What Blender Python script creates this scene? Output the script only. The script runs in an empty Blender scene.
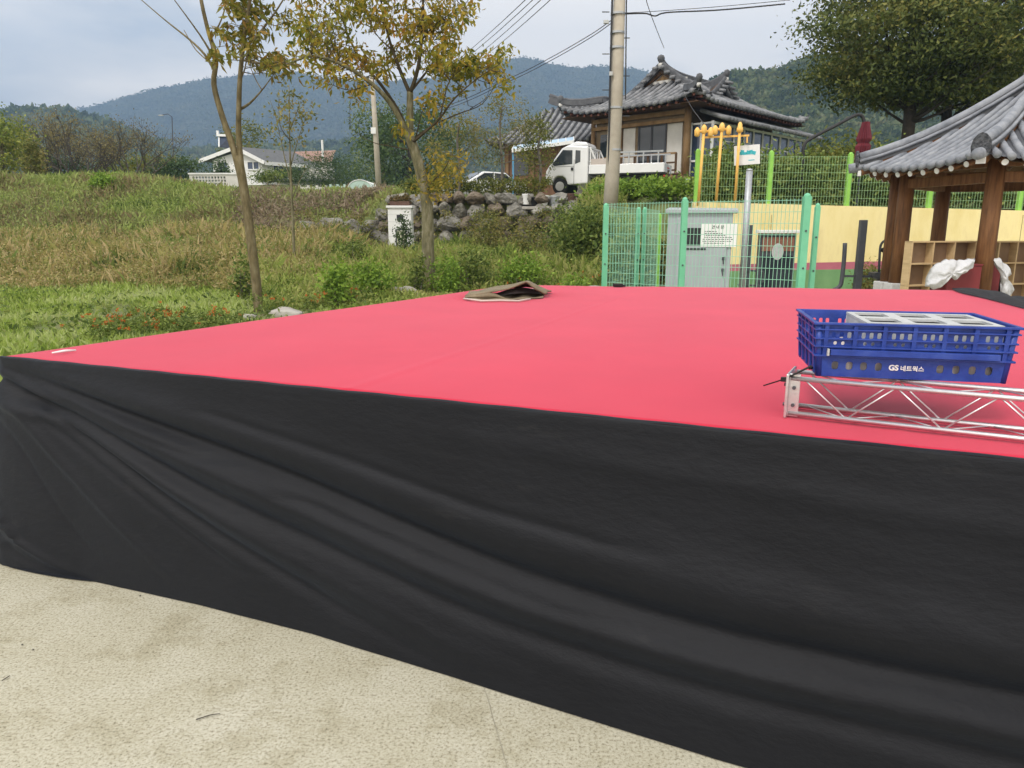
import bpy, math, random
import numpy as np
from mathutils import Vector, Matrix
R = math.radians
sc = bpy.context.scene
col = sc.collection
rng = np.random.default_rng(7)
random.seed(7)

# ------------------------------------------------------------------ camera frame
CAMH, FPX, PITCH = 1.6, 735.0, R(12.0)
CP, SP = math.cos(PITCH), math.sin(PITCH)
def at(px, py, Y):
    """world point seen at photo pixel (px,py) when it stands Y metres ahead"""
    yd = py - 384.0
    D = yd*CP + FPX*SP; Z = FPX*CP - yd*SP
    s = Y/Z
    return Vector(((px-512.0)*s, Y, CAMH - D*s))
def onz(px, py, z):
    yd = py - 384.0
    D = yd*CP + FPX*SP; Z = FPX*CP - yd*SP
    s = (CAMH - z)/D
    return Vector(((px-512.0)*s, Z*s, z))

# ------------------------------------------------------------------ materials
def _nt(name):
    m = bpy.data.materials.new(name); m.use_nodes = True
    nt = m.node_tree; b = nt.nodes['Principled BSDF']
    return m, nt, b
def ramp(nt, stops, interp='LINEAR'):
    r = nt.nodes.new('ShaderNodeValToRGB'); r.color_ramp.interpolation = interp
    el = r.color_ramp.elements
    while len(el) < len(stops): el.new(0.5)
    for e, (p, c) in zip(el, stops):
        e.position = p; e.color = (c[0], c[1], c[2], 1)
    return r
def M(name, c1, c2=None, scale=4.0, rough=.7, bump=0.0, bscale=None, metal=0.0, spec=.3, stretch=None, c3=None, detail=6, lo=.3, hi=.7, sheen=0, stint=(1,1,1), coat=0, bdist=.02):
    m, nt, b = _nt(name)
    b.inputs['Roughness'].default_value = rough
    b.inputs['Metallic'].default_value = metal
    b.inputs['Specular IOR Level'].default_value = spec
    if sheen:
        b.inputs['Sheen Weight'].default_value = sheen
        b.inputs['Sheen Roughness'].default_value = .45
        b.inputs['Sheen Tint'].default_value = (*stint, 1)
    if coat:
        b.inputs['Coat Weight'].default_value = coat; b.inputs['Coat Roughness'].default_value = .06
    if c2 is None: c2 = tuple(min(1, x*1.15) for x in c1)
    tc = nt.nodes.new('ShaderNodeTexCoord'); mp = nt.nodes.new('ShaderNodeMapping')
    nt.links.new(tc.outputs['Object'], mp.inputs['Vector'])
    if stretch: mp.inputs['Scale'].default_value = stretch
    n = nt.nodes.new('ShaderNodeTexNoise'); n.inputs['Scale'].default_value = scale; n.inputs['Detail'].default_value = detail; n.inputs['Roughness'].default_value = .62
    nt.links.new(mp.outputs['Vector'], n.inputs['Vector'])
    st = [(lo, c1), (hi, c2)] if c3 is None else [(lo, c1), ((lo+hi)/2, c2), (hi, c3)]
    r = ramp(nt, st); nt.links.new(n.outputs['Fac'], r.inputs['Fac'])
    nt.links.new(r.outputs['Color'], b.inputs['Base Color'])
    if bump:
        n2 = nt.nodes.new('ShaderNodeTexNoise'); n2.inputs['Scale'].default_value = bscale or scale*6; n2.inputs['Detail'].default_value = 5
        nt.links.new(mp.outputs['Vector'], n2.inputs['Vector'])
        bp = nt.nodes.new('ShaderNodeBump'); bp.inputs['Strength'].default_value = bump; bp.inputs['Distance'].default_value = bdist
        nt.links.new(n2.outputs['Fac'], bp.inputs['Height']); nt.links.new(bp.outputs['Normal'], b.inputs['Normal'])
    return m
def foliage(name, cols, trans=.3, patch=.35, pscale=.5, rough=.6, gain=1.4):
    m, nt, b = _nt(name)
    b.inputs['Roughness'].default_value = rough; b.inputs['Specular IOR Level'].default_value = .25
    g = nt.nodes.new('ShaderNodeNewGeometry'); tc = nt.nodes.new('ShaderNodeTexCoord')
    n = nt.nodes.new('ShaderNodeTexNoise'); n.inputs['Scale'].default_value = pscale; n.inputs['Detail'].default_value = 3
    nt.links.new(tc.outputs['Object'], n.inputs['Vector'])
    sh = nt.nodes.new('ShaderNodeMapRange'); sh.inputs['From Min'].default_value = .32; sh.inputs['From Max'].default_value = .68
    nt.links.new(n.outputs['Fac'], sh.inputs['Value'])
    mx = nt.nodes.new('ShaderNodeMix'); mx.data_type = 'FLOAT'; mx.inputs[0].default_value = patch
    nt.links.new(g.outputs['Random Per Island'], mx.inputs[2]); nt.links.new(sh.outputs['Result'], mx.inputs[3])
    k = len(cols); r = ramp(nt, [(i/(k-1)*.84+.08, tuple(x*gain for x in c)) for i, c in enumerate(cols)])
    nt.links.new(mx.outputs[0], r.inputs['Fac'])
    nt.links.new(r.outputs['Color'], b.inputs['Base Color'])
    t = nt.nodes.new('ShaderNodeBsdfTranslucent'); nt.links.new(r.outputs['Color'], t.inputs['Color'])
    ms = nt.nodes.new('ShaderNodeMixShader'); ms.inputs[0].default_value = trans
    nt.links.new(b.outputs[0], ms.inputs[1]); nt.links.new(t.outputs[0], ms.inputs[2])
    nt.links.new(ms.outputs[0], nt.nodes['Material Output'].inputs['Surface'])
    return m

# ------------------------------------------------------------------ mesh builder
class MB:
    def __init__(s): s.v = []; s.f = []; s.cut = []
    def add(s, vs, fs):
        o = len(s.v); s.cut.append((o, len(s.f))); s.v += [tuple(p) for p in vs]; s.f += [tuple(i+o for i in f) for f in fs]; return s
    def hexa(s, p):   # 4 bottom ccw, 4 top ccw
        return s.add(p, [(3,2,1,0),(4,5,6,7),(0,1,5,4),(1,2,6,5),(2,3,7,6),(3,0,4,7)])
    def box(s, c, d, m=None):
        x, y, z = d[0]/2, d[1]/2, d[2]/2
        p = [Vector(q) for q in ((-x,-y,-z),(x,-y,-z),(x,y,-z),(-x,y,-z),(-x,-y,z),(x,-y,z),(x,y,z),(-x,y,z))]
        if m is not None: p = [m @ q for q in p]
        c = Vector(c); return s.hexa([c+q for q in p])
    def bar(s, a, b, w, h=None, up=(0,0,1)):
        a, b = Vector(a), Vector(b); h = h or w; d = (b-a).normalized(); u = Vector(up)
        if abs(d.dot(u)) > .97: u = Vector((0,1,0))
        x = d.cross(u).normalized(); y = x.cross(d).normalized(); x *= w/2; y *= h/2
        return s.hexa([a-x-y, a+x-y, a+x+y, a-x+y, b-x-y, b+x-y, b+x+y, b-x+y])
    def tube(s, pts, r, n=8, cap=True):
        pts = [Vector(p) for p in pts]; k = len(pts)
        rs = r if hasattr(r, '__len__') else [r]*k
        rings = []; x = None
        for i in range(k):
            d = (pts[min(i+1,k-1)] - pts[max(i-1,0)]).normalized()
            if x is None:
                x = d.orthogonal().normalized()
            else:
                x = (x - d*x.dot(d)); x = x.normalized() if x.length > 1e-6 else d.orthogonal().normalized()
            y = d.cross(x)
            rings += [pts[i] + (x*math.cos(2*math.pi*j/n) + y*math.sin(2*math.pi*j/n))*rs[i] for j in range(n)]
        fs = [(i*n+j, i*n+(j+1)%n, (i+1)*n+(j+1)%n, (i+1)*n+j) for i in range(k-1) for j in range(n)]
        if cap: fs += [tuple(range(n-1,-1,-1)), tuple((k-1)*n+j for j in range(n))]
        return s.add(rings, fs)
    def lathe(s, prof, c=(0,0,0), n=16):
        c = Vector(c); k = len(prof)
        vs = [c + Vector((r*math.cos(2*math.pi*j/n), r*math.sin(2*math.pi*j/n), z)) for r, z in prof for j in range(n)]
        fs = [(i*n+j, i*n+(j+1)%n, (i+1)*n+(j+1)%n, (i+1)*n+j) for i in range(k-1) for j in range(n)]
        fs += [tuple(range(n-1,-1,-1)), tuple((k-1)*n+j for j in range(n))]
        return s.add(vs, fs)
    def prism(s, poly, off, vec):   # poly: 3d pts, extruded by vec
        off = Vector(off); vec = Vector(vec); k = len(poly)
        a = [off+Vector(p) for p in poly]; b = [p+vec for p in a]
        return s.add(a+b, [tuple(range(k-1,-1,-1)), tuple(range(k,2*k))] + [(i,(i+1)%k,k+(i+1)%k,k+i) for i in range(k)])
    def grid(s, nu, nv, fn):
        vs = [fn(i/nu, j/nv) for j in range(nv+1) for i in range(nu+1)]
        w = nu+1
        return s.add(vs, [(j*w+i, j*w+i+1, (j+1)*w+i+1, (j+1)*w+i) for j in range(nv) for i in range(nu)])
    def xf(s, m):
        s.v = [tuple(m @ Vector(p)) for p in s.v]; return s

def wloc(o):
    p = Vector((0,0,0))
    while o is not None:
        p += o.location; o = o.parent
    return p
def link(name, me, mat, parent=None, smooth=False, bevel=0.0, org=None):
    o = bpy.data.objects.new(name, me); col.objects.link(o)
    if mat is not None: me.materials.append(mat)
    if parent is not None: o.parent = parent
    if org is not None: o.location = org
    if smooth:
        me.polygons.foreach_set('use_smooth', np.ones(len(me.polygons), dtype=bool))
    if bevel:
        b = o.modifiers.new('bevel', 'BEVEL'); b.width = bevel; b.segments = 2; b.limit_method = 'ANGLE'
    return o
def build(mb, name, mat, parent=None, smooth=False, bevel=0.0, org=None, local=False, split=False):
    """mb in world coordinates (unless local); origin goes to the parent's place or org"""
    if split and len(mb.cut) > 1:
        ends = mb.cut[1:] + [(len(mb.v), len(mb.f))]; out = []
        for (v0, f0), (v1, f1) in zip(mb.cut, ends):
            m1 = MB(); m1.v = mb.v[v0:v1]; m1.f = [tuple(i-v0 for i in f) for f in mb.f[f0:f1]]
            out.append(build(m1, name, mat, parent, smooth, bevel, org, local))
        return out
    base = Vector((0,0,0))
    if not local:
        base = wloc(parent) if parent is not None else Vector(org or (0,0,0))
    me = bpy.data.meshes.new(name)
    me.from_pydata([(p[0]-base[0], p[1]-base[1], p[2]-base[2]) for p in mb.v], [], mb.f); me.update()
    return link(name, me, mat, parent, smooth, bevel, org if parent is None else None)
def quads(Q, name, mat, parent=None, org=None):
    """Q: (N,4,3) world array -> one mesh of separate leaf faces"""
    base = np.array(wloc(parent) if parent is not None else (org or (0,0,0)))
    n = len(Q); me = bpy.data.meshes.new(name)
    me.vertices.add(n*4); me.vertices.foreach_set('co', (Q-base).astype(np.float32).ravel())
    me.loops.add(n*4); me.loops.foreach_set('vertex_index', np.arange(n*4, dtype=np.int32))
    me.polygons.add(n); me.polygons.foreach_set('loop_start', np.arange(0, n*4, 4, dtype=np.int32))
    me.polygons.foreach_set('loop_total', np.full(n, 4, dtype=np.int32)); me.update(calc_edges=True)
    return link(name, me, mat, parent, org=org if parent is None else None)
def thing(name, label, cat, loc=(0,0,0), group=None, rz=0.0):
    o = bpy.data.objects.new(name, None); col.objects.link(o); o.empty_display_size = .2
    o.location = loc; o.rotation_euler = (0,0,rz); return tag(o, label, cat, group)
def tag(o, label, cat, group=None, kind=None):
    if label: o['label'] = label
    if cat: o['category'] = cat
    if group: o['group'] = group
    if kind: o['kind'] = kind
    return o
def structure(o): o['kind'] = 'structure'; return o
def copy_tree(o, parent=None):
    c = o.copy(); col.objects.link(c)
    if parent is not None: c.parent = parent
    for ch in list(o.children): copy_tree(ch, c)
    return c

# ------------------------------------------------------------------ leaf / noise tools
def unit(n):
    d = rng.normal(size=(n,3)); return d/np.linalg.norm(d, axis=1, keepdims=True)
def leaves(P, L, W, up=0.0, drop=0.0):
    n = len(P); d = unit(n); d[:,2] = d[:,2]*(1-abs(up)) + up - drop
    d /= np.linalg.norm(d, axis=1, keepdims=True)
    s = np.cross(d, unit(n)); s /= np.linalg.norm(s, axis=1, keepdims=True)
    nn = np.cross(d, s)
    L = (L*rng.uniform(.65, 1.3, n))[:,None]; W = (W*rng.uniform(.65, 1.3, n))[:,None]
    return np.stack([P, P+d*L*.45+s*W*.5+nn*L*.06, P+d*L-nn*L*.05, P+d*L*.45-s*W*.5+nn*L*.06], axis=1)
def blades(P, L, W, lean=.35):
    n = len(P); d = np.zeros((n,3)); a = rng.uniform(0, 2*math.pi, n); l = rng.normal(0, lean, n)
    d[:,0] = np.cos(a)*l; d[:,1] = np.sin(a)*l; d[:,2] = 1; d /= np.linalg.norm(d, axis=1, keepdims=True)
    b = rng.uniform(0, 2*math.pi, n); s = np.stack([np.cos(b), np.sin(b), 0*b], 1)
    L = (L*rng.uniform(.5, 1.35, n))[:,None]; W = np.broadcast_to(np.asarray(W, dtype=float), (n,))[:,None]
    bend = np.stack([np.cos(a), np.sin(a), -.4+0*a], 1)*L*rng.uniform(0,.3,n)[:,None]
    return np.stack([P-s*W*.5, P+s*W*.5, P+d*L*.6+s*W*.4, P+d*L+bend], axis=1)
_T = rng.random((256,256))
def vnoise(x, y):
    xi = np.floor(x).astype(int); yi = np.floor(y).astype(int); fx = x-xi; fy = y-yi
    fx = fx*fx*(3-2*fx); fy = fy*fy*(3-2*fy)
    g = lambda a, b: _T[a & 255, b & 255]
    return (g(xi,yi)*(1-fx)+g(xi+1,yi)*fx)*(1-fy) + (g(xi,yi+1)*(1-fx)+g(xi+1,yi+1)*fx)*fy
def fbm(x, y, o=4):
    t = 0; a = .5
    for i in range(o):
        t = t + a*vnoise(x*2**i+i*17.3, y*2**i+i*9.1); a *= .5
    return t
def ss(a, b, t):
    t = np.clip((np.asarray(t, dtype=float)-a)/(b-a), 0, 1); return t*t*(3-2*t)

# ------------------------------------------------------------------ palette
m_concrete = None
def make_concrete():
    m, nt, b = _nt('plaza_concrete'); L = nt.links
    b.inputs['Roughness'].default_value = .9; b.inputs['Specular IOR Level'].default_value = .2
    tc = nt.nodes.new('ShaderNodeTexCoord')
    def noise(scale, det=6, ro=.6):
        n = nt.nodes.new('ShaderNodeTexNoise'); n.inputs['Scale'].default_value = scale; n.inputs['Detail'].default_value = det; n.inputs['Roughness'].default_value = ro
        L.new(tc.outputs['Object'], n.inputs['Vector']); return n
    a = noise(1.7, 9, .72); ra = ramp(nt, [(.34, (.435,.412,.315)), (.5, (.475,.455,.36)), (.66, (.52,.503,.415))]); L.new(a.outputs['Fac'], ra.inputs['Fac'])
    g = noise(95, 3, .72); rg = ramp(nt, [(.34, (.42,.39,.33)), (.45, (.86,.845,.81)), (.58, (1.03,1.03,1.02)), (.70, (1.14,1.13,1.11))]); L.new(g.outputs['Fac'], rg.inputs['Fac'])
    mu = nt.nodes.new('ShaderNodeMix'); mu.data_type = 'RGBA'; mu.blend_type = 'MULTIPLY'; mu.inputs[0].default_value = .9
    L.new(ra.outputs['Color'], mu.inputs[6]); L.new(rg.outputs['Color'], mu.inputs[7])
    sp = noise(62, 4, .85); rs = ramp(nt, [(.345, (.38,.34,.28)), (.41, (1,1,1))]); L.new(sp.outputs['Fac'], rs.inputs['Fac'])
    m2 = nt.nodes.new('ShaderNodeMix'); m2.data_type = 'RGBA'; m2.blend_type = 'MULTIPLY'; m2.inputs[0].default_value = .7
    L.new(mu.outputs[2], m2.inputs[6]); L.new(rs.outputs['Color'], m2.inputs[7])
    st = noise(3.1, 8, .8); rst = ramp(nt, [(.50, (1,1,1)), (.60, (.80,.78,.72)), (.70, (.72,.70,.64))]); L.new(st.outputs['Fac'], rst.inputs['Fac'])
    m3 = nt.nodes.new('ShaderNodeMix'); m3.data_type = 'RGBA'; m3.blend_type = 'MULTIPLY'; m3.inputs[0].default_value = .8
    L.new(m2.outputs[2], m3.inputs[6]); L.new(rst.outputs['Color'], m3.inputs[7])
    L.new(m3.outputs[2], b.inputs['Base Color'])
    bp = nt.nodes.new('ShaderNodeBump'); bp.inputs['Strength'].default_value = .35; bp.inputs['Distance'].default_value = .004
    L.new(g.outputs['Fac'], bp.inputs['Height']); L.new(bp.outputs['Normal'], b.inputs['Normal'])
    return m
m_concrete = make_concrete()
m_terrain = M('weedy_soil', (.075,.09,.03), (.13,.16,.05), scale=.9, c3=(.19,.16,.085), rough=.95, bump=.6, bscale=6, lo=.3, hi=.7, bdist=.1)
m_carpet = M('red_felt', (.47,.013,.038), (.54,.018,.047), scale=1.4, rough=.9, bump=.25, bscale=420, spec=.1, sheen=.42, stint=(1,.54,.66), bdist=.002)
def make_skirt():
    m, nt, b = _nt('black_fabric'); L = nt.links
    b.inputs['Roughness'].default_value = .62; b.inputs['Specular IOR Level'].default_value = .24
    b.inputs['Sheen Weight'].default_value = .06; b.inputs['Sheen Roughness'].default_value = .5; b.inputs['Sheen Tint'].default_value = (.6,.75,1,1)
    tc = nt.nodes.new('ShaderNodeTexCoord')
    def noise(scale, det, st=None, ro=.6):
        mp = nt.nodes.new('ShaderNodeMapping'); L.new(tc.outputs['Object'], mp.inputs['Vector'])
        if st: mp.inputs['Scale'].default_value = st
        n = nt.nodes.new('ShaderNodeTexNoise'); n.inputs['Scale'].default_value = scale; n.inputs['Detail'].default_value = det; n.inputs['Roughness'].default_value = ro
        L.new(mp.outputs[0], n.inputs['Vector']); return n
    a = noise(2.2, 6); ra = ramp(nt, [(.3, (.0028,.0033,.0054)), (.7, (.0047,.0054,.0080))]); L.new(a.outputs['Fac'], ra.inputs['Fac'])
    d = noise(3.0, 8, (1,1,3.5), .75); rd = ramp(nt, [(.60, (0,0,0)), (.78, (.30,.30,.30))]); L.new(d.outputs['Fac'], rd.inputs['Fac'])
    mx = nt.nodes.new('ShaderNodeMix'); mx.data_type = 'RGBA'; L.new(rd.outputs['Color'], mx.inputs[0]); L.new(ra.outputs['Color'], mx.inputs[6]); mx.inputs[7].default_value = (.05,.048,.045,1)
    L.new(mx.outputs[2], b.inputs['Base Color'])
    w1 = noise(240, 2, (1,1,.25)); w2 = noise(240, 2, (.25,.25,1)); w3 = noise(16, 5, (1,1,2.2))
    ad = nt.nodes.new('ShaderNodeMath'); ad.operation = 'ADD'; L.new(w1.outputs['Fac'], ad.inputs[0]); L.new(w2.outputs['Fac'], ad.inputs[1])
    b1 = nt.nodes.new('ShaderNodeBump'); b1.inputs['Strength'].default_value = .25; b1.inputs['Distance'].default_value = .0015; L.new(ad.outputs[0], b1.inputs['Height'])
    b2 = nt.nodes.new('ShaderNodeBump'); b2.inputs['Strength'].default_value = .22; b2.inputs['Distance'].default_value = .02; L.new(w3.outputs['Fac'], b2.inputs['Height']); L.new(b1.outputs['Normal'], b2.inputs['Normal'])
    L.new(b2.outputs['Normal'], b.inputs['Normal']); return m
m_skirt = make_skirt()
m_black_cloth = M('dark_cloth', (.012,.012,.015), (.02,.02,.024), rough=.7, bump=.3, bscale=30)
m_alu = M('aluminium', (.62,.62,.63), (.72,.72,.73), scale=20, rough=.38, metal=.85, bump=.05, bscale=120)
m_blue = M('blue_plastic', (.010,.032,.20), (.016,.048,.29), scale=14, c3=(.035,.075,.33), rough=.42, spec=.45, bump=.08, bscale=60)
m_greypl = M('grey_plastic', (.42,.44,.44), (.52,.53,.53), scale=12, rough=.55, bump=.05)
m_white = M('white_paint', (.72,.73,.72), (.80,.80,.79), scale=3, rough=.6)
m_ink = M('black_ink', (.02,.02,.02), rough=.7)
m_blackpl = M('black_plastic', (.012,.012,.012), rough=.5)
m_tarp = M('olive_tarp', (.15,.12,.075), (.23,.19,.125), scale=10, rough=.8, bump=.4, bscale=24)
m_tarp_in = M('grey_lining', (.28,.27,.27), (.40,.38,.38), scale=14, rough=.8, bump=.3)
m_tarp_pale = M('pale_tarp_edge', (.5,.44,.40), rough=.8)
m_mint = M('mint_green_paint', (.14,.46,.27), (.18,.52,.32), scale=6, rough=.45, spec=.4)
m_mint_wire = M('mint_wire', (.24,.52,.36), (.32,.58,.44), rough=.5)
m_lime = M('lime_green_paint', (.24,.54,.08), (.30,.60,.11), scale=6, rough=.45, spec=.4)
m_lime_wire = M('pale_green_wire', (.30,.52,.24), (.40,.60,.32), rough=.5)
m_cab = M('grey_cabinet_paint', (.31,.345,.37), (.37,.405,.43), scale=2.2, c3=(.32,.345,.36), rough=.5, bump=.04, stretch=(1,1,.3))
m_dkslot = M('dark_slot', (.03,.032,.035), rough=.7)
m_galv = M('galvanised_steel', (.36,.38,.40), (.46,.48,.50), scale=14, rough=.45, metal=.5)
m_ywall = M('cream_yellow_wall_paint', (.76,.64,.28), (.84,.73,.37), scale=1.6, rough=.85, bump=.25, bscale=30, c3=(.70,.585,.30), stretch=(1,1,.35), lo=.34, hi=.72)
m_pink = M('dusty_rose_wall_paint', (.42,.12,.17), (.50,.17,.22), scale=2, rough=.85, bump=.2, bscale=30)
m_gwall = M('green_wall_paint', (.13,.29,.12), (.20,.37,.17), scale=2, rough=.85, bump=.2, bscale=30)
m_yellow = M('yellow_pipe_paint', (.80,.46,.10), (.85,.53,.15), scale=5, rough=.45, spec=.4)
m_wood = M('brown_timber', (.085,.036,.014), (.17,.078,.03), scale=3, rough=.6, bump=.2, bscale=14, stretch=(6,6,.7), c3=(.24,.115,.045))
m_wood_dk = M('dark_timber', (.06,.032,.016), (.12,.065,.03), scale=3, rough=.7, bump=.2, stretch=(4,4,1))
m_wood_h = M('weathered_timber', (.20,.12,.055), (.32,.205,.10), scale=3, rough=.75, bump=.2, stretch=(1,1,.5))
m_tile = M('grey_roof_tile', (.15,.165,.19), (.24,.255,.285), scale=5, rough=.62, bump=.25, bscale=24, c3=(.32,.335,.36))
m_tile_far = M('weathered_roof_tile', (.10,.105,.11), (.20,.205,.215), scale=2.6, rough=.75, bump=.2, bscale=14, c3=(.32,.325,.33))
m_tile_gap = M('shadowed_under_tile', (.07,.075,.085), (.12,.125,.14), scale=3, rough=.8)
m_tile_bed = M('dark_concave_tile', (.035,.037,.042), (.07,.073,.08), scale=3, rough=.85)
m_endtile = M('patterned_end_tile', (.03,.032,.036), (.10,.105,.115), scale=22, rough=.8, bump=.8, bscale=30, lo=.4, hi=.6)
m_ridge_dk = M('ridge_tile', (.07,.073,.08), (.14,.145,.155), scale=4, rough=.75, bump=.3, bscale=20)
m_plaster = M('white_plaster', (.55,.54,.50), (.66,.65,.61), scale=2, rough=.85)
m_mortar = M('pale_mortar', (.50,.49,.46), (.68,.67,.64), scale=6, rough=.9, bump=.3)
m_granite = M('pale_granite', (.45,.45,.44), (.60,.60,.59), scale=30, rough=.8, bump=.2, bscale=60)
m_glass = M('dark_window_glass', (.02,.028,.035), (.035,.045,.055), scale=1, rough=.08, spec=.6)
m_glass_b = M('blue_window_glass', (.035,.055,.10), (.06,.085,.14), scale=.7, rough=.08, spec=.6)
m_vehicle = M('white_car_paint', (.76,.77,.78), (.80,.81,.82), scale=2, rough=.25, spec=.5, coat=.5)
m_rubber = M('tyre_rubber', (.018,.018,.018), (.03,.03,.03), rough=.85)
m_darktrim = M('dark_trim', (.025,.025,.028), rough=.5)
m_red = M('red_marking', (.42,.04,.03), rough=.6)
m_lightblue = M('light_blue_canopy', (.32,.50,.68), (.5,.64,.78), scale=3, rough=.45)
m_bluepost = M('blue_steel_post', (.10,.28,.46), rough=.5)
m_cpole = M('concrete_pole', (.36,.32,.255), (.46,.42,.345), scale=3, rough=.85, bump=.2, bscale=20)
m_cable = M('black_cable', (.03,.03,.032), rough=.6)
m_maroon = M('maroon_canvas', (.11,.018,.028), (.17,.03,.042), scale=4, rough=.8, bump=.3)
m_redbox = M('dark_red_box', (.14,.018,.022), (.19,.028,.03), scale=3, rough=.5)
m_cloth = M('white_cloth', (.50,.51,.53), (.62,.63,.65), scale=5, rough=.85, bump=.9, bscale=9, bdist=.05)
m_ply = M('pale_plywood', (.46,.33,.17), (.58,.43,.24), scale=4, rough=.7, stretch=(1,1,4))
m_board = M('brown_hardboard', (.19,.125,.075), (.26,.175,.11), scale=3, rough=.8)
m_rock = M('field_stone', (.08,.075,.062), (.20,.19,.16), scale=1.9, rough=.9, bump=1.0, bscale=6, c3=(.34,.33,.29), bdist=.12, lo=.32, hi=.68)
m_rock_pale = M('pale_stone', (.30,.28,.25), (.46,.44,.40), scale=3, rough=.9, bump=.6, bscale=9, bdist=.05)
m_grey_steel = M('charcoal_steel', (.055,.06,.07), (.085,.09,.10), scale=5, rough=.5)
m_bark = M('grey_green_bark', (.085,.08,.042), (.17,.155,.085), scale=6, rough=.9, bump=.6, bscale=18, stretch=(2,2,.6), c3=(.29,.26,.18))
m_bark2 = M('brown_bark', (.075,.062,.03), (.15,.12,.06), c3=(.23,.195,.115), scale=7, rough=.9, bump=.6, bscale=20, stretch=(2,2,.6))
m_bark_brn = M('dark_brown_bark', (.05,.038,.02), (.10,.08,.045), scale=6, rough=.9)
m_bark_dk = M('dark_bark', (.035,.03,.025), (.07,.06,.05), scale=5, rough=.9, bump=.5)
m_bark_grey = M('pale_grey_bark', (.13,.115,.095), (.20,.18,.155), scale=5, rough=.9)
m_twig = M('dark_twig_bark', (.055,.048,.04), (.11,.095,.08), scale=5, rough=.9)
m_terracotta = M('brown_pot', (.09,.05,.038), (.13,.075,.055), rough=.8)
m_teal = M('teal_print', (.05,.42,.48), rough=.6)
m_forest_far = M('far_forest', (.022,.036,.016), (.05,.066,.028), scale=.03, rough=.95, c3=(.10,.10,.045), detail=9, lo=.36, hi=.64)
m_forest = M('near_forest', (.012,.026,.009), (.045,.072,.022), scale=.14, rough=.95, c3=(.11,.12,.045), detail=9, lo=.38, hi=.62)
m_solar = M('solar_panel', (.02,.03,.055), rough=.2, spec=.5)
m_salmon = M('salmon_roof', (.28,.18,.145), (.35,.22,.175), rough=.8)
m_darkroof = M('dark_metal_roof', (.10,.105,.11), (.15,.155,.16), rough=.7)
m_poly = M('pale_green_sheet', (.38,.52,.46), (.5,.62,.56), scale=2, rough=.6)

f_tree1 = foliage('olive_autumn_leaves', [(.06,.075,.013),(.125,.13,.02),(.20,.17,.028),(.22,.12,.025)], patch=.3, pscale=1.2)
f_tree2 = foliage('golden_autumn_leaves', [(.075,.095,.012),(.15,.16,.018),(.24,.205,.024),(.31,.22,.028),(.33,.155,.03)], patch=.4, pscale=.8, trans=.35)
f_gold = foliage('yellow_autumn_leaves', [(.12,.13,.02),(.27,.21,.03),(.36,.23,.04)], patch=.3, trans=.35)
f_dark = foliage('dark_zelkova_leaves', [(.022,.036,.010),(.050,.070,.017),(.095,.112,.028),(.16,.145,.036)], patch=.45, pscale=.35, trans=.22)
f_olive = foliage('olive_shrub_leaves', [(.05,.07,.015),(.12,.135,.03),(.20,.18,.055),(.26,.20,.075)], patch=.4, pscale=.8)
f_green = foliage('green_leaves', [(.035,.06,.012),(.085,.125,.025),(.15,.19,.042),(.23,.25,.075)], patch=.35, pscale=.7)
f_bright = foliage('bright_green_leaves', [(.07,.13,.018),(.15,.24,.03),(.24,.33,.05)], patch=.35, pscale=.8)
f_mix = foliage('yellow_green_leaves', [(.05,.08,.015),(.13,.17,.03),(.24,.26,.05),(.30,.28,.07)], patch=.5, pscale=.5)
f_rust = foliage('rusty_leaves', [(.05,.05,.018),(.12,.09,.03),(.17,.10,.045)], patch=.3)
f_thin = foliage('brown_sparse_leaves', [(.085,.085,.04),(.17,.145,.06),(.23,.19,.075)], patch=.4)
f_deep = foliage('deep_green_leaves', [(.02,.04,.014),(.05,.085,.025),(.09,.13,.042)], patch=.4)
f_hedge = foliage('hedge_leaves', [(.04,.06,.012),(.11,.13,.025),(.22,.20,.045)], patch=.45, pscale=1.4)
f_grass = foliage('fresh_grass', [(.09,.14,.022),(.19,.265,.04),(.29,.36,.085),(.36,.41,.16),(.36,.38,.20)], patch=.5, pscale=.5, trans=.35)
f_straw = foliage('dry_weeds', [(.06,.09,.02),(.13,.165,.036),(.20,.195,.055),(.28,.22,.085),(.38,.30,.16),(.25,.24,.075),(.16,.20,.05),(.10,.15,.03)], patch=.5, pscale=.55, trans=.3)
f_bank = foliage('bank_weeds', [(.055,.085,.018),(.12,.175,.034),(.21,.265,.06),(.26,.30,.10),(.17,.20,.055),(.20,.165,.08),(.14,.105,.05),(.11,.155,.03)], patch=.6, pscale=.3, trans=.3)
f_meadow = foliage('meadow_weeds_leaves', [(.05,.085,.015),(.12,.17,.03),(.21,.26,.055),(.30,.32,.10),(.26,.24,.09),(.13,.18,.03)], patch=.5, pscale=.6, trans=.32)
f_orange = foliage('orange_petals', [(.40,.085,.02),(.50,.13,.025),(.52,.20,.04)], patch=.1, gain=1.0)
f_litter = foliage('dead_brush', [(.08,.06,.04),(.17,.125,.08),(.25,.19,.125),(.31,.25,.18),(.14,.16,.05)], patch=.3, gain=1.2)

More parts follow.
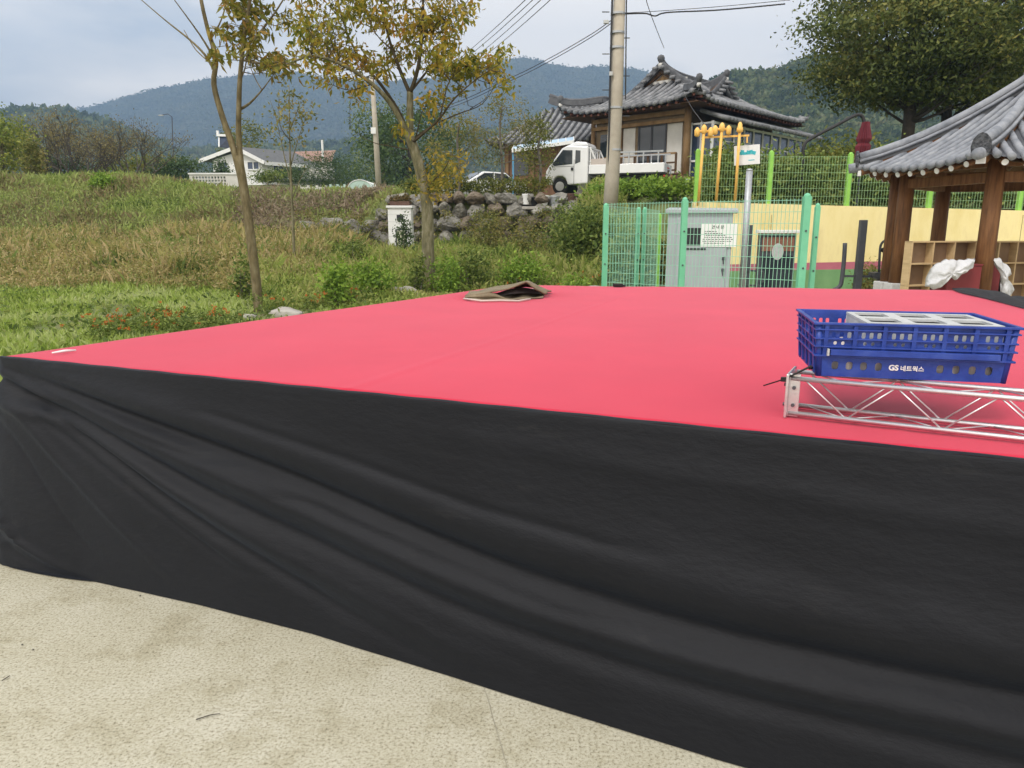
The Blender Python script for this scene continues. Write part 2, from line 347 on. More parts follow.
# ------------------------------------------------------------------ terrain
def H(x, y):
    x = np.asarray(x, dtype=float); y = np.asarray(y, dtype=float)
    top = 3.05 + .7*ss(-12, -19, x)
    left = .8*ss(16.5, 27, y) + (top-.8)*ss(26.5, 36.5, y)
    mid = .55*ss(17, 29, y) + 2.35*ss(29.6, 30.4, y)
    slope = 2.9*ss(16.0, 28.5, y)
    right = 2.05*ss(18.1, 18.3, y) + .9*ss(20, 29, y)
    w1 = ss(-6.6, -4.9, x); w2 = ss(1.4, 3.2, x); w3 = ss(4.1, 4.5, x)
    h = left*(1-w1) + mid*w1; h = h*(1-w2) + slope*w2; h = h*(1-w3) + right*w3
    far = 1.9*ss(36, 80, y)*(1-.2*w1)
    bumpy = (fbm(x*.35, y*.35, 4)-.47)*.55*ss(10, 22, y)*(1-w3)
    return h + far + bumpy - .03
xs = np.concatenate([np.linspace(-900,-60,15), np.linspace(-56,-26,16), np.arange(-25, 16, .35), np.linspace(16.5, 40, 26), np.linspace(46, 900, 15)])
ys = np.concatenate([np.linspace(-60,2,16), np.arange(2.4, 40, .35), np.linspace(41, 90, 34), np.linspace(100, 420, 17), np.linspace(480, 2400, 12)])
X, Y = np.meshgrid(xs, ys); Zt = H(X, Y)
mb = MB(); w = len(xs)
mb.v = [tuple(p) for p in np.stack([X.ravel(), Y.ravel(), Zt.ravel()], 1)]
mb.f = [(j*w+i, j*w+i+1, (j+1)*w+i+1, (j+1)*w+i) for j in range(len(ys)-1) for i in range(w-1)]
structure(build(mb, 'ground', m_terrain, smooth=True))
mb = MB()
poly = [(-30,-30),(30,-30),(30,17.95),(4.15,17.95),(1.9,9.4),(-.8,8.6),(-3.4,4.3),(-30,4.3)]
mb.prism([(x,y,-.12) for x,y in poly], (0,0,0), (0,0,.12))
structure(build(mb, 'plaza', m_concrete))
mb = MB(); a_, b_ = onz(508,770,0), onz(470,640,0); d_ = (b_-a_).normalized(); n_ = Vector((d_.y,-d_.x,0))*.002
pp = [a_-d_*3+d_*(i*.05)+n_*random.uniform(-1.2,1.2) for i in range(120)]; pp = [q for q in pp if q.y < 6]
vs = []; fs_ = []
for i, q in enumerate(pp): vs += [q-n_*.8+Vector((0,0,.0015)), q+n_*.8+Vector((0,0,.0015))]
mb.add(vs, [(2*i,2*i+1,2*i+3,2*i+2) for i in range(len(pp)-1)]); structure(build(mb, 'plaza_joint', M('joint_grime', (.27,.25,.19), (.38,.36,.28), scale=9, rough=.95)))

# ------------------------------------------------------------------ hills
def hill(name, prof, Y0, mat, depth=.45, rough=.06, ncol=300, nrow=70, tree=0.0, tsz=8.0, zb=3.0, nleaf=0, lsz=3.0, lmat=None, llab=''):
    px = np.array([p[0] for p in prof], float); py = np.array([p[1] for p in prof], float)
    u = np.linspace(px[0], px[-1], ncol+1); t = np.interp(u, px, py)
    ker = np.hanning(9); ker /= ker.sum(); t = np.convolve(np.pad(t, 4, mode='edge'), ker, 'valid')
    v = np.concatenate([np.linspace(0, 1, nrow), np.linspace(1.05, 1.6, 10)])
    yd = t-384; tan = -(yd*CP+FPX*SP)/(FPX*CP-yd*SP); lat = (u-512)/(FPX*CP-yd*SP)
    Yv = Y0*(1-depth+depth*v)
    XX = lat[None,:]*Y0*(.55+.45*v[:,None]) if False else lat[None,:]*Yv[:,None]
    YY = np.repeat(Yv[:,None], ncol+1, 1)
    crest = tan[None,:]*Y0 + CAMH
    vv = np.minimum(v, 1)[:,None]; sh = vv**1.25*(2-vv**1.25*1.0) if False else vv**1.15
    back = np.clip(1-(v-1)*1.3, .1, 1)[:,None]
    k = Y0*.09
    rg = (fbm(XX/k, YY/k*.6, 5)-.47)
    Zh = zb + (crest-zb)*sh*back + rg*(crest-zb)*rough*10*vv*(1-vv**4)*.5
    if tree:
        Zh = Zh + tree*(fbm(XX/tsz, YY/tsz, 3)-.5)*2*np.clip(vv*6, 0, 1)
    mb = MB(); w = ncol+1
    mb.v = [tuple(p) for p in np.stack([XX.ravel(), YY.ravel(), Zh.ravel()], 1)]
    mb.f = [(j*w+i, j*w+i+1, (j+1)*w+i+1, (j+1)*w+i) for j in range(len(v)-1) for i in range(ncol)]
    o = structure(build(mb, name, mat, smooth=True))
    if nleaf:
        V = np.array(mb.v); ok = np.where(np.repeat(v <= 1.06, ncol+1))[0]
        i = ok[rng.integers(0, len(ok), nleaf)]; j = np.minimum(i+1, len(V)-1); k = np.minimum(i+ncol+1, len(V)-1)
        a = rng.random((nleaf,1)); b_ = rng.random((nleaf,1)); P = V[i]+(V[j]-V[i])*a+(V[k]-V[i])*b_
        okk = np.abs(V[j]-V[i]).max(1) < 60; P = P[okk]; P[:,2] += rng.uniform(-.1, .7, len(P))*lsz
        f = quads(leaves(P, lsz, lsz*.8, up=.15), 'forest', lmat); tag(f, llab, 'forest', kind='stuff')
    return o
_fc = [(.012,.026,.009),(.03,.052,.016),(.06,.085,.025),(.10,.118,.04),(.12,.112,.05)]
f_for = foliage('far_forest_leaves', _fc, patch=.5, pscale=.012, gain=1.25)
f_for_mid = foliage('ridge_forest_leaves', _fc, patch=.45, pscale=.03, gain=1.9)
f_for_near = foliage('hill_forest_leaves', _fc, patch=.5, pscale=.05, gain=1.75)
hill('mountain', [(-260,140),(-100,132),(40,117),(100,105),(130,95),(159,88),(212,78),(250,75),(291,71),(317,77),(370,82),(432,78),(470,70),(497,63),(518,57),(536,59),(551,64),(570,67),(598,67),(627,67),(645,71),(690,84),(760,96),(860,105),(1000,112),(1250,130)], 2000, m_forest_far, rough=.055, ncol=420, nrow=110, tree=5, tsz=30, nleaf=200000, lsz=6.0, lmat=f_for, llab='forest covering the far blue mountain')
hill('hill', [(-280,118),(-60,112),(0,112),(20,109),(62,109),(100,118),(140,136),(170,147)], 620, m_forest, ncol=260, nrow=70, tree=3.5, tsz=9, nleaf=40000, lsz=4.0, lmat=f_for_mid, llab='forest on the low dark hill at far left')
hill('hill', [(90,158),(150,152),(210,149),(300,146),(380,140),(450,134),(520,128),(600,130),(660,140)], 760, m_forest, ncol=420, nrow=80, tree=4, tsz=10, nleaf=60000, lsz=4.5, lmat=f_for_mid, llab='forest on the low green ridge before the mountain')
hill('hill', [(640,120),(690,88),(735,74),(761,72),(787,67),(820,60),(900,50),(1000,58),(1120,75),(1300,100)], 400, m_forest, ncol=480, nrow=150, tree=5.0, tsz=9, nleaf=150000, lsz=2.4, lmat=f_for_near, llab='forest on the near green hill behind the dark tree')

# ------------------------------------------------------------------ field vegetation (stuff)
def scatter(n, x0, x1, y0, y1, keep=None):
    x = rng.uniform(x0, x1, n); y = rng.uniform(y0, y1, n)
    x = x*y/((y0+y1)/2)                       # widen with distance, like the view does
    if keep is not None:
        k = keep(x, y); x, y = x[k], y[k]
    return np.stack([x, y, H(x, y)], 1)
out_right = lambda x, y: (x < 3.6) & ~((x > -.9-.02*y) & (y < 8.4))
P = scatter(130000, -15, 3.2, 7.6, 22, out_right)
P = P[fbm(P[:,0]*.6, P[:,1]*.6, 3) > .28]
hgt = .07 + .20*fbm(P[:,0]*.5+40, P[:,1]*.5, 3)
o = quads(blades(P, hgt, rng.uniform(.006,.014,len(P)), .5), 'grass', f_grass); tag(o, 'bright green grass growing in front of the dry weeds', 'grass', kind='stuff')
P = scatter(5200, -11, 3.2, 8, 20, out_right); P[:,2] += rng.uniform(.02,.18,len(P))
o = quads(leaves(P, .11, .06, up=.3), 'ground_cover', f_green); tag(o, 'low broad leaved weeds among the bright grass', 'weeds', kind='stuff')
def dry(x, y): return (x < -5.2-2.2*(fbm(y*.4+3, x*.3, 3)-.4)*2) & (y > 17.0 + 4.2*fbm(x*.35, y*.3+3, 4)) & (fbm(x*.3+5, y*.5, 4) < .72-.03*(y-22))
P = scatter(230000, -26, 0, 17.2, 28.5, dry)
hh = (.25 + .85*fbm(P[:,0]*.55+9, P[:,1]*.55, 4))*(.35+.65*ss(17.5, 21.5, P[:,1]))
kb = rng.random(len(P)) < .22
Q1 = blades(P[kb], hh[kb]*rng.uniform(.7,1.2,kb.sum()), .009, .55)
P2 = P[~kb].copy(); P2[:,2] += hh[~kb]*rng.uniform(.1, 1.05, len(P2))
Q2 = leaves(P2, .085, .034, up=.1)
o = quads(np.concatenate([Q1, Q2]), 'dry_weeds', f_straw); tag(o, 'tall straw coloured dry weeds below the bank', 'weeds', kind='stuff')
P = scatter(120000, -7.5, 3.9, 14.5, 29.3, lambda x, y: (x < 3.7) & (x > -6.8))
hh = (.10 + .75*fbm(P[:,0]*.7+3, P[:,1]*.7+60, 4))*(.45+.55*ss(15, 19, P[:,1])); kb = rng.random(len(P)) < .2
P2 = P[~kb].copy(); P2[:,2] += hh[~kb]*rng.uniform(.05, 1.1, len(P2))
o = quads(np.concatenate([blades(P[kb], hh[kb]*1.2, .009, .4), leaves(P2, .085, .036, up=.2)]), 'meadow_weeds', f_meadow); tag(o, 'loose yellow green meadow weeds in front of the boulder wall', 'weeds', kind='stuff')
P = scatter(210000, -38, 2, 21, 40, lambda x, y: (x < -4.6) & ((x*30/y < -11.2) | (y < 28.5) | (rng.random(len(x)) < .6)) & ((y > 27) | (fbm(x*.28+5, y*.5, 4) > .64-.040*(y-22))))
hh = .12 + .5*fbm(P[:,0]*.5, P[:,1]*.5+30, 4)
P2 = P.copy(); P2[:,2] += hh*rng.uniform(.1, 1, len(P2))
k = rng.random(len(P)) < .35
o = quads(np.concatenate([blades(P[k], hh[k]*1.3, .016, .5), leaves(P2[~k], .12, .06, up=.15)]), 'bank_weeds', f_bank); tag(o, 'mixed green and brown weeds covering the bank', 'weeds', kind='stuff')
P = scatter(15000, -11.8, -5.0, 28.5, 35.5, lambda x, y: fbm(x*.5, y*.4+7, 3) > .36); P[:,2] += rng.uniform(.02, .5, len(P))*(.3+fbm(P[:,0]*.6, P[:,1]*.6, 3))
o = quads(leaves(P, .30, .045, up=.0), 'dead_brush', f_litter); tag(o, 'pile of dead brown brush on the bank left of the stone wall', 'brush', kind='stuff')

# ------------------------------------------------------------------ trees and shrubs
def bent(a, b, n=5, amp=.08, sag=0.0):
    a, b = Vector(a), Vector(b); L = (b-a).length; out = []
    o1 = Vector(rng.normal(size=3))*amp*L; o2 = Vector(rng.normal(size=3))*amp*L*.6
    for i in range(n):
        t = i/(n-1); out.append(a.lerp(b, t) + o1*math.sin(math.pi*t) + o2*math.sin(2*math.pi*t) + Vector((0,0,-sag*L*math.sin(math.pi*t))))
    return out
def smooth_path(pts, k=4):
    pts = [Vector(p) for p in pts]; out = []
    for i in range(len(pts)-1):
        p0, p1, p2, p3 = pts[max(i-1,0)], pts[i], pts[i+1], pts[min(i+2,len(pts)-1)]
        for j in range(k):
            t = j/k
            out.append(.5*((2*p1)+(p2-p0)*t+(2*p0-5*p1+4*p2-p3)*t*t+(3*p1-p0-3*p2+p3)*t**3))
    out.append(pts[-1]); return out
def limb(mb, pts, r0, r1, n=7):
    pp = smooth_path(pts, 4); k = len(pp)
    mb.tube(pp, [r0+(r1-r0)*i/(k-1)*(1.0) for i in range(k)], n)
def clusters(C, nper, sig, L, W, up=0.0, drop=0.0):
    C = np.asarray(C, float); P = np.repeat(C, nper, 0)
    g = rng.normal(size=P.shape)*np.asarray(sig); return leaves(P+g, L, W, up, drop)
def blob(c, rad, n, hollow=.35, cut=None):
    d = unit(n); r = (hollow + (1-hollow)*rng.random(n)**.5)
    p = np.asarray(c, float) + d*r[:,None]*np.asarray(rad)
    return p
def shrub(name, label, base, rad, nleaf, mat, leaf=(.09,.05), cat='shrub', group=None, stems=7, lump=26, up=.15):
    """leafy bush: many stems rising from the base into uneven leaf lumps"""
    base = Vector(base); t = thing(name, label, cat, base, group)
    cen = blob((base.x, base.y, base.z+rad[2]*1.0), (rad[0]*.8, rad[1]*.8, rad[2]*.85), lump, .3)
    cen[:,2] = np.maximum(cen[:,2], base.z+.1*rad[2])
    s = MB()
    for i in range(stems):
        s.tube(bent(base+Vector((rng.normal()*.06*rad[0], rng.normal()*.06*rad[0], -.05)), cen[i % lump], 5, .06), [.02*max(.5,rad[2]), .016*max(.5,rad[2]), .012, .008, .004], 5)
    build(s, 'stem', m_bark_grey, t)
    sg = np.array(rad)*.27
    Q = clusters(cen, max(2, nleaf//lump), sg, leaf[0], leaf[1], up); Q = Q[Q[:,:,2].min(1) > base.z-.02]
    quads(Q, 'foliage', mat, t); return t
def blobtree(name, label, base, trunk_pts, r0, crown, ncl, nper, sig, mat, bark, leaf, cat='tree', group=None, r1=None, hollow=.35, limbs=30, drop=0.0, extra=None):
    t = thing(name, label, cat, base, group); b = MB()
    limb(b, trunk_pts, r0, r1 or r0*.45, 9)
    tp = smooth_path(trunk_pts, 6)
    C = np.concatenate([blob(c, r, int(ncl*k), hollow) for c, r, k in crown])
    if extra is not None: C = np.concatenate([C, np.array(extra)])
    idx = rng.permutation(len(C))
    for i in idx[:limbs]:
        e = Vector(C[i]); cand = [p for p in tp if p.z < e.z] or tp[:1]
        st = min(cand[len(cand)//3:], key=lambda p: (p-e).length + abs((e.z-p.z)-.55*(Vector((p.x,p.y,0))-Vector((e.x,e.y,0))).length))
        rr = r0*.30
        b.tube(bent(st, e, 6, .07), [rr, rr*.8, rr*.6, rr*.42, rr*.28, rr*.12], 6)
    build(b, 'trunk', bark, t, smooth=True)
    quads(clusters(C, nper, sig, leaf[0], leaf[1], 0, drop), 'crown', mat, t); return t
def baretree(name, label, base, h, spread, mat, nleaf, seed, group=None, bark=None, stems=5, leaf=(.10,.07)):
    r = random.Random(seed); base = Vector(base); t = thing(name, label, 'tree', base, group); b = MB(); tips = []
    def grow(p, d, L, rad, lv):
        pts = [p]; q = p
        for i in range(4):
            d = (d + Vector((r.gauss(0,.10), r.gauss(0,.10), r.gauss(.05,.06)))).normalized(); q = q + d*L/4; pts.append(q)
        b.tube(pts, [rad*(1-.55*i/4) for i in range(5)], 5 if lv > 1 else 4, cap=False)
        if lv <= 1: tips.extend(pts[2:])
        if lv == 0: return
        for k in range(r.choice((3,4,4)) if lv > 1 else 4):
            st = pts[r.choice((2,3,4,4))]; a = Vector((r.gauss(0,1), r.gauss(0,1), r.gauss(.1,.5)))
            grow(st, (d*.9 + a*.48).normalized(), L*r.uniform(.55,.78), rad*.5, lv-1)
    for k in range(stems):
        an = 2*math.pi*k/stems + r.uniform(-.3,.3); o = r.uniform(.35,1)*spread
        grow(base+Vector((math.cos(an)*.12, math.sin(an)*.12, -.1)), Vector((math.cos(an)*o, math.sin(an)*o, 1)).normalized(), h*.42, .075*h/5, 3)
    build(b, 'trunk', bark or m_bark_grey, t)
    T = np.array([tuple(p) for p in tips]); C = T[rng.integers(0, len(T), nleaf)]
    quads(leaves(C + rng.normal(size=C.shape)*.16, *leaf), 'crown', mat, t); return t
def gz(x, y): return float(H(x, y))

def twigs(mb, bs, C):
    bs = bs if isinstance(bs, tuple) else (bs,); V = np.array([p_ for m_ in bs for p_ in m_.v])
    for c in C:
        d = np.linalg.norm(V-np.array(c), axis=1) + np.maximum(0, V[:,2]-c[2])*.7; i = int(np.argmin(d))
        if .05 < d[i] < 1.6: mb.tube(bent(V[i], c, 4, .10), [.011,.008,.006,.003], 4, False)
# --- the young forked tree at the stage's left edge
Yt = 14.2
p = lambda x, y, d=0.0: at(x, y, Yt+d)
t1 = thing('young_tree', 'slim forked tree with brown trunk and few olive leaves nearest the left stage edge', 'tree', (p(258,318).x, Yt, gz(p(258,318).x, Yt)))
b = MB()
limb(b, [Vector((p(258,318).x, Yt, t1.location.z-.1)), p(257,290), p(251,240), p(244,190), p(238,156)], .095, .080, 10)
limb(b, [p(244,190), p(234,150), p(222,115,.1), p(214,84,.15), p(216,58,.2), p(208,30,.3), p(200,-8,.3), p(196,-60,.4)], .068, .026)
limb(b, [p(243,180), p(239,140), p(239,110,-.1), p(240,80,-.2), p(244,40,-.3), p(250,0,-.3), p(258,-70,-.3)], .060, .026)
for pts, r0 in (([p(215,72,.2), p(205,55,.3), p(190,40,.4), p(165,20,.6), p(138,-3,.8)], .03), ([p(215,60,.2), p(200,35,.1), p(170,-6,-.2)], .028), ([p(213,65), p(196,50,.3), p(184,30,.5)], .014),
                ([p(239,110), p(250,103,-.2), p(262,90,-.4), p(274,74,-.5)], .03), ([p(240,100), p(241,80,.2), p(245,68,.3), p(250,40,.5), p(252,18,.5)], .02), ([p(243,50), p(262,30,.3), p(283,0,.5), p(296,-30,.5)], .028), ([p(262,90,-.4), p(256,80,-.4), p(250,66,-.5)], .012),
                ([p(210,40,.2), p(222,18,.4), p(232,-20,.5)], .02), ([p(243,60), p(262,64,-.3), p(280,62,-.5), p(300,66,-.6)], .022)):
    limb(b, pts, r0, .006, 6)
C = []
for x, y, rx, ry, n in ((238,8,22,14,34),(262,18,22,16,30),(225,30,18,12,20),(247,44,22,14,30),(270,52,14,12,18),(262,68,16,7,12),(284,62,14,10,14),(212,48,8,8,8),(252,-25,45,20,60),(222,-20,25,20,30),(276,74,6,5,5)):
    for i in range(n):
        q = p(x+rng.normal()*rx*.6, y+rng.normal()*ry*.6, rng.normal()*.5); C.append(tuple(q))
twigs(b, b, C[::3]); build(b, 'trunk', m_bark2, t1, smooth=True)
quads(clusters(C[::3], 15, (.055,.055,.06), .17, .06, 0, .75), 'crown', f_tree1, t1)

# --- the golden tree behind the stage
Yt = 18.4
t2 = thing('golden_tree', 'broad young tree with golden autumn leaves and forked grey trunk behind the stage', 'tree', (p(430,292).x, Yt, gz(p(430,292).x, Yt)))
b = MB()
limb(b, [Vector((p(430,292).x, Yt, t2.location.z-.1)), p(428,250), p(427,205), p(420,170), p(412,143)], .165, .115, 10)
b2 = MB()
for pts, r0, r1 in (([p(420,172), p(411,140), p(410,110), p(410,92)], .11, .075),
    ([p(416,160), p(404,128,-.2), p(390,103,-.4), p(372,84,-.6), p(345,66,-.8), p(312,56,-1.0), p(285,66,-1)], .085, .02),
    ([p(410,150), p(402,118,.3), p(382,86,.5), p(362,62,.8), p(346,30,1.0), p(335,-10,1.2)], .06, .02),
    ([p(410,94), p(400,70,.2), p(390,42,.4), p(383,12,.5), p(376,-30,.5)], .06, .02),
    ([p(410,94), p(418,68,-.2), p(422,35,-.4), p(423,0,-.4), p(420,-45,-.4)], .065, .025),
    ([p(412,90), p(424,75,.4), p(436,58,.6), p(446,40,.8), p(456,20,1.0)], .04, .012),
    ([p(412,143), p(424,133,-.4), p(440,118,-.6), p(455,98,-.8), p(478,78,-.8), p(500,64,-.9)], .045, .01),
    ([p(440,118,-.6), p(444,100,-.6), p(450,80,-.7), p(466,66,-.6)], .025, .008),
    ([p(412,140), p(432,126,.5), p(458,114,.7), p(482,104,.8), p(497,82,.9)], .03, .006),
    ([p(470,109,.7), p(486,98,.6), p(490,84,.5)], .012, .004),
    ([p(413,150), p(418,128,.2), p(422,112,.3)], .03, .01), ([p(410,150), p(390,146,.4), p(372,142,.6), p(350,128,.8)], .02, .005),
    ([p(395,52,.3), p(376,34,.6), p(366,8,.8)], .025, .008), ([p(422,40), p(436,24,-.4), p(462,6,-.5)], .025, .008),
    ([p(424,195), p(434,180,-.3), p(444,170,-.4), p(450,158,-.5)], .03, .008), ([p(425,185), p(436,190,.3), p(448,192,.4)], .02, .006), ([p(372,84,-.6), p(350,90,-.9), p(330,84,-1)], .02, .006)):
    if r0 >= .08: limb(b, pts, r0*.9, r1, 8)
    else: limb(b2, pts, r0*.85, r1*.8, 6)
C = []
for x, y, rx, ry, n in ((310,25,34,20,60),(338,55,28,16,50),(350,85,16,7,16),(326,78,14,8,14),(300,60,12,10,12),(350,12,30,14,46),(385,20,26,22,44),(396,62,14,14,22),(372,60,14,14,18),(430,20,26,16,60),(446,36,20,14,40),(420,55,24,12,32),(462,8,12,10,18),(444,70,24,8,30),(468,62,18,10,34),(494,62,13,9,26),(505,54,6,5,6),(505,84,5,4,4),(434,100,8,9,14),(448,92,8,6,8),(470,72,16,6,14),(390,-25,70,24,140),(330,-20,40,18,60),(450,-15,30,16,30),(396,132,6,8,6)):
    for i in range(n):
        q = p(x+rng.normal()*rx*.52, y+rng.normal()*ry*.52, rng.normal()*.7); C.append(tuple(q))
twigs(b2, (b, b2), C[::3]); build(b, 'trunk', m_bark, t2, smooth=True); build(b2, 'branch', m_bark_brn, t2, smooth=True)
quads(clusters(C[::3], 26, (.13,.13,.12), .17, .062, 0, .75), 'crown', f_tree2, t2)
C = []
for x, y, rx, ry, n in ((440,178,16,10,44),(428,190,10,9,14),(450,162,14,8,16),(434,158,8,6,6)):
    for i in range(n):
        q = p(x+rng.normal()*rx*.6, y+rng.normal()*ry*.6, rng.normal()*.4); C.append(tuple(q))
quads(clusters(C, 8, (.13,.13,.12), .13, .05, 0, .4), 'low_foliage', f_gold, t2)

# --- thin sapling further back on the left
Yt = 22.0
b0 = Vector((p(293,240).x, Yt, gz(p(293,240).x, Yt)))
t3 = thing('sapling', 'thin sapling with small dark leaves in front of the white house', 'tree', b0)
b = MB(); limb(b, [b0-Vector((0,0,.1)), p(292,200), p(290,150), p(289,85)], .05, .012, 7)
for pts in ([p(291,185), p(283,150,.2), p(276,118,.3), p(270,100,.3)], [p(291,165), p(298,140,-.2), p(308,112,-.3)], [p(290,130), p(297,112,.2), p(302,98,.3)], [p(290,140), p(280,125,-.3), p(279,95,-.4)], [p(292,200), p(300,180,.3), p(308,165,.4)]):
    limb(b, pts, .02, .005, 5)
build(b, 'trunk', m_bark, t3, smooth=True)
C = [tuple(p(x+rng.normal()*rx*.6, y+rng.normal()*ry*.6, rng.normal()*.4)) for x, y, rx, ry, n in ((290,115,20,18,46),(288,95,10,12,20),(306,115,9,12,18),(276,120,8,12,12),(290,145,18,16,18)) for i in range(n)]
quads(clusters(C, 5, (.10,.10,.10), .11, .06), 'crown', f_olive, t3)

# --- big dark trees behind the pavilion
big = [('dark_zelkova_tree', 'big dark leaved tree with straight trunk reaching left toward the tiled house', 25.5, 910, [((14.6,25.5,9.4),(5.0,4.2,4.6),1.1),((12.2,25.5,7.4),(2.3,2.6,1.9),.38),((14.0,24.8,6.3),(2.6,2.4,.8),.22)], 15),
       ('dark_zelkova_tree', 'second big dark tree standing right behind the hexagonal pavilion roof', 29, 948, [((19.5,29,10.5),(6.5,5,5.6),1.3),((16.2,28,7.2),(3.0,3,1.4),.35)], 18)]
for nm, lb, yy, px_, cr, tz in big:
    bx = at(px_, 100, yy).x; g = gz(bx, yy)
    blobtree(nm, lb, (bx, yy, g), [(bx,yy,g-.2),(bx+.05,yy,5),(bx-.1,yy,7.5),(bx+.1,yy+.2,10),(bx+.3,yy,13.2)], .22, cr, 105, 300, (.60,.60,.14), f_dark, m_bark_dk, (.15,.075), limbs=70, hollow=.30, group='dark trees behind the pavilion')
# --- left background trees
def lt(px_, py_, yy): q = at(px_, py_, yy); return Vector((q.x, yy, gz(q.x, yy)))
q = lt(4,188,41); blobtree('broadleaf_tree', 'leafy yellow green tree at the left edge of the photo', q, [q-Vector((0,0,.1)), q+Vector((.1,0,1.2)), q+Vector((.2,0,2.6))], .14, [((q.x-.6,q.y,q.z+2.1),(2.5,1.6,2.0),1.0)], 100, 60, (.32,.32,.22), f_mix, m_bark, (.17,.10), limbs=20)
q = lt(36,188,38); shrub('rusty_shrub', 'upright rust tinged shrub beside the leafy tree on the bank', q, (.62,.6,1.05), 2000, f_olive, (.13,.08))
q = lt(84,186,46); baretree('sparse_tree', 'wide many stemmed brown tree nearly bare, left of the mountain foot', q, 5.0, 1.8, f_thin, 3600, 3, 'nearly bare trees on the bank', bark=m_twig, stems=9)
q = lt(58,186,49); baretree('sparse_tree', 'brown nearly bare tree standing behind the rust tinged shrub', q, 5.2, 1.5, f_thin, 4200, 5, 'nearly bare trees on the bank', bark=m_twig, stems=7)
q = lt(130,188,44); baretree('sparse_tree', 'smaller bare spreading tree right of the brown thicket', q, 4.4, 1.9, f_thin, 1500, 8, 'nearly bare trees on the bank', bark=m_twig, stems=7)
q = lt(62,186,50); shrub('dark_thicket', 'dark green bush under the bare brown tree', q, (2.2,1.2,1.0), 2600, f_deep, (.17,.10))
q = lt(103,197,34); shrub('bright_shrub', 'small bright lime green bush on top of the bank', q, (.5,.45,.42), 1500, f_bright, (.13,.09))
q = lt(183,185,60); shrub('round_bush', 'dull green bush beside the perforated block wall', q, (2.4,1.5,1.1), 2600, f_deep, (.2,.12))
q = lt(140,185,62); shrub('round_bush', 'low wide green bush right of the bare spreading tree', q, (3.6,1.6,1.25), 3200, f_hedge, (.22,.13))
q = lt(222,188,66); shrub('garden_bush', 'dark rounded garden tree beside the white house gable', q, (.95,.8,1.1), 1500, f_deep, (.2,.12))
q = lt(333,190,62); shrub('garden_pine', 'low spreading pine right of the white house', q, (3.4,2.0,1.45), 6000, f_deep, (.26,.05), cat='pine tree', lump=34)
q = lt(268,190,60); shrub('garden_bush', 'low green bush in front of the white house windows', q, (1.5,.9,.55), 1800, f_green, (.15,.09))
q = lt(290,190,64); shrub('garden_bush', 'small dark bush hiding the low outbuilding wall', q, (1.3,.9,.75), 1800, f_deep, (.15,.09))
q = lt(410,186,70); blobtree('dark_grove_tree', 'tall dark green tree behind the far utility pole', q, [q-Vector((0,0,.2)), q+Vector((0,0,3)), q+Vector((.2,0,7))], .25, [((q.x,q.y,q.z+3.6),(5.2,3,4.6),1.0)], 90, 70, (.7,.7,.5), f_deep, m_bark_dk, (.34,.2), limbs=24)
q = lt(384,186,74); blobtree('pale_grove_tree', 'paler green bamboo like tree left of the far utility pole', q, [q-Vector((0,0,.2)), q+Vector((0,0,3)), q+Vector((.2,0,7))], .2, [((q.x,q.y,q.z+4.2),(3.6,2,4.4),1.0)], 60, 60, (.6,.6,.6), f_green, m_bark, (.34,.12), limbs=20)
q = lt(250,180,95); blobtree('far_round_tree', 'yellow green tree rising behind the white house roof', q, [q-Vector((0,0,.2)), q+Vector((0,0,3)), q+Vector((.2,0,6))], .22, [((q.x,q.y,q.z+5.6),(3.4,2,3.0),1.0)], 50, 50, (.6,.6,.5), f_hedge, m_bark, (.36,.2), limbs=14)
# --- small garden trees before the old house
for px_, py_, yy, rx, rz, zc, mt, nm, lb in ((458,205,30.6,1.35,1.2,2.0,f_olive,'garden_tree','olive leaved tree just right of the golden tree'),
    (500,205,31.0,1.25,1.5,2.6,f_olive,'garden_tree','tallest olive garden tree in front of the tiled annex roof'),
    (538,205,30.9,.62,1.25,1.9,f_hedge,'garden_tree','slim garden tree just left of the white truck')):
    q = lt(px_, py_, yy)
    blobtree(nm, lb, q, [q-Vector((0,0,.2)), q+Vector((.1,0,1.0)), q+Vector((0,.1,zc)), q+Vector((.1,0,zc+rz*.6))], .07, [((q.x,q.y,q.z+zc),(rx,.8,rz),1.0)], 46, 46, (.18,.18,.2), mt, m_bark_grey, (.11,.05), limbs=18, group='garden trees before the tiled house')

# --- shrubs and weeds behind the stage
SH = [('leafy_weed','tall dark leaved weed beside the slim forked tree',(243,290),15.5,(.22,.22,.5),500,f_green),
 ('leafy_weed','bushy weed with yellow tips left of the white block box',(336,300),14.6,(.34,.3,.48),900,f_bright),
 ('leafy_weed','dark round weed against the brush pile',(356,262),22,(.42,.4,.55),900,f_green),
 ('leafy_weed','pale green weed clump midway between the two leafy trees',(375,296),16.0,(.5,.4,.5),1300,f_bright),
 ('leafy_weed','dark weed growing at the foot of the white block box',(405,262),24.5,(.32,.3,.8),900,f_deep),
 ('leafy_weed','spindly weed at the left of the golden tree trunk',(418,294),17.4,(.25,.22,.55),500,f_green),
 ('leafy_weed','yellow green weed right of the golden tree trunk',(446,290),17.6,(.42,.4,.55),1000,f_bright),
 ('leafy_weed','tall green weed behind the folded tarpaulin',(474,288),18.2,(.55,.4,.62),1300,f_green),
 ('leafy_weed','bluish grey bush against the boulder wall',(488,250),27.5,(.75,.6,.9),1800,f_olive),
 ('leafy_weed','wide yellow green bush right of the folded tarpaulin',(524,286),18.0,(.6,.5,.5),1500,f_bright),
 ('leafy_weed','tall leafy bush below the white buckets',(534,262),25.0,(.95,.7,.72),2000,f_olive),
 ('leafy_weed','bushy mass below the brown flower pot',(574,262),24.0,(1.0,.8,.85),3000,f_green),
 ('leafy_weed','low green plant beside the path boulder',(575,290),16.5,(.3,.3,.3),600,f_bright)]
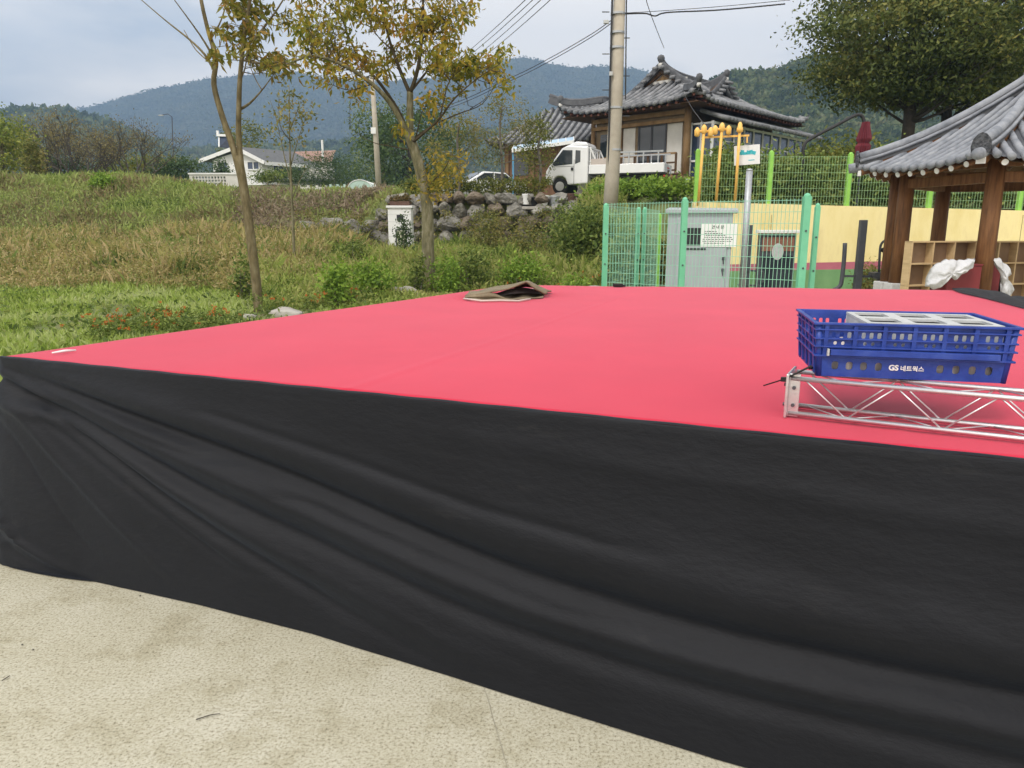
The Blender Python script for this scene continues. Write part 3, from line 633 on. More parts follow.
for nm, lb, (x, y), yy, rad, n, mt in SH:
    q = lt(x, y, yy); shrub(nm, lb, q, rad, n, mt, (.10,.05), 'weed', 'weeds and bushes behind the stage', stems=9, lump=30)
BG = [('vine_bush','bright green bush in front of the truck bed',(630,196),26.0,(1.45,.8,.33),3200,f_bright),
 ('vine_bush','green bush left of the mint fence post',(588,240),21.0,(.9,.8,.85),3800,f_green),
 ('vine_bush','yellow green bush sloping right toward the yellow wall',(672,205),24,(1.2,.8,.38),2400,f_bright),
 ('vine_bush','dark bush seen through the mint green mesh',(634,240),17.6,(.75,.7,.75),2400,f_green),
 ('vine_bush','lower bush seen through the side mesh near the grey cabinet',(655,262),17.0,(.55,.5,.7),1600,f_olive)]
for nm, lb, (x, y), yy, rad, n, mt in BG:
    q = lt(x, y, yy); shrub(nm, lb, q, rad, n, mt, (.13,.075), 'bush', 'bushes on the slope', stems=10, lump=40)
# hedges on the terrace behind the mesh fence
HG = [('terrace_hedge','dense dark hedge behind the fence below the sunroom windows',(735,0),21.0,(1.4,.8,.80),5600,f_green),
 ('terrace_hedge','tall green shrub between the yellow pipes and the sign',(722,0),22.5,(.75,.6,.85),3000,f_green),
 ('terrace_hedge','dark hedge right of the lime post under the sunroom',(800,0),21.0,(1.4,.8,.75),5400,f_green),
 ('terrace_hedge','yellowish hedge top behind the closed red parasol',(835,0),22.5,(1.7,.9,.95),5200,f_hedge),
 ('terrace_hedge','green hedge behind the fence seen under the pavilion eave',(905,0),21.0,(2.2,.8,.80),6500,f_green),
 ('terrace_hedge','pale hedge behind the fence right of the pavilion posts',(1000,0),21.5,(2.4,.8,.8),6000,f_green)]
for nm, lb, (x, y), yy, rad, n, mt in HG:
    q = at(x, 200, yy); q = Vector((q.x, yy, gz(q.x, yy))); shrub(nm, lb, q, rad, n, mt, (.14,.075), 'hedge', 'hedges behind the fence', stems=10, lump=44)
# low hedge along the top of the stone wall
hx = np.linspace(-4.4, 1.45, 70)
t = thing('clipped_hedge', 'low clipped hedge along the top of the boulder wall', 'hedge', (-1, 31.0, 2.9))
C = np.stack([np.repeat(hx, 3)+rng.normal(size=210)*.05, 31.0+rng.uniform(-.35,.35,210), 2.9+rng.uniform(.1,.62,210)], 1)
s = MB()
for i in range(0, 70, 5): s.tube(bent((hx[i],31.0,2.8),(hx[i]+.1,31.0,3.4),4,.05), [.02,.015,.01,.006], 5)
build(s, 'stem', m_bark_grey, t, split=True); quads(clusters(C, 34, (.13,.13,.10), .10, .055), 'foliage', f_hedge, t)

# flowering plants
FL = [(92,333,9.9),(112,326,10.4),(128,327,10.3),(147,321,10.9),(163,322,10.8),(180,316,11.3),(196,318,11.2),(213,312,11.7),(232,311,11.9),(150,309,12.6),(268,300,13.2),(318,296,14.2),(350,291,15.0),(500,290,16.3),(520,284,18),(556,283,17.6),(580,278,18.6),(605,275,18.0)]
pos = ['at the near left stage edge','left of the others along the red carpet','','','','','','','','','','','','','','','','']
for i, (x, y, yy) in enumerate(FL):
    q = at(x, y+6, yy); q = Vector((q.x, yy, gz(q.x, yy)))
    if i < 10: lb, g = 'low plant with small orange flowers growing along the left stage edge', 'orange flowers left of the slim forked tree'
    elif i < 13: lb, g = 'low orange flowering plant between the forked tree and the golden tree', 'orange flowers between the two trees'
    else: lb, g = 'low orange flowering plant behind the folded tarpaulin and the bare path', 'orange flowers right of the golden tree'
    t = thing('flowering_plant', lb, 'flower', q, g)
    h = rng.uniform(.24,.36) + max(0, (at(x,y,yy).z - q.z)-.25)*.6
    n = 26; C = np.stack([q.x+rng.normal(size=n)*.16, q.y+rng.normal(size=n)*.14, q.z+rng.uniform(.03,h,n)], 1)
    quads(clusters(C, 9, (.05,.05,.05), .10, .022, .4), 'foliage', f_green, t)
    k = int(rng.integers(4,9)); F = np.stack([q.x+rng.normal(size=k)*.17, q.y+rng.normal(size=k)*.15, q.z+h+rng.normal(size=k)*.06], 1)
    [quads(clusters(F[j:j+1], 8, (.012,.012,.008), .036, .026), 'flower', f_orange, t) for j in range(k)]

# ------------------------------------------------------------------ stones
def rock_mesh(seed, d=(1,1,1), sub=4):
    import bmesh
    bm = bmesh.new(); bmesh.ops.create_icosphere(bm, subdivisions=sub, radius=.5)
    r = np.random.default_rng(seed); k = r.normal(size=(15,3)); k /= np.linalg.norm(k, axis=1, keepdims=True); off = r.uniform(.27,.44,15)
    for v in bm.verts:
        c = np.array(v.co)
        for n, o in zip(k, off):
            e = c@n - o
            if e > 0: c = c - n*e*.97
        c *= 1 + .06*math.sin(c[0]*13+seed)+.05*math.sin(c[1]*17+seed*2)*math.sin(c[2]*15)
        v.co = Vector((c[0]*d[0]*1.15, c[1]*d[1]*1.15, c[2]*d[2]*1.15))
    me = bpy.data.meshes.new('boulder'); bm.to_mesh(me); bm.free(); return me
wall = thing('boulder_wall', 'dry stone retaining wall of big grey boulders below the hedge', 'stone wall', (-1.5,29.7,.4))
protos = []
m_rock2 = M('brown_stone', (.07,.055,.04), (.16,.13,.095), scale=2.2, rough=.9, bump=1.0, bscale=6, c3=(.24,.20,.16), bdist=.12)
m_rock3 = M('pale_grey_stone', (.12,.115,.10), (.24,.23,.205), scale=2.0, rough=.9, bump=1.0, bscale=7, c3=(.34,.33,.30), bdist=.12)
for i in range(9):
    me = rock_mesh(20+i); me.materials.append((m_rock, m_rock2, m_rock3)[i % 3]); protos.append(me)
n = 0
rows = [(.55,.72),(1.15,.70),(1.72,.64),(2.25,.6),(2.72,.46)]
for ri, (z, hh) in enumerate(rows):
    x = -8.6 if ri in (1,2) else -5.4 - rng.random()*.4
    while x < 2.5 and n < 98:
        wd = rng.uniform(.55, 1.15)*(.8 if ri > 3 else 1)
        if x < -5.3: zz = z - .25*(ri) + .35
        else: zz = z
        o = bpy.data.objects.new('boulder', protos[int(rng.integers(0,9))]); col.objects.link(o); o.parent = wall
        o.location = Vector((x+wd/2, 29.75+rng.normal()*.07+.08*ri, zz+rng.normal()*.05)) - wall.location
        o.rotation_euler = (rng.normal()*.25, rng.normal()*.25, rng.choice((0, math.pi))+rng.normal()*.3)
        o.scale = (wd*1.06, .8, hh*rng.uniform(.95,1.25)); x += wd*.92; n += 1
C = np.stack([rng.uniform(-8.3,2.4,150), 29.32+rng.normal(size=150)*.07, rng.uniform(.4,2.2,150)], 1)
o = quads(clusters(C, 40, (.13,.05,.09), .09, .05), 'creeping_plants', f_olive); tag(o, 'creeping weeds growing from the gaps of the boulder wall', 'weeds', kind='stuff')
for nm, lb, px_, py_, yy, d, mt, sd in (('flat_stone','flat pale stone beside the forked tree at the stage edge',284,311,13.0,(.75,.5,.32),m_rock_pale,3),
     ('flat_stone','small pale stone left of the forked tree trunk',248,315,13.0,(.3,.3,.16),m_rock_pale,4),
     ('round_stone','grey boulder in the grass left of the golden tree',402,294,16.5,(.75,.5,.48),m_rock_pale,5),
     ('round_stone','pale stone touching the grey boulder left of the golden tree',416,297,16.2,(.5,.45,.34),m_rock_pale,6),
     ('path_boulder','long pale boulder beside the mint green fence post',590,279,16.2,(1.5,.7,.45),m_rock_pale,7),
     ('path_boulder','small pale rock above the long boulder by the fence',600,262,18,(.5,.4,.34),m_rock_pale,9),
     ('flat_stone','low grey stone behind the right end of the tarpaulin',560,284,16.8,(.7,.5,.25),m_rock_pale,11)):
    q = lt(px_, py_, yy); me = rock_mesh(sd, d); o = link(nm, me, mt, smooth=True, org=q+Vector((0,0,d[2]*.28))); tag(o, lb, 'stone')

# ------------------------------------------------------------------ STAGE
ZS = 1.0
A = onz(0,356.5,ZS); A = Vector((-2.43,3.44,ZS)); Rr = Vector((2.85,1.215,ZS)); B = Vector((4.36,7.28,ZS)); Dd = Vector((-.02,7.92,ZS))
stage = thing('stage', 'low stage with red felt top and black fabric skirt', 'stage', (1,4.5,0))
mb = MB()
def fn(u, v):
    q = (A.lerp(Rr, u)).lerp(Dd.lerp(B, u), v)
    return q + Vector((0,0,.0016*math.sin(q.x*2.3+q.y*1.1) + .0014*math.sin(q.x*5.1-q.y*3.3) + .0030*math.exp(-((u-.34)/.0035)**2) + .0030*math.exp(-((u-.67)/.0035)**2) + .003*(float(fbm(np.array(q.x*2+9), np.array(q.y*2), 3))-.47)))
mb.grid(240, 90, fn)
o = build(mb, 'carpet', m_carpet, stage, smooth=True)
so = o.modifiers.new('thick', 'SOLIDIFY'); so.thickness = .006; so.offset = -1
# deck under the carpet
mb = MB(); inset = lambda q: q + (Vector((1,4.6,ZS))-q)*.006
mb.prism([inset(q)-Vector((0,0,.09)) for q in (A, Rr, B, Dd)], (0,0,0), (0,0,.075)); build(mb, 'deck', m_wood_dk, stage)
# skirt
segs = [Dd, A, Rr, B]; cum = [0]
for i in range(3): cum.append(cum[-1] + (segs[i+1]-segs[i]).length)
Ls = cum[1]
def path(s):
    for i in range(3):
        if s <= cum[i+1] or i == 2:
            t = (s-cum[i])/(cum[i+1]-cum[i]); p = segs[i].lerp(segs[i+1], t)
            d = (segs[i+1]-segs[i]).normalized(); n = Vector((d.y, -d.x, 0))
            return p, n
def nrm(s):
    n = Vector((0,0,0))
    for k in (-.09,-.045,0,.045,.09):
        n += path(min(max(s+k, 0), cum[3]-.001))[1]
    return n.normalized()
folds = [ # (path points (s,v)), amp, width
 ([(0,.07),(.66,.37),(1.15,.61),(1.75,.81),(2.4,.99)], -.034, .040),
 ([(.3,.17),(.95,.39),(1.33,.51),(1.75,.60),(2.2,.70),(2.63,.77),(3.2,.80),(4.1,.79),(5.7,.82)], -.036, .042),
 ([(.05,.02),(.6,.16),(1.2,.27),(1.75,.37),(2.2,.48),(2.63,.56),(3.0,.60),(3.4,.62),(4.1,.62),(5.7,.64)], -.044, .046),
 ([(.3,.12),(.95,.28),(1.33,.40),(1.75,.49),(2.2,.60),(2.63,.67),(3.2,.71),(4.1,.705),(5.7,.72)], .026, .050),
 ([(.2,.22),(.66,.30),(1.0,.46),(1.4,.61),(1.75,.71),(2.2,.83),(2.6,.92)], .022, .045),
 ([(.3,.04),(1.2,.17),(1.75,.26),(2.2,.36),(2.63,.43),(3.4,.48),(4.1,.49),(5.7,.50)], .022, .085),
 ([(.05,.15),(.35,.40),(.7,.66),(1.1,.95)], .018, .045),
 ([(.0,.20),(.2,.50),(.5,.80),(.7,1.0)], -.014, .04),
 ([(.02,.03),(.3,.13),(.8,.26),(1.2,.34)], -.018, .022),
 ([(.02,.10),(.3,.26),(.7,.46),(1.1,.66),(1.4,.80)], -.016, .022),
 ([(1.3,.14),(1.9,.24),(2.5,.35),(3.0,.40)], -.010, .022),
 ([(1.75,.45),(2.3,.57),(2.8,.655),(3.6,.675)], -.012, .024),
 ([(2.4,.09),(2.9,.13),(4.1,.18),(5.7,.19)], .007, .05),
 ([(.02,.62),(.05,.76),(.14,.86),(.34,.95),(.55,1.0)], .050, .026),
 ([(.0,.70),(.03,.84),(.12,.93),(.3,1.0)], -.04, .03)]
_K = np.linspace(-.22,.22,7)
def disp(s, v):
    u = s - Ls; o = float(np.interp(u, [-1.5,-.25,0,.5,1.2,1.8,2.5,3.4,5.7], [.12,.20,.15,.085,.058,.058,.10,.16,.20]))*v**.9 + .010*math.sin(u*1.7+v*2.0)*v*(1-v**4)
    if u < -.05: return o + .02*math.sin(u*6+v*2)*v
    for pts, a, w in folds:
        if u < pts[0][0]-.25 or u > pts[-1][0]+.25: continue
        vi = float(np.mean(np.interp(u+_K, [q[0] for q in pts], [q[1] for q in pts]))) if w > .031 else float(np.interp(u, [q[0] for q in pts], [q[1] for q in pts]))
        fade = min(1, (u-pts[0][0]+.25)/.35, (pts[-1][0]+.25-u)/.35); fade = max(0, fade)
        ww = w*(.72+.07*min(u, 3)); o += a*fade*math.exp(-((v-vi)/ww)**2)*min(1, v*7)*(1-v**4)
    o += (float(fbm(np.array(u*1.3+50-v*1.2), np.array(v*3.2-u*.7), 3))-.47)*.016*min(1, v*4)*(1-v**5)
    o += (float(fbm(np.array(u*3.1+20-v*3.2), np.array(v*9.2-u*2.3), 3))-.47)*.008*min(1, v*4)
    return o
mb = MB(); NU, NV = 620, 110
def fs(a, b):
    s = a*cum[3]; q, n = path(s); nn = nrm(s); v = b
    o = disp(s, v); top = .012 if v < .001 else .012
    z = ZS - .001 - v*(ZS - .006)
    if v < .02: z = ZS + (.003 if s > Ls-.02 else -.010) - v*.3
    return q + nn*(o+top) + Vector((0,0,z-ZS))
mb.grid(NU, NV, fs); o = build(mb, 'skirt', m_skirt, stage, smooth=True)
# fabric rolled over the top edge
mb = MB()
def lip(a, b):
    s = Ls + .01 + a*(cum[2]-Ls-.01); q, n = path(s); nn = nrm(s); w = .012*(1-b) - .020*b
    return q + nn*w + Vector((0,0,.0032+.004*math.sin(math.pi*min(1,b*1.2))+.001*math.sin(s*23)))
mb.grid(460, 4, lip); build(mb, 'skirt_hem', m_skirt, stage, smooth=True)
# loose cloth pooled at the left corner foot
mb = MB()
def pool(a, b):
    s = Ls - .5 + a*1.15; q, n = path(s); nn = nrm(s); e = .10+.165*.9
    k = math.sin(math.pi*a)**.6
    o = .035 + b*(.085*k+.03)
    return Vector((q.x, q.y, 0)) + nn*o + Vector((0,0,.006+ .10*(1-b)**2*k + .018*math.sin(a*17+b*5)*(1-b)*k))
mb.grid(60, 16, pool); build(mb, 'pooled_cloth', m_skirt, stage, smooth=True)

# black cloth heap on the far right stage corner
mb = MB(); p0 = onz(952,290,1.0); p1 = onz(1040,312,1.0); d = (p1-p0); nn = Vector((d.y,-d.x,0)).normalized()
if nn.x < 0: nn = -nn
def hp(a, b):
    q = p0 + d*a; wv = .30*min(1, a*5)**.8*(1+.2*math.sin(a*9))
    z = .008 + (.030+.010*math.sin(a*11)+.008*math.sin(a*23))*math.sin(math.pi*b)**.7*min(1,a*4+.15) + .007*math.sin(b*15+a*7)*math.sin(math.pi*b)
    return q + nn*(b-.12)*wv + Vector((0,0,z))
mb.grid(70, 20, hp); o = build(mb, 'black_cloth', m_black_cloth, smooth=True, org=p0); tag(o, 'bundled black cloth lying along the far right stage edge', 'cloth')

# folded tarpaulin
q0 = onz(505,300,1.0); t = thing('folded_tarpaulin', 'folded olive tarpaulin sack with grey lining lying on the red stage', 'tarpaulin', (q0.x,q0.y,1.0))
W2 = .70
def tp(px_, py_, z): return onz(px_, py_, z)
lo = [onz(466,300,1.006), onz(497,301,1.006), onz(516,300.5,1.006), onz(541,296,1.006), onz(546,289,1.006), onz(505,289,1.006), onz(470,293,1.006)]
mb = MB()
# upper sheet: left plate rising to a peak, dropping to the right flap
L0, L1 = onz(465,299,1.012), onz(467,291.5,1.05)
def up(a, b):
    # a along left->right, b front->back
    x = np.interp(a, [0,.25,.5,.68,.85,1], [465,482,508,526,536,546]); yf = np.interp(a, [0,.25,.5,.68,.85,1], [299.5,300.5,297,289.5,294,296])
    zf = np.interp(a, [0,.25,.5,.68,.85,1], [.040,.058,.10,.155,.085,.035])
    f = at(x, yf, 6.28) if False else None
    base = onz(x, 300 - 4*max(0,a-.5), 1.0)
    back = Vector((base.x+.07, base.y+.62-.12*a, 1.0))
    zb = np.interp(a, [0,.3,.6,.8,1], [.02,.06,.075,.05,.02])
    q = base.lerp(back, b); z = zf*(1-b)+zb*b + .012*math.sin(b*7+a*6)*math.sin(math.pi*b) + .02*math.sin(math.pi*b)
    return Vector((q.x+.01*math.sin(b*9), q.y+.008*math.sin(a*21), 1.0+z))
mb.grid(40, 24, up); o = build(mb, 'upper_sheet', m_tarp, t, smooth=True); so = o.modifiers.new('thick','SOLIDIFY'); so.thickness = .012; so.offset = -1
mb = MB()
def lowr(a, b):
    x = np.interp(a, [0,.4,1], [466,500,543]); base = onz(x, 301-4*max(0,a-.55), 1.0); base.y += .02
    q = base + Vector((.06*b, .55*b, 0)); return Vector((q.x, q.y, 1.007 + .01*math.sin(a*20)*math.sin(math.pi*b)+.006*b))
mb.grid(30, 8, lowr); o = build(mb, 'lower_sheet', m_tarp, t, smooth=True); so = o.modifiers.new('thick','SOLIDIFY'); so.thickness = .006; so.offset = 1
mb = MB()
def frontfold(a, b):
    q = up(a*.52, 0); k_ = float(1-ss(.55,1,a)); return Vector((q.x, q.y+.004-.02*math.sin(math.pi*b), 1.010+(q.z-1.014)*b*k_))
mb.grid(20, 6, frontfold); build(mb, 'front_fold', m_tarp, t, smooth=True)
mb = MB()
def inn(a, b):
    x = np.interp(a, [0,1], [493,542]); base = onz(x, 299.6-3.4*a, 1.0); q = base + Vector((.02*b,.0+.45*b,0))
    return Vector((q.x, q.y, 1.016 + .05*math.sin(math.pi*min(1,a*1.0))*math.sin(math.pi*(.15+.6*b)) ))
mb.grid(20, 10, inn); build(mb, 'lining', m_tarp_in, t, smooth=True)
mb = MB(); mb.tube([onz(464,299.2,1.012)+Vector((0,0,.004)), onz(482,301,1.014), onz(500,300.5,1.012), onz(518,301,1.012), onz(530,299,1.012)], .009, 6); build(mb, 'seam', m_tarp_pale, t, smooth=True)

# small litter on the stage
mb = MB(); a, b_ = onz(52,353,1.012), onz(76,350.2,1.012); mb.tube([a, a.lerp(b_,.5)+Vector((0,.004,.002)), b_], [.004,.007,.004], 6)
o = build(mb, 'pen', m_white, smooth=True, org=a); tag(o, 'short white stick lying on the left end of the red carpet', 'stick')
mb = MB(); q = onz(618,287,1.0); mb.box(q+Vector((0,0,.018)), (.10,.05,.034)); mb.box(q+Vector((.05,.01,.012)), (.06,.03,.02))
o = build(mb, 'black_clip', m_blackpl, bevel=.006, org=q); tag(o, 'small black clip on the back edge of the red stage', 'clip')

# ------------------------------------------------------------------ truss
TR0 = onz(788,417,1.0); TR0.z = 0; tdir = Vector((.564,-.31,0)).normalized(); tn = Vector((-tdir.y, tdir.x, 0))
if tn.y < 0: tn = -tn
TS, TL, TRr = .122, 1.7, .0078
truss = thing('truss', 'short square aluminium lattice truss lying on the front of the stage', 'truss', (TR0.x,TR0.y,1.0))
def tw(l, w_, h): q = TR0 + tdir*l + tn*w_; return Vector((q.x, q.y, 1.007+h))
for w_ in (0, TS):
    for h in (TRr, TS):
        mb = MB(); mb.tube([tw(.0,w_,h), tw(TL,w_,h)], TRr, 12); build(mb, 'main_tube', m_alu, truss, smooth=True)
mb = MB()
nd = 13; st = TL/nd
for w_ in (0, TS):
    for i in range(nd):
        a, b_ = (TRr, TS) if i % 2 else (TS, TRr)
        mb.tube([tw(.04+i*st, w_, a), tw(.04+(i+1)*st, w_, b_)], .0027, 6)
for h in (TRr, TS):
    for i in range(nd):
        a, b_ = (0, TS) if i % 2 else (TS, 0)
        mb.tube([tw(.04+i*st, a, h), tw(.04+(i+1)*st, b_, h)], .0027, 6)
build(mb, 'lattice_rod', m_alu, truss, smooth=True)
ax = Matrix((tdir, tn, Vector((0,0,1)))).transposed()
mb = MB(); mb.box(tw(-.008, TS/2, TS/2+.004), (.009, TS+.042, TS+.022), ax); build(mb, 'end_plate', m_alu, truss, bevel=.003)
for w_ in (.0, TS):
    for h in (.035, TS-.022):
        mb = MB(); c = tw(-.013, w_, h); mb.tube([c, c-tdir*.006], .006, 8); build(mb, 'bolt', m_grey_steel, truss)
mb = MB(); mb.box(tw(.012, 0, TS/2+.006), (.034, .006, TS+.018), ax); build(mb, 'end_plate', m_alu, truss, bevel=.002)
for h in (.035, TS-.03):
    mb = MB(); c = tw(.012, -.004, h); mb.tube([c, c-tn*.005], .006, 8); build(mb, 'bolt', m_grey_steel, truss)
# black cable tie
mb = MB()
a, m1, b_ = tw(-.085,.02,.085), tw(-.02,-.012,.118), tw(.055,.0,.165)
a.z -= 0.0
mb.bar(a, m1, .010, .004); mb.bar(m1, b_, .011, .005); mb.box(m1, (.018,.014,.014), ax); mb.tube([b_, b_+Vector((.01,.03,-.012)), tw(.055,TS*.5,.15)], .005, 6)
o = build(mb, 'cable_tie', m_blackpl, bevel=.0012, org=m1); tag(o, 'loose black cable tie sticking out at the truss end beside the blue crate', 'cable tie')

# ------------------------------------------------------------------ blue crate
def holed(w, h, holes, th):
    """flat plate in the xy plane, holes = (cx, cy, half w, half h, corner r)"""
    cu = bpy.data.curves.new('c', 'CURVE'); cu.dimensions = '2D'; cu.fill_mode = 'BOTH'; cu.extrude = th/2
    def spl(pts):
        s = cu.splines.new('POLY'); s.points.add(len(pts)-1); s.use_cyclic_u = True
        for q, p_ in zip(s.points, pts): q.co = (p_[0], p_[1], 0, 1)
    spl([(0,0),(w,0),(w,h),(0,h)])
    for cx, cy, hw, hh, r in holes:
        pts = []
        for sx, sy, a0 in ((1,1,0),(-1,1,90),(-1,-1,180),(1,-1,270)):
            for k in range(5):
                an = R(a0+k*22.5); pts.append((cx+sx*(hw-r)+r*math.cos(an), cy+sy*(hh-r)+r*math.sin(an)))
        spl(pts)
    ob = bpy.data.objects.new('c', cu); me = bpy.data.meshes.new_from_object(ob)
    mb = MB(); mb.v = [tuple(v.co) for v in me.vertices]; mb.f = [tuple(f.vertices) for f in me.polygons]
    bpy.data.objects.remove(ob); bpy.data.curves.remove(cu); bpy.data.meshes.remove(me); return mb
CB = Vector((.975, 2.305, 1.007+TS+TRr+.001)); cdx = Vector((.524,-.122,0)).normalized(); cdy = Vector((-cdx.y, cdx.x, 0))
CW, CD, CHt, TP = .535, .36, .170, .011     # bottom size, height, taper per side
crate = thing('blue_crate', 'blue plastic delivery crate with white lettering resting on the truss', 'crate', CB)
def cw(x, y, z): q = CB + cdx*x + cdy*y; return Vector((q.x, q.y, q.z+z))
def place(mb, o, ex, ey, ez):   # local plate -> crate coordinates
    o, ex, ey, ez = map(Vector, (o, ex, ey, ez))
    mb.v = [tuple(cw(*(o+ex*v[0]+ey*v[1]+ez*v[2]))) for v in mb.v]; return mb
th = .004
lowh = [(x_, .036, .0098, .0130, .008) for x_ in (.050,.092,.134,.177,.352,.396,.441,.486)]
uph = []
for g in range(6):
    for k in range(3): uph.append((.058+g*.0865-.012+k*.0225-.008, .134, .0060, .0095, .004))
    for k in range(2): uph.append((.058+g*.0865-.006+k*.0225-.008, .108, .0050, .0055, .004))
sl = TP/CHt
mb = place(holed(CW, CHt, lowh+uph, th), (0,0,0), (1,0,0), (0,-sl,1), (0,-1,0))
mb.v = [tuple(Vector(v)) for v in mb.v]; build(mb, 'front_wall', m_blue, crate)
mb = place(holed(CW, CHt, lowh+uph, th), (0,CD,0), (1,0,0), (0,sl,1), (0,1,0)); build(mb, 'back_wall', m_blue, crate)
sideh = [(.06+.045*i, .045, .009, .014, .008) for i in range(6)] + [(CD/2, .137, .05, .013, .012)]
mb = place(holed(CD, CHt, sideh, th), (0,0,0), (0,1,0), (-sl,0,1), (-1,0,0)); build(mb, 'side_wall', m_blue, crate)
mb = place(holed(CD, CHt, sideh, th), (CW,0,0), (0,1,0), (sl,0,1), (1,0,0)); build(mb, 'side_wall', m_blue, crate)
mb = MB()   # tapered corner posts closing the walls
for (x, y, sx, sy) in ((0,0,-1,-1),(CW,0,1,-1),(CW,CD,1,1),(0,CD,-1,1)):
    mb.tube([cw(x-sx*.006,y-sy*.006,0), cw(x+sx*(TP-.004),y+sy*(TP-.004),CHt)], .011, 10)
build(mb, 'corner_post', m_blue, crate, smooth=True, split=True)
mb = MB(); mb.prism([cw(0,0,.002), cw(CW,0,.002), cw(CW,CD,.002), cw(0,CD,.002)], (0,0,0), (0,0,.006)); build(mb, 'floor', m_blue, crate)
def ring(name, z, h, out, ith=.0):
    mb = MB(); e0 = sl*z; o = e0+out
    p_in = [(-e0+ith,-e0+ith),(CW+e0-ith,-e0+ith),(CW+e0-ith,CD+e0-ith),(-e0+ith,CD+e0-ith)]
    p_o = [(-o,-o),(CW+o,-o),(CW+o,CD+o),(-o,CD+o)]
    for k in range(4):
        a, b_, c, d_ = p_o[k], p_o[(k+1)%4], p_in[(k+1)%4], p_in[k]
        mb.hexa([cw(*a,z), cw(*b_,z), cw(*c,z), cw(*d_,z), cw(*a,z+h), cw(*b_,z+h), cw(*c,z+h), cw(*d_,z+h)])
    return build(mb, name, m_blue, crate, bevel=.0012)
ring('rim', CHt-.004, .007, .014); ring('band', CHt-.022, .005, .011, -.001); ring('band', .119, .005, .010, -.001); ring('band', .094, .005, .012, -.001); ring('band', .064, .006, .012, -.001)
mb = MB(); mb.prism([cw(.03,-.0285,.071), cw(CW-.03,-.0285,.071), cw(CW-.03,-.0285,.090), cw(.03,-.0285,.090)], (0,0,0), tuple(cdy*.02)); build(mb, 'label_rail', m_blue, crate, bevel=.0015)
mb = MB(); mb.prism([cw(.020,-.0300,.070), cw(.026,-.0300,.070), cw(.026,-.0300,.091), cw(.020,-.0300,.091)], (0,0,0), tuple(cdy*.012)); build(mb, 'label_tab', m_greypl, crate)
mb = MB()
for i in range(7):
    x = .015+i*(CW-.03)/6
    mb.bar(cw(x,-sl*.07-.006,.068), cw(x,-sl*CHt-.008,CHt-.004), .005, .012, up=tuple(cdx)); mb.bar(cw(x,CD+sl*.07+.006,.068), cw(x,CD+sl*CHt+.008,CHt-.004), .005, .012, up=tuple(cdx))
for i in range(5):
    y = .02+i*(CD-.04)/4
    mb.bar(cw(-sl*.01-.006,y,.008), cw(-sl*CHt-.008,y,CHt-.004), .006, .012, up=tuple(cdy)); mb.bar(cw(CW+.006,y,.008), cw(CW+sl*CHt+.008,y,CHt-.004), .006, .012, up=tuple(cdy))
build(mb, 'rib', m_blue, crate, split=True)
def text_on(body, size, org, ex, ey, name, mat, parent, off=.0, th_=.0008):
    cu = bpy.data.curves.new('t', 'FONT'); cu.body = body; cu.size = size; cu.extrude = th_; cu.offset = off; cu.resolution_u = 4
    ob = bpy.data.objects.new('t', cu); col.objects.link(ob); bpy.context.view_layer.update()
    me = bpy.data.meshes.new_from_object(ob.evaluated_get(bpy.context.evaluated_depsgraph_get()))
    xs_ = [v.co.x for v in me.vertices]
    ex, ey = Vector(ex), Vector(ey); ez = ex.cross(ey)
    mb = MB(); mb.v = [tuple(Vector(org)+ex*v.co.x+ey*v.co.y+ez*v.co.z) for v in me.vertices]; mb.f = [tuple(f.vertices) for f in me.polygons]
    wdt = max(xs_)-min(xs_); bpy.data.objects.remove(ob); bpy.data.curves.remove(cu); bpy.data.meshes.remove(me)
    build(mb, name, mat, parent); return wdt
upv = Vector((0,0,1)); tz = .028
oo = cw(.206, -sl*tz-.0045, tz)
fw = [c for c in crate.children if c.name.startswith('front_wall')][0]
w_ = text_on('GS', .0235, oo, cdx, upv, 'lettering', m_white, fw, off=.0008)
text_on('네트웍스', .0185, oo+cdx*(w_+.005), cdx, upv, 'lettering', m_white, fw, off=.0003)
# grey trays in the crate
tray = thing('grey_tray_set', 'stack of pale grey plastic trays with dark openings filling the right of the blue crate', 'tray', cw(.33,.18,.01))
def traypart(x0, x1, y0, y1, z0, z1, name):
    W_, D_ = x1-x0, y1-y0; hs = []
    nx = 3
    for i in range(nx):
        for j in range(2): hs.append(((i+.5)*W_/nx, (j+.5)*D_/2, W_/nx*.36, D_/2*.34, .012))
    mb = holed(W_, D_, hs, .008); place(mb, (x0,y0,z1), (1,0,0), (0,1,0), (0,0,1)); build(mb, 'grid_top', m_greypl, tray)
    mb = MB()
    for i in range(nx+1):
        x = x0+W_*i/nx; x = min(max(x, x0+.004), x1-.004); mb.hexa([cw(x-.003,y0+.003,z0), cw(x+.003,y0+.003,z0), cw(x+.003,y1-.003,z0), cw(x-.003,y1-.003,z0), cw(x-.003,y0+.003,z1-.005), cw(x+.003,y0+.003,z1-.005), cw(x+.003,y1-.003,z1-.005), cw(x-.003,y1-.003,z1-.005)])
    for j in range(3):
        y = y0+D_*j/2; y = min(max(y, y0+.004), y1-.004); mb.hexa([cw(x0,y-.003,z0), cw(x1,y-.003,z0), cw(x1,y+.003,z0), cw(x0,y+.003,z0), cw(x0,y-.003,z1-.006), cw(x1,y-.003,z1-.006), cw(x1,y+.003,z1-.006), cw(x0,y+.003,z1-.006)])
    build(mb, 'divider', m_greypl, tray, split=True)
traypart(.14, CW-.008, .030, CD-.010, .012, .166, 'tray')
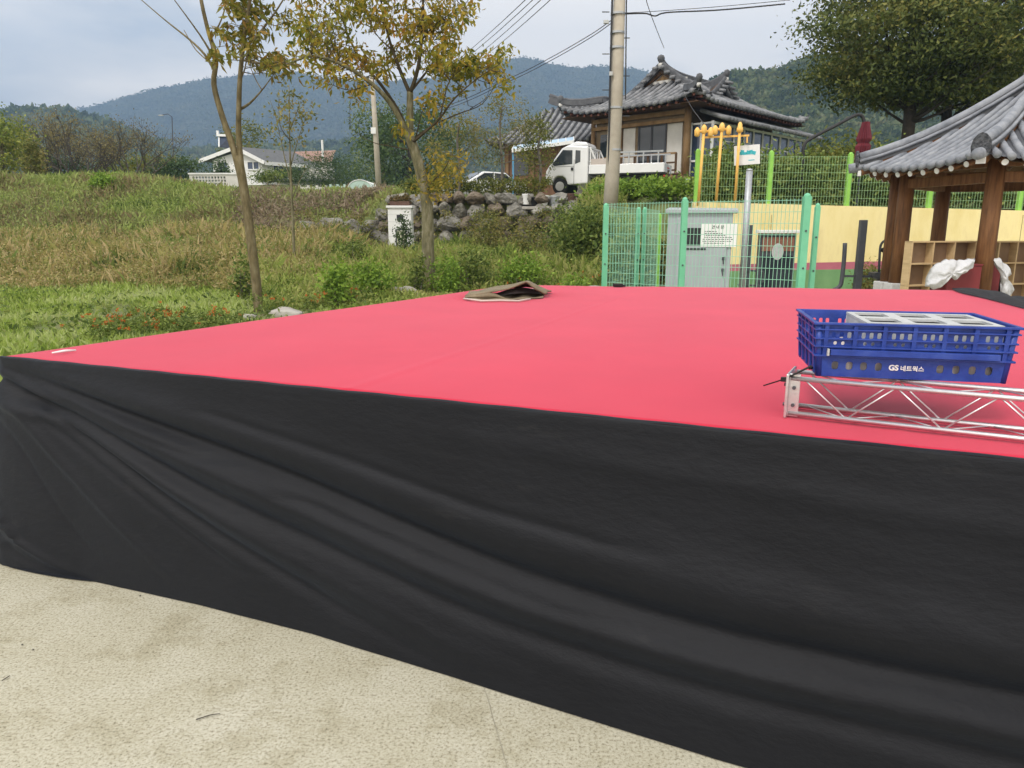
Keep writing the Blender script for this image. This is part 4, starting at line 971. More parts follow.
mb = MB(); mb.grid(40, 6, lambda u, v: cw(.03+u*(CW-.06), .016+.006*math.sin(u*40)+.004*math.sin(u*23+v*5), .012+v*(.058+.012*math.sin(u*17)))); o = build(mb, 'packing_sheet', m_tarp_pale, smooth=True, org=cw(.25,.02,.02)); so = o.modifiers.new('thick','SOLIDIFY'); so.thickness = .002; tag(o, 'crumpled pale packing sheet showing through the lower holes of the blue crate', 'packing')
mb = MB(); mb.hexa([cw(.02,.03,.010), cw(.14,.03,.010), cw(.14,.32,.010), cw(.02,.32,.010), cw(.02,.03,.075), cw(.135,.03,.085), cw(.135,.32,.085), cw(.02,.32,.07)])
o = build(mb, 'paper_parcel', m_tarp_pale, bevel=.006, org=cw(.08,.17,.01)); tag(o, 'pale parcel inside the left half of the blue crate', 'parcel')

# ------------------------------------------------------------------ mint green mesh enclosure
def mesh_panel(a, b, z0, z1, sp=.055, hs=.16, rw=.0045, vee=True):
    a = Vector(a); b = Vector(b); mb = MB(); L = (b-a).length; n = max(2, int(L/sp)); d = (b-a)/n
    for i in range(n+1):
        q = a + d*i; mb.bar((q.x,q.y,z0), (q.x,q.y,z1), rw*1.5)
    k = int((z1-z0)/hs); nrm_ = Vector(((b-a).y, -(b-a).x, 0)).normalized()
    for j in range(k+1):
        z = z1-.02-j*hs
        mb.bar(Vector((a.x,a.y,z))+nrm_*rw, Vector((b.x,b.y,z))+nrm_*rw, rw*1.7)
    return mb
encl = thing('mesh_enclosure', 'mint green wire mesh enclosure around the grey cabinet', 'fence', (2.6,12,0))
mA, mB_, mC = at(604,285,12.6), at(681,285,11.6), at(801,287,10.6); mD = at(640,285,14.6); mE = at(657,285,16.6)
def mpost(px_, py_, Y_, top, w=.085, bolts=True, m=m_mint):
    q = at(px_, py_, Y_); mb = MB(); mb.bar((q.x,q.y,-.01), (q.x,q.y,top-.05), w); mb.add([], [])
    mb.lathe([(w*.5,top-.052),(w*.48,top-.03),(w*.34,top-.012),(w*.12,top)], (q.x,q.y,0), 12)
    o = build(mb, 'post', m, encl, bevel=.006)
    if bolts:
        for z in (top*.25, top*.5, top*.75):
            bb = MB(); bb.tube([(q.x,q.y-w/2,z),(q.x,q.y-w/2-.012,z)], .014, 8); build(bb, 'bolt', m_grey_steel, o, local=False) if False else build(bb, 'bolt', m_grey_steel, encl)
    return q
za, zb_, zc = at(604,203,12.6).z, at(681,197,11.6).z, at(803,193,10.6).z
qA = mpost(604,285,12.6,za); qB = mpost(681,285,11.6,zb_); qC = mpost(800,287,10.6,zc,.10); qC2 = mpost(811,287,11.0,at(811,203,11.0).z,.07)
qD = mpost(636,285,14.4,at(636,207,14.4).z); qD2 = mpost(642,285,14.5,at(642,207,14.5).z,.08)
qE = mpost(657,285,16.4,at(657,213,16.4).z,.07,False,m_lime)
zt = at(681,201,11.6).z
build(mesh_panel(qA, qB, .08, zt, .055, .16, .0042), 'mesh_panel', m_mint_wire, encl); build(mesh_panel(qB, qC, .08, zt, .055, .16, .0042), 'mesh_panel', m_mint_wire, encl)
build(mesh_panel(qA, qD, .08, at(604,205,12.6).z, .085, .16, .003), 'mesh_panel', m_mint_wire, encl); build(mesh_panel(qD2, qE, .08, at(642,208,14.4).z, .085, .16, .003), 'mesh_panel', m_mint_wire, encl)

# grey electric cabinet
cq = at(667,285,13.6); cab = thing('electric_cabinet', 'grey sheet metal electric cabinet with a white notice behind the mint mesh', 'cabinet', (cq.x+.6,13.9,0))
c0 = Vector((at(665,285,13.4).x, 13.4, 0)); c1 = Vector((at(729,285,13.1).x, 13.1, 0)); cx_ = (c1-c0).normalized(); cn = Vector((-cx_.y, cx_.x, 0)); cl = (c1-c0).length
ctop = at(700,213,13.2).z
def cc(x, y, z): q = c0 + cx_*x + cn*y; return Vector((q.x, q.y, z))
mb = MB(); mb.hexa([cc(0,0,.05), cc(cl,0,.05), cc(cl,.75,.05), cc(0,.75,.05), cc(0,0,ctop), cc(cl,0,ctop), cc(cl,.75,ctop), cc(0,.75,ctop)]); build(mb, 'body', m_cab, cab, bevel=.01)
mb = MB(); mb.hexa([cc(-.04,-.06,ctop+.003), cc(cl+.08,-.06,ctop+.003), cc(cl+.08,.82,ctop+.003), cc(-.04,.82,ctop+.003), cc(-.04,-.06,ctop+.07), cc(cl+.08,-.06,ctop+.05), cc(cl+.08,.82,ctop+.10), cc(-.04,.82,ctop+.12)]); build(mb, 'roof', m_cab, cab, bevel=.008)
mb = MB(); mb.box(cc(cl*.5,.37,.0), (cl+.1,.85,.1)); build(mb, 'plinth', m_granite, cab)
dr = MB(); dr.hexa([cc(.17,-.022,.10), cc(cl-.08,-.022,.10), cc(cl-.08,-.002,.10), cc(.17,-.002,.10), cc(.17,-.022,ctop-.08), cc(cl-.08,-.022,ctop-.08), cc(cl-.08,-.002,ctop-.08), cc(.17,-.002,ctop-.08)]); door = build(dr, 'door', m_cab, cab, bevel=.005)
v = MB(); v.hexa([cc(x_,y_,z_) for z_ in (ctop-.56,ctop-.255) for x_,y_ in ((.25,-.0235),(.63,-.0235),(.63,-.0215),(.25,-.0215))])
for i in range(6):
    z = ctop-.27-i*.055; v.bar(cc(.26,-.024,z), cc(.62,-.024,z-.0), .012, .022)
build(v, 'vent', m_dkslot, door)
v = MB(); v.bar(cc(.26,-.026,ctop-.62), cc(.68,-.026,ctop-.62), .012, .03); build(v, 'vent', m_dkslot, door)
for z in (ctop-.78, ctop-.98):
    h_ = MB(); h_.box(cc(cl-.12,-.04,z), (.05,.03,.05)); h_.bar(cc(cl-.12,-.05,z), cc(cl-.12,-.05,z-.1), .018); build(h_, 'handle', m_grey_steel, door, bevel=.004)
sg0, sg1 = at(698,216.5,13.15), at(731,239,13.15)
sw = .60; sx0 = cl*.53; sh_ = .40; sz = ctop-.58
mb = MB(); mb.hexa([cc(sx0,-.034,sz), cc(sx0+sw,-.034,sz), cc(sx0+sw,-.025,sz), cc(sx0,-.025,sz), cc(sx0,-.034,sz+sh_), cc(sx0+sw,-.034,sz+sh_), cc(sx0+sw,-.025,sz+sh_), cc(sx0,-.025,sz+sh_)])
sign = build(mb, 'notice', m_white, cab)
text_on('안 내 문', .065, cc(sx0+.17,-.036,sz+sh_-.085), cx_, upv, 'lettering', m_ink, sign, .001)
mb = MB()
for i, (l, a) in enumerate(((.24,.05),(.34,.05),(.40,.05),(.50,.05),(.52,.03),(.52,.03),(.38,.05))):
    z = sz+sh_-.14-i*.034; x = a
    while x < l:
        ww = rng.uniform(.015,.05); mb.hexa([cc(sx0+x,-.0365,z), cc(sx0+min(x+ww,l+.02),-.0365,z), cc(sx0+min(x+ww,l+.02),-.035,z), cc(sx0+x,-.035,z), cc(sx0+x,-.0365,z+.011), cc(sx0+min(x+ww,l+.02),-.0365,z+.011), cc(sx0+min(x+ww,l+.02),-.035,z+.011), cc(sx0+x,-.035,z+.011)]); x += ww+.012
build(mb, 'fine_print', m_ink, sign)

# galvanised pole, dark stub post, small kiosk board
q = at(742,287,14.6); zt = at(748,171,14.6).z; t = thing('steel_pole', 'plain galvanised steel pole in front of the yellow wall', 'pole', (q.x,14.6,0))
mb = MB(); mb.tube([(q.x,14.6,-.02),(q.x,14.6,zt)], .062, 14); build(mb, 'shaft', m_galv, t, smooth=True)
mb = MB(); mb.lathe([(.064,zt+.001),(.06,zt+.03),(.02,zt+.045)], (q.x,14.6,0), 14); build(mb, 'cap', m_galv, t, smooth=True)
mb = MB(); mb.lathe([(.15,0),(.15,.02),(.09,.03)], (q.x,14.6,0), 14); build(mb, 'base_plate', m_galv, t)
q = at(746,287,15.3); zt = at(750,225,15.3).z; t = thing('dark_post', 'short dark post just behind the galvanised pole', 'post', (q.x,15.3,0))
mb = MB(); mb.bar((q.x,15.3,-.02),(q.x,15.3,zt),.10); build(mb, 'shaft', m_grey_steel, t, bevel=.01)
mb = MB(); mb.bar((q.x-.06,15.24,.75),(q.x+.32,15.24,.72),.035); mb.bar((q.x+.32,15.24,.72),(q.x+.32,15.24,.5),.03); mb.bar((q.x-.2,15.24,.45),(q.x+.3,15.24,.43),.035); build(mb, 'foot_pedal', m_grey_steel, t)
q0_, q1_ = at(757,287,16.4), at(793,287,16.4); zt = at(775,233,16.4).z; t = thing('notice_board', 'small glazed notice cabinet with a white top against the yellow wall', 'notice board', ((q0_.x+q1_.x)/2,16.4,0))
cxm = (q0_.x+q1_.x)/2; wq = q1_.x-q0_.x
mb = MB(); mb.box((cxm,16.5,zt/2), (wq,.16,zt-.02)); build(mb, 'case', m_grey_steel, t, bevel=.01)
mb = MB(); mb.box((cxm,16.47,zt+.03), (wq+.10,.30,.07)); build(mb, 'top', m_white, t, bevel=.01)
mb = MB(); mb.box((cxm,16.408,zt-.24), (wq-.10,.02,.30)); build(mb, 'upper_panel', M('brown_panel',(.22,.10,.07),(.28,.13,.09),rough=.6), t)
mb = MB(); mb.box((cxm,16.408,zt*.36), (wq-.12,.02,zt*.62)); build(mb, 'glass_pane', m_glass, t)
mb = MB(); mb.prism([(cxm+.13*math.cos(a_)*1.0, 16.396, zt-.40+.18*math.sin(a_)) for a_ in np.linspace(0,2*math.pi,20)[:-1]], (0,0,0), (0,.008,0)); build(mb, 'emblem', m_greypl, t)

# ------------------------------------------------------------------ yellow wall with lime mesh fence
wl = thing('painted_wall', 'low cream yellow wall with rose and green base bands', 'wall', (9,18,0))
x0, x1 = at(694,205,18).x, 17.5
ztop = lambda x: 2.2 - .026*(x-4.5)
def wall_band(z0f, z1f, y0, y1, name, mat, xa=x0, xb=x1):
    mb = MB(); n = 24
    def F(u, v): x = xa+(xb-xa)*u; return Vector((x, y0, z0f(x)*(1-v)+z1f(x)*v))
    a, b_ = xa, xb
    mb.hexa([Vector((a,y0,z0f(a))), Vector((b_,y0,z0f(b_))), Vector((b_,y1,z0f(b_))), Vector((a,y1,z0f(a))), Vector((a,y0,z1f(a))), Vector((b_,y0,z1f(b_))), Vector((b_,y1,z1f(b_))), Vector((a,y1,z1f(a)))])
    return build(mb, name, mat, wl)
zb1 = lambda x: .56+.016*(x-4.5); zb2 = lambda x: .72+.020*(x-4.5); z0c = lambda x: -.05
wall_band(zb2, ztop, 18.0, 18.2, 'yellow_face', m_ywall)
wall_band(zb1, lambda x: zb2(x)-.0, 17.997, 18.2, 'rose_band', m_pink)
wall_band(z0c, zb1, 17.994, 18.2, 'green_base', m_gwall)
mb = MB()
for x in (6.2, 9.0, 12.2, 15.0): mb.box((x,17.999,1.3), (.010,.012,1.2))
build(mb, 'joint', M('wall_joint',(.3,.25,.13),rough=.9), wl, split=True)
lf = thing('mesh_fence', 'lime green post and wire mesh fence on top of the yellow wall', 'fence', (9,18.1,2.2))
pxs = [697,770,849,932,1023]; PX = [at(p_,175,18.1).x for p_ in pxs] + [15.2, 17.3]
for i, x in enumerate(PX):
    zt = 3.42-.022*(x-4.5); mb = MB(); mb.bar((x,18.1,ztop(x)-.03),(x,18.1,zt-.04),.10); mb.lathe([(.05,zt-.042),(.045,zt-.02),(.02,zt)], (x,18.1,0), 10); build(mb, 'post', m_lime, lf, bevel=.008)
for i in range(len(PX)-1):
    a, b_ = PX[i], PX[i+1]; zz = (ztop(a)+ztop(b_))/2+.02
    build(mesh_panel((a+.05,18.04,0),(b_-.05,18.04,0), zz, zz+1.10, .065, .18, .0034), 'mesh_panel', m_lime_wire, lf)
# sign on the fence
q = at(747,155,17.9); t = thing('fence_sign', 'white sign with a teal drawing hung on the lime fence', 'sign', q)
M3 = Matrix.Rotation(R(-4), 3, 'Y'); mb = MB(); mb.box(q, (.60,.02,.44), M3); build(mb, 'board', m_white, t, bevel=.004)
mb = MB()
for k in range(6):
    a = -.18+k*.068; c = q + M3 @ Vector((a,-.013,.055+.02*math.sin(k*2.1))); mb.box(c, (.075,.004,.05+.035*abs(math.sin(k*1.7))), Matrix.Rotation(R(20*math.sin(k*3)),3,'Y'))
mb.box(q + M3 @ Vector((-.02,-.0128,.02)), (.34,.004,.022), M3); build(mb, 'drawing', m_teal, t)
mb = MB(); mb.box(q + M3 @ Vector((.1,-.0125,-.12)), (.14,.003,.018), M3); build(mb, 'fine_print', m_teal, t)
# yellow pipes
ypr = thing('yellow_pipe_rack', 'three yellow vent pipes joined by a crossbar in front of the lime fence', 'pipe', (at(715,200,17.7).x,17.7,2.2))
tops = [(704,124,698,206,3),(722,122,716,202,3),(740,121,735,201,1)]
for xt, yt, xb, yb, hd in tops:
    a, b_ = at(xb,yb,17.75), at(xt,yt+6,17.75); mb = MB(); mb.tube([a-Vector((0,0,.0)), b_], .033, 10); build(mb, 'pipe', m_yellow, ypr, smooth=True)
    mb = MB()
    if hd == 3:
        mb.bar(b_-Vector((.17,0,.03)), b_+Vector((.17,0,-.03)), .05)
        for s_ in (-1,0,1):
            c = b_ + Vector((s_*.155,0,-.06+(.06 if s_ == 0 else 0))); mb.lathe([(.03,-.09),(.062,-.06),(.065,.05),(.045,.09),(.015,.12)], c, 12)
    else: mb.lathe([(.045,-.12),(.075,-.10),(.075,-.03),(.055,0),(.05,.06),(.02,.11)], b_, 12)
    build(mb, 'vent_head', m_yellow, ypr, smooth=True)
mb = MB(); mb.bar(at(703,137.5,17.8), at(749,135.5,17.8), .042); mb.bar(at(747,135.5,17.8), at(747,143,17.8), .03); build(mb, 'crossbar', m_yellow, ypr)

# exercise machine
Ye = 15.2; e = lambda x, y, d=0.0: at(x, y, Ye+d)
g = e(856,288); ex = thing('exercise_machine', 'dark grey outdoor exercise machine with square post and bent arms', 'exercise machine', (g.x,Ye,0))
mb = MB(); tq = e(858,220); mb.bar((g.x+.02,Ye,-.01),(g.x+.02,Ye,tq.z),.135,.12); build(mb, 'post', m_grey_steel, ex, bevel=.01)
mb = MB(); mb.box((g.x+.02,Ye,.01),(.32,.3,.02)); build(mb, 'base_plate', m_grey_steel, ex)
mb = MB(); mb.tube(smooth_path([e(845,243), e(844,260), e(842,278), e(840,286), e(834,290)]), .042, 10); build(mb, 'lever_arm', m_grey_steel, ex, smooth=True)
mb = MB(); mb.bar(e(843,276), e(873,276.5), .045); build(mb, 'crossbar', m_grey_steel, ex)
mb = MB(); mb.tube(smooth_path([e(886,240), e(882,243), e(880,250), e(879,272)]), .025, 8); build(mb, 'handlebar', m_grey_steel, ex, smooth=True)
mb = MB(); c = e(883,250,-.05); mb.lathe([(.005,-.05),(.04,-.03),(.05,0),(.04,.03),(.005,.05)], c, 12); build(mb, 'knob', m_blackpl, ex, smooth=True)
mb = MB(); c = e(879,277); mb.hexa([c+Vector(v_) for v_ in ((-.16,-.15,-.0),(.16,-.15,-.12),(.16,.15,-.12),(-.16,.15,0),(-.16,-.15,.1),(.16,-.15,.1),(.16,.15,.1),(-.16,.15,.1))]); build(mb, 'seat', m_grey_steel, ex, bevel=.02)
mb = MB(); mb.bar((c.x,c.y,-.01),(c.x,c.y,c.z-.06),.06); build(mb, 'seat_leg', m_grey_steel, ex)
q = at(829,288,15.4); t = thing('pedal_stand', 'small dark pedal unit on the ground left of the exercise machine', 'exercise machine', (q.x,15.4,0))
mb = MB(); mb.tube([(q.x+.02,15.4,0),(q.x+.03,15.4,.28)],.045,10); mb.bar((q.x-.3,15.4,.06),(q.x+.05,15.4,.08),.06); build(mb, 'frame', m_grey_steel, t)
mb = MB(); mb.tube([(q.x-.02,15.3,.30),(q.x-.02,15.5,.30)],.05,10); build(mb, 'pedal', m_blackpl, t)
q = lt(874,288,16.6); shrub('dry_bush', 'brownish bush at the foot of the wall beside the exercise machine', Vector((q.x,16.6,0)), (.45,.4,.42), 1500, f_olive, (.09,.03), 'bush')

# ------------------------------------------------------------------ tile roof helper
def roof_face(e0, e1, inward, prof, dmax, lift, pitch_t=.26, rt=.06, base_mb=None, tube_mb=None, n=9, nseg=7, s_off=0.0, cap=True, saw=0):
    """eave e0->e1 (plan), tile columns running inward; prof(d)=height above eave, dmax(s)=plan run, lift(s)=eave lift"""
    e0, e1 = Vector(e0), Vector(e1); L = (e1-e0).length; ed = (e1-e0)/L; inw = Vector(inward).normalized()
    k = max(2, int(round(L/pitch_t)))
    def P(s, d, up=0.0):
        D = max(dmax(s), 1e-3); return e0 + ed*s + inw*d + Vector((0,0, prof(d) + lift(s)*max(0, 1-d/2.4)**2 + up))
    for i in range(k):   # base surface strips
        sa, sb = L*i/k, L*(i+1)/k; da, db = dmax(sa), dmax(sb)
        if max(da, db) < .02: continue
        vs = []; 
        for j in range(nseg+1):
            t = j/nseg; vs += [P(sa, da*t), P((sa+sb)/2, (da+db)/2*t, -rt*.35), P(sb, db*t)]
        fs = []
        for j in range(nseg):
            for c in (0,1): fs.append((j*3+c, j*3+c+1, (j+1)*3+c+1, (j+1)*3+c))
        base_mb.add(vs, fs)
        # eave edge strip
    for i in range(k+1):
        s = L*i/k; dm = dmax(s)
        if dm < .12: continue
        if saw:
            m_ = max(1, int(round((dm+.05)/saw))); ds, rr = [], []
            for j in range(m_):
                d0, d1 = -.05+(dm+.05)*j/m_, -.05+(dm+.05)*(j+1)/m_; ds += [d0, d1-.012]; rr += [rt*1.07, rt*.95]
            tube_mb.tube([P(s, d, rt*.15) for d in ds], rr, n, cap)
        else:
            tube_mb.tube([P(s, -.05+(dm+.05)*j/nseg, rt*.15) for j in range(nseg+1)], rt, n, cap)
    return P

# ------------------------------------------------------------------ hexagonal pavilion
PC = Vector((8.8, 12.95, 0)); PRD = 1.87; a0 = math.atan2(-1.25, -1.37)
pav = thing('pavilion', 'hexagonal wooden pavilion with grey tiled roof and round timber posts', 'pavilion', PC)
hexd = [Vector((math.cos(a0-k*math.pi/3), math.sin(a0-k*math.pi/3), 0)) for k in range(6)]
POSTZ, EZ, RE, AP = .62, 2.56, 2.66, 4.05
for k in range(6):
    q = PC + hexd[k]*PRD
    mb = MB(); mb.tube([(q.x,q.y,POSTZ),(q.x,q.y,1.6),(q.x,q.y,2.62)], [.135,.132,.125], 18); build(mb, 'post', m_wood, pav, smooth=True)
    mb = MB(); mb.hexa([q+Vector(v_) for v_ in ((-.2,-.2,-.02),(.2,-.2,-.02),(.2,.2,-.02),(-.2,.2,-.02),(-.155,-.155,POSTZ-.002),(.155,-.155,POSTZ-.002),(.155,.155,POSTZ-.002),(-.155,.155,POSTZ-.002))]); build(mb, 'stone_base', m_granite, pav, bevel=.02)
q = PC + hexd[1]*PRD + Vector((-.02,.36,0))*1.0 + Vector((.03,0,0))
mb = MB(); mb.tube([(q.x,q.y,POSTZ),(q.x,q.y,2.62)], [.12,.115], 16); build(mb, 'post', m_wood, pav, smooth=True)
mb = MB(); mb.box((q.x-.02,q.y,POSTZ/2-.002), (.32,.32,POSTZ)); build(mb, 'stone_base', m_granite, pav, bevel=.02)
for k in range(6):
    a, b_ = PC+hexd[k]*PRD, PC+hexd[(k+1)%6]*PRD
    for z, h in ((2.36,.16),(2.575,.12)):
        mb = MB(); mb.bar((a.x,a.y,z),(b_.x,b_.y,z), .13, h); build(mb, 'beam', m_wood, pav, bevel=.01)
bmb, tmb = MB(), MB()
apo = RE*math.cos(math.pi/6)
def pprof(d): t = min(max(d/apo, -.1), 1); return (AP-EZ)*(.62*t+.38*t*t)
for k in range(6):
    a, b_ = PC+hexd[k]*RE, PC+hexd[(k+1)%6]*RE; a = Vector((a.x,a.y,EZ)); b_ = Vector((b_.x,b_.y,EZ)); L = (b_-a).length
    mid = (a+b_)/2; inw = Vector((PC.x-mid.x, PC.y-mid.y, 0))
    roof_face(a, b_, inw, pprof, lambda s, L=L: max(0, apo*(1-abs(2*s/L-1))-.04), lambda s, L=L: .13*abs(2*s/L-1)**3, .195, .052, bmb, tmb, 10, 8, saw=.26)
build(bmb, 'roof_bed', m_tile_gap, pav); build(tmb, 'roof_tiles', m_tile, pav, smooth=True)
for k in range(6):   # hip ridges and rafters
    pts = []; 
    for j in range(9):
        t = j/8; d = RE*(1-t) + .02; q = PC + hexd[k]*d; pts.append(Vector((q.x,q.y, EZ + pprof(apo*t) + .13*max(0,1-t*apo/2.4)**2 + .05)))
    mb = MB()
    for j in range(8):
        mb.bar(pts[j], pts[j+1]+ (pts[j+1]-pts[j])*.02, .15, .13)
    rd = build(mb, 'hip_ridge', m_ridge_dk, pav, bevel=.004)
    mb = MB(); mb.tube([p_+Vector((0,0,.10)) for p_ in pts], .075, 12); mb.tube([p_+Vector((0,0,.02))+hexd[k].cross(Vector((0,0,1)))*.085 for p_ in pts], .028, 8); mb.tube([p_+Vector((0,0,.02))-hexd[k].cross(Vector((0,0,1)))*.085 for p_ in pts], .028, 8); build(mb, 'ridge_cap', m_tile, rd, smooth=True)
    o_ = pts[0]; fx = hexd[k]; fy = fx.cross(Vector((0,0,1)))
    mb = MB(); mb.prism([o_+fx*.02+fy*x_+Vector((0,0,z_)) for x_, z_ in ((-.12,-.08),(.12,-.08),(.135,.02),(.11,.12),(.05,.19),(0,.21),(-.05,.19),(-.11,.12),(-.135,.02))], (0,0,0), tuple(fx*.045)); build(mb, 'end_tile', m_endtile, rd, bevel=.008)
    mb = MB(); mb.tube([o_-fx*.1-Vector((0,0,.06)), o_+fx*.16-Vector((0,0,.10))], .085, 14); build(mb, 'end_tile', m_tile, rd, smooth=True)
    mb = MB(); q = PC+hexd[k]*.5; q2 = PC+hexd[k]*(RE-.02); mb.bar((q.x,q.y,3.5),(q2.x,q2.y,EZ-.01+.04), .13, .16); build(mb, 'hip_rafter', m_wood, pav, bevel=.008)
    mb = MB(); q3 = PC+hexd[k]*(RE+.002); mb.bar((q2.x,q2.y,EZ+.03),(q3.x+hexd[k].x*.03,q3.y+hexd[k].y*.03,EZ+.028), .115, .15); build(mb, 'rafter_end', m_white, pav)
    a, b_ = PC+hexd[k]*(RE-.08), PC+hexd[(k+1)%6]*(RE-.08); raf, ends = MB(), MB()
    mid = (a+b_)/2; inw = Vector((PC.x-mid.x, PC.y-mid.y, 0)).normalized(); L = (b_-a).length
    for j in range(1, 9):
        s = j/9; e_ = a.lerp(b_, s); lf_ = .13*abs(2*s-1)**3; dm = min(1.3, apo*(1-abs(2*s-1))-.05)
        z0 = EZ-.085+lf_; i_ = e_ + inw*dm; raf.tube([(e_.x,e_.y,z0),(i_.x,i_.y,z0+pprof(dm)*.86)], .05, 10)
        e2 = e_ - inw*.012; ends.tube([(e_.x,e_.y,z0),(e2.x,e2.y,z0-.004)], .046, 12)
    build(raf, 'rafter', m_wood, pav, smooth=True, split=True); build(ends, 'rafter_end', m_white, pav, split=True)
    mb = MB(); mb.bar((a.x,a.y,EZ-.015+.1),(b_.x,b_.y,EZ-.015+.1),.03,.03); 
    # boarding under the tiles
    und = MB(); c_ = PC + inw*0
    def U(u, v, a=a, b_=b_): 
        e_ = a.lerp(b_, u); q = e_.lerp(Vector((PC.x,PC.y,0)), v*.97); d = apo*v; return Vector((q.x,q.y, EZ-.075+pprof(d)*.955-.03*v+.13*abs((2*u-1)*(1-.97*v))**3*max(0,1-d/2.4)**2))
    und.grid(10, 6, U); build(und, 'soffit', m_wood_h, pav, smooth=True)
mb = MB(); mb.lathe([(.30,AP-.08),(.30,AP+.08),(.18,AP+.14),(.22,AP+.26),(.16,AP+.42),(.05,AP+.5)], PC, 16); build(mb, 'finial', m_ridge_dk, pav, smooth=True)

# lattice shelves
def shelf(label, a, b_, ztop_, ncol, nrow, grp='wooden pigeonhole shelves'):
    a, b_ = Vector(a), Vector(b_); d = (b_-a).normalized(); nn = Vector((-d.y,d.x,0)); L = (b_-a).length
    t = thing('pigeonhole_shelf', label, 'shelf', (a.x,a.y,0), grp)
    mb = MB()
    for i in range(ncol+1):
        q = a + d*(L*i/ncol); mb.hexa([q+d*s1*.011+nn*s2+Vector((0,0,z)) for z in (.0,ztop_) for s1, s2 in ((-1,0),(1,0),(1,.16),(-1,.16))])
    build(mb, 'upright', m_ply, t, split=True)
    mb = MB()
    for j in range(nrow+1):
        z = .012 + (ztop_-.024)*j/nrow
        mb.hexa([q+nn*s2+Vector((0,0,z+zz)) for zz in (-.011,.011) for q, s2 in ((a-d*.011,-.003),(b_+d*.011,-.003),(b_+d*.011,.157),(a-d*.011,.157))])
    build(mb, 'shelf_board', m_ply, t, split=True)
    mb = MB(); mb.hexa([q+nn*s2+Vector((0,0,z)) for z in (.002,ztop_-.002) for q, s2 in ((a,.15),(b_,.15),(b_,.158),(a,.158))]); build(mb, 'back_board', m_board, t)
    return t
a, b_ = at(911,262,11.75), at(974,262,12.05); shelf('pale plywood pigeonhole shelf standing left of the front pavilion post', (a.x,a.y,0), (b_.x,b_.y,0), at(940,241,11.9).z, 3, 4)
a, b_ = at(979,262,12.05), at(1052,262,12.3); shelf('plywood pigeonhole shelf standing right of the front pavilion post', (a.x,a.y,0), (b_.x,b_.y,0), at(1010,241,12.15).z, 4, 4)
# red boxes and white cloth
Yb = 11.45
def rbox(label, xa, xb, ya, yb, zt):
    t = thing('red_box', label, 'box', ((xa+xb)/2,ya,0), 'dark red boxes by the pavilion post')
    mb = MB(); mb.hexa([Vector(v_) for v_ in ((xa,ya,0),(xb,ya,0),(xb,yb,0),(xa,yb,0),(xa,ya,zt),(xb,ya,zt),(xb,yb,zt),(xa,yb,zt))]); build(mb, 'body', m_redbox, t, bevel=.015)
    mb = MB(); mb.box(((xa+xb)/2,(ya+yb)/2,zt+.014),(xb-xa+.02,yb-ya+.02,.03)); build(mb, 'lid', m_redbox, t, bevel=.01); return t
P4 = PC + hexd[0]*PRD
xa, xb = at(947,280,11.5).x, at(982,280,11.5).x
rbox('dark red box left of the front pavilion post under white cloth', xa, xb-.02, 11.5, 11.85, at(960,266,11.5).z)
rbox('dark red box right of the front pavilion post', at(988,280,11.95).x, at(998,280,11.95).x, 11.9, 12.0, at(990,264,11.95).z)
mb = MB(); mb.box((at(1002,285,11.97).x,11.96,.42),(.10,.08,.84)); o = build(mb, 'black_speaker_box', m_blackpl, bevel=.01, org=(at(1002,285,11.97).x,11.96,0)); tag(o, 'narrow black box standing right of the dark red box', 'box')
def drape(name, label, outline, Y_, bulge, seed):
    """crumpled cloth: a bulged, thick sheet spanning an outline of photo points at its real distance"""
    cx2 = sum(o_[0] for o_ in outline)/len(outline); cy2 = sum(o_[1] for o_ in outline)/len(outline)
    k = 64; pts = []
    n_ = len(outline)
    for i in range(k):
        f = i/k*n_; j = int(f); t_ = f-j; a_, c_ = outline[j % n_], outline[(j+1) % n_]; pts.append((a_[0]+(c_[0]-a_[0])*t_, a_[1]+(c_[1]-a_[1])*t_))
    mb = MB(); rr_ = np.random.default_rng(seed); vs = []
    nr = 12
    for side in (-1, 1):
        for r_ in range(1, nr+1):
            for i in range(k):
                t_ = r_/nr; x = cx2+(pts[i][0]-cx2)*t_; y = cy2+(pts[i][1]-cy2)*t_
                dd = (bulge+.03*math.sin(i/k*2*math.pi*7+seed)*t_)*(1-t_**2.2)**.6*(side) ; q = at(x, y, Y_)
                wr = .018*math.sin(x*.35+y*.3+seed)+.006*math.sin(x*.7-y*.5)
                vs.append(Vector((q.x, Y_ + dd*(1 if side > 0 else 1.15) + wr*(1-t_*.5), q.z+.012*math.sin(x*.8))))
    fs = []
    for s_ in range(2):
        o2 = s_*nr*k
        for r_ in range(nr-1):
            for i in range(k):
                f = (o2+r_*k+i, o2+r_*k+(i+1)%k, o2+(r_+1)*k+(i+1)%k, o2+(r_+1)*k+i); fs.append(f if s_ else f[::-1])
        fs.append(tuple(o2+i for i in range(k)))
    for i in range(k): fs.append(((nr-1)*k+i, (nr-1)*k+(i+1)%k, (2*nr-1)*k+(i+1)%k, (2*nr-1)*k+i))
    mb.add(vs, fs); q = at(cx2, cy2, Y_); o = build(mb, name, m_cloth, smooth=True, org=q); return tag(o, label, 'cloth')
drape('white_cloth', 'crumpled white cloth heaped over the left dark red box', [(925,286),(926,278),(932,266),(946,259),(960,260),(975,258),(974,267),(965,272),(955,280),(949,276),(944,284),(936,290)], 11.38, .10, 2)
drape('white_cloth', 'long white cloth hanging right of the front pavilion post', [(990,257),(999,258),(1006,264),(1012,273),(1007,279),(1008,287),(1014,291),(1010,297),(1001,294),(1003,284),(1000,275),(996,264)], 11.6, .05, 5)

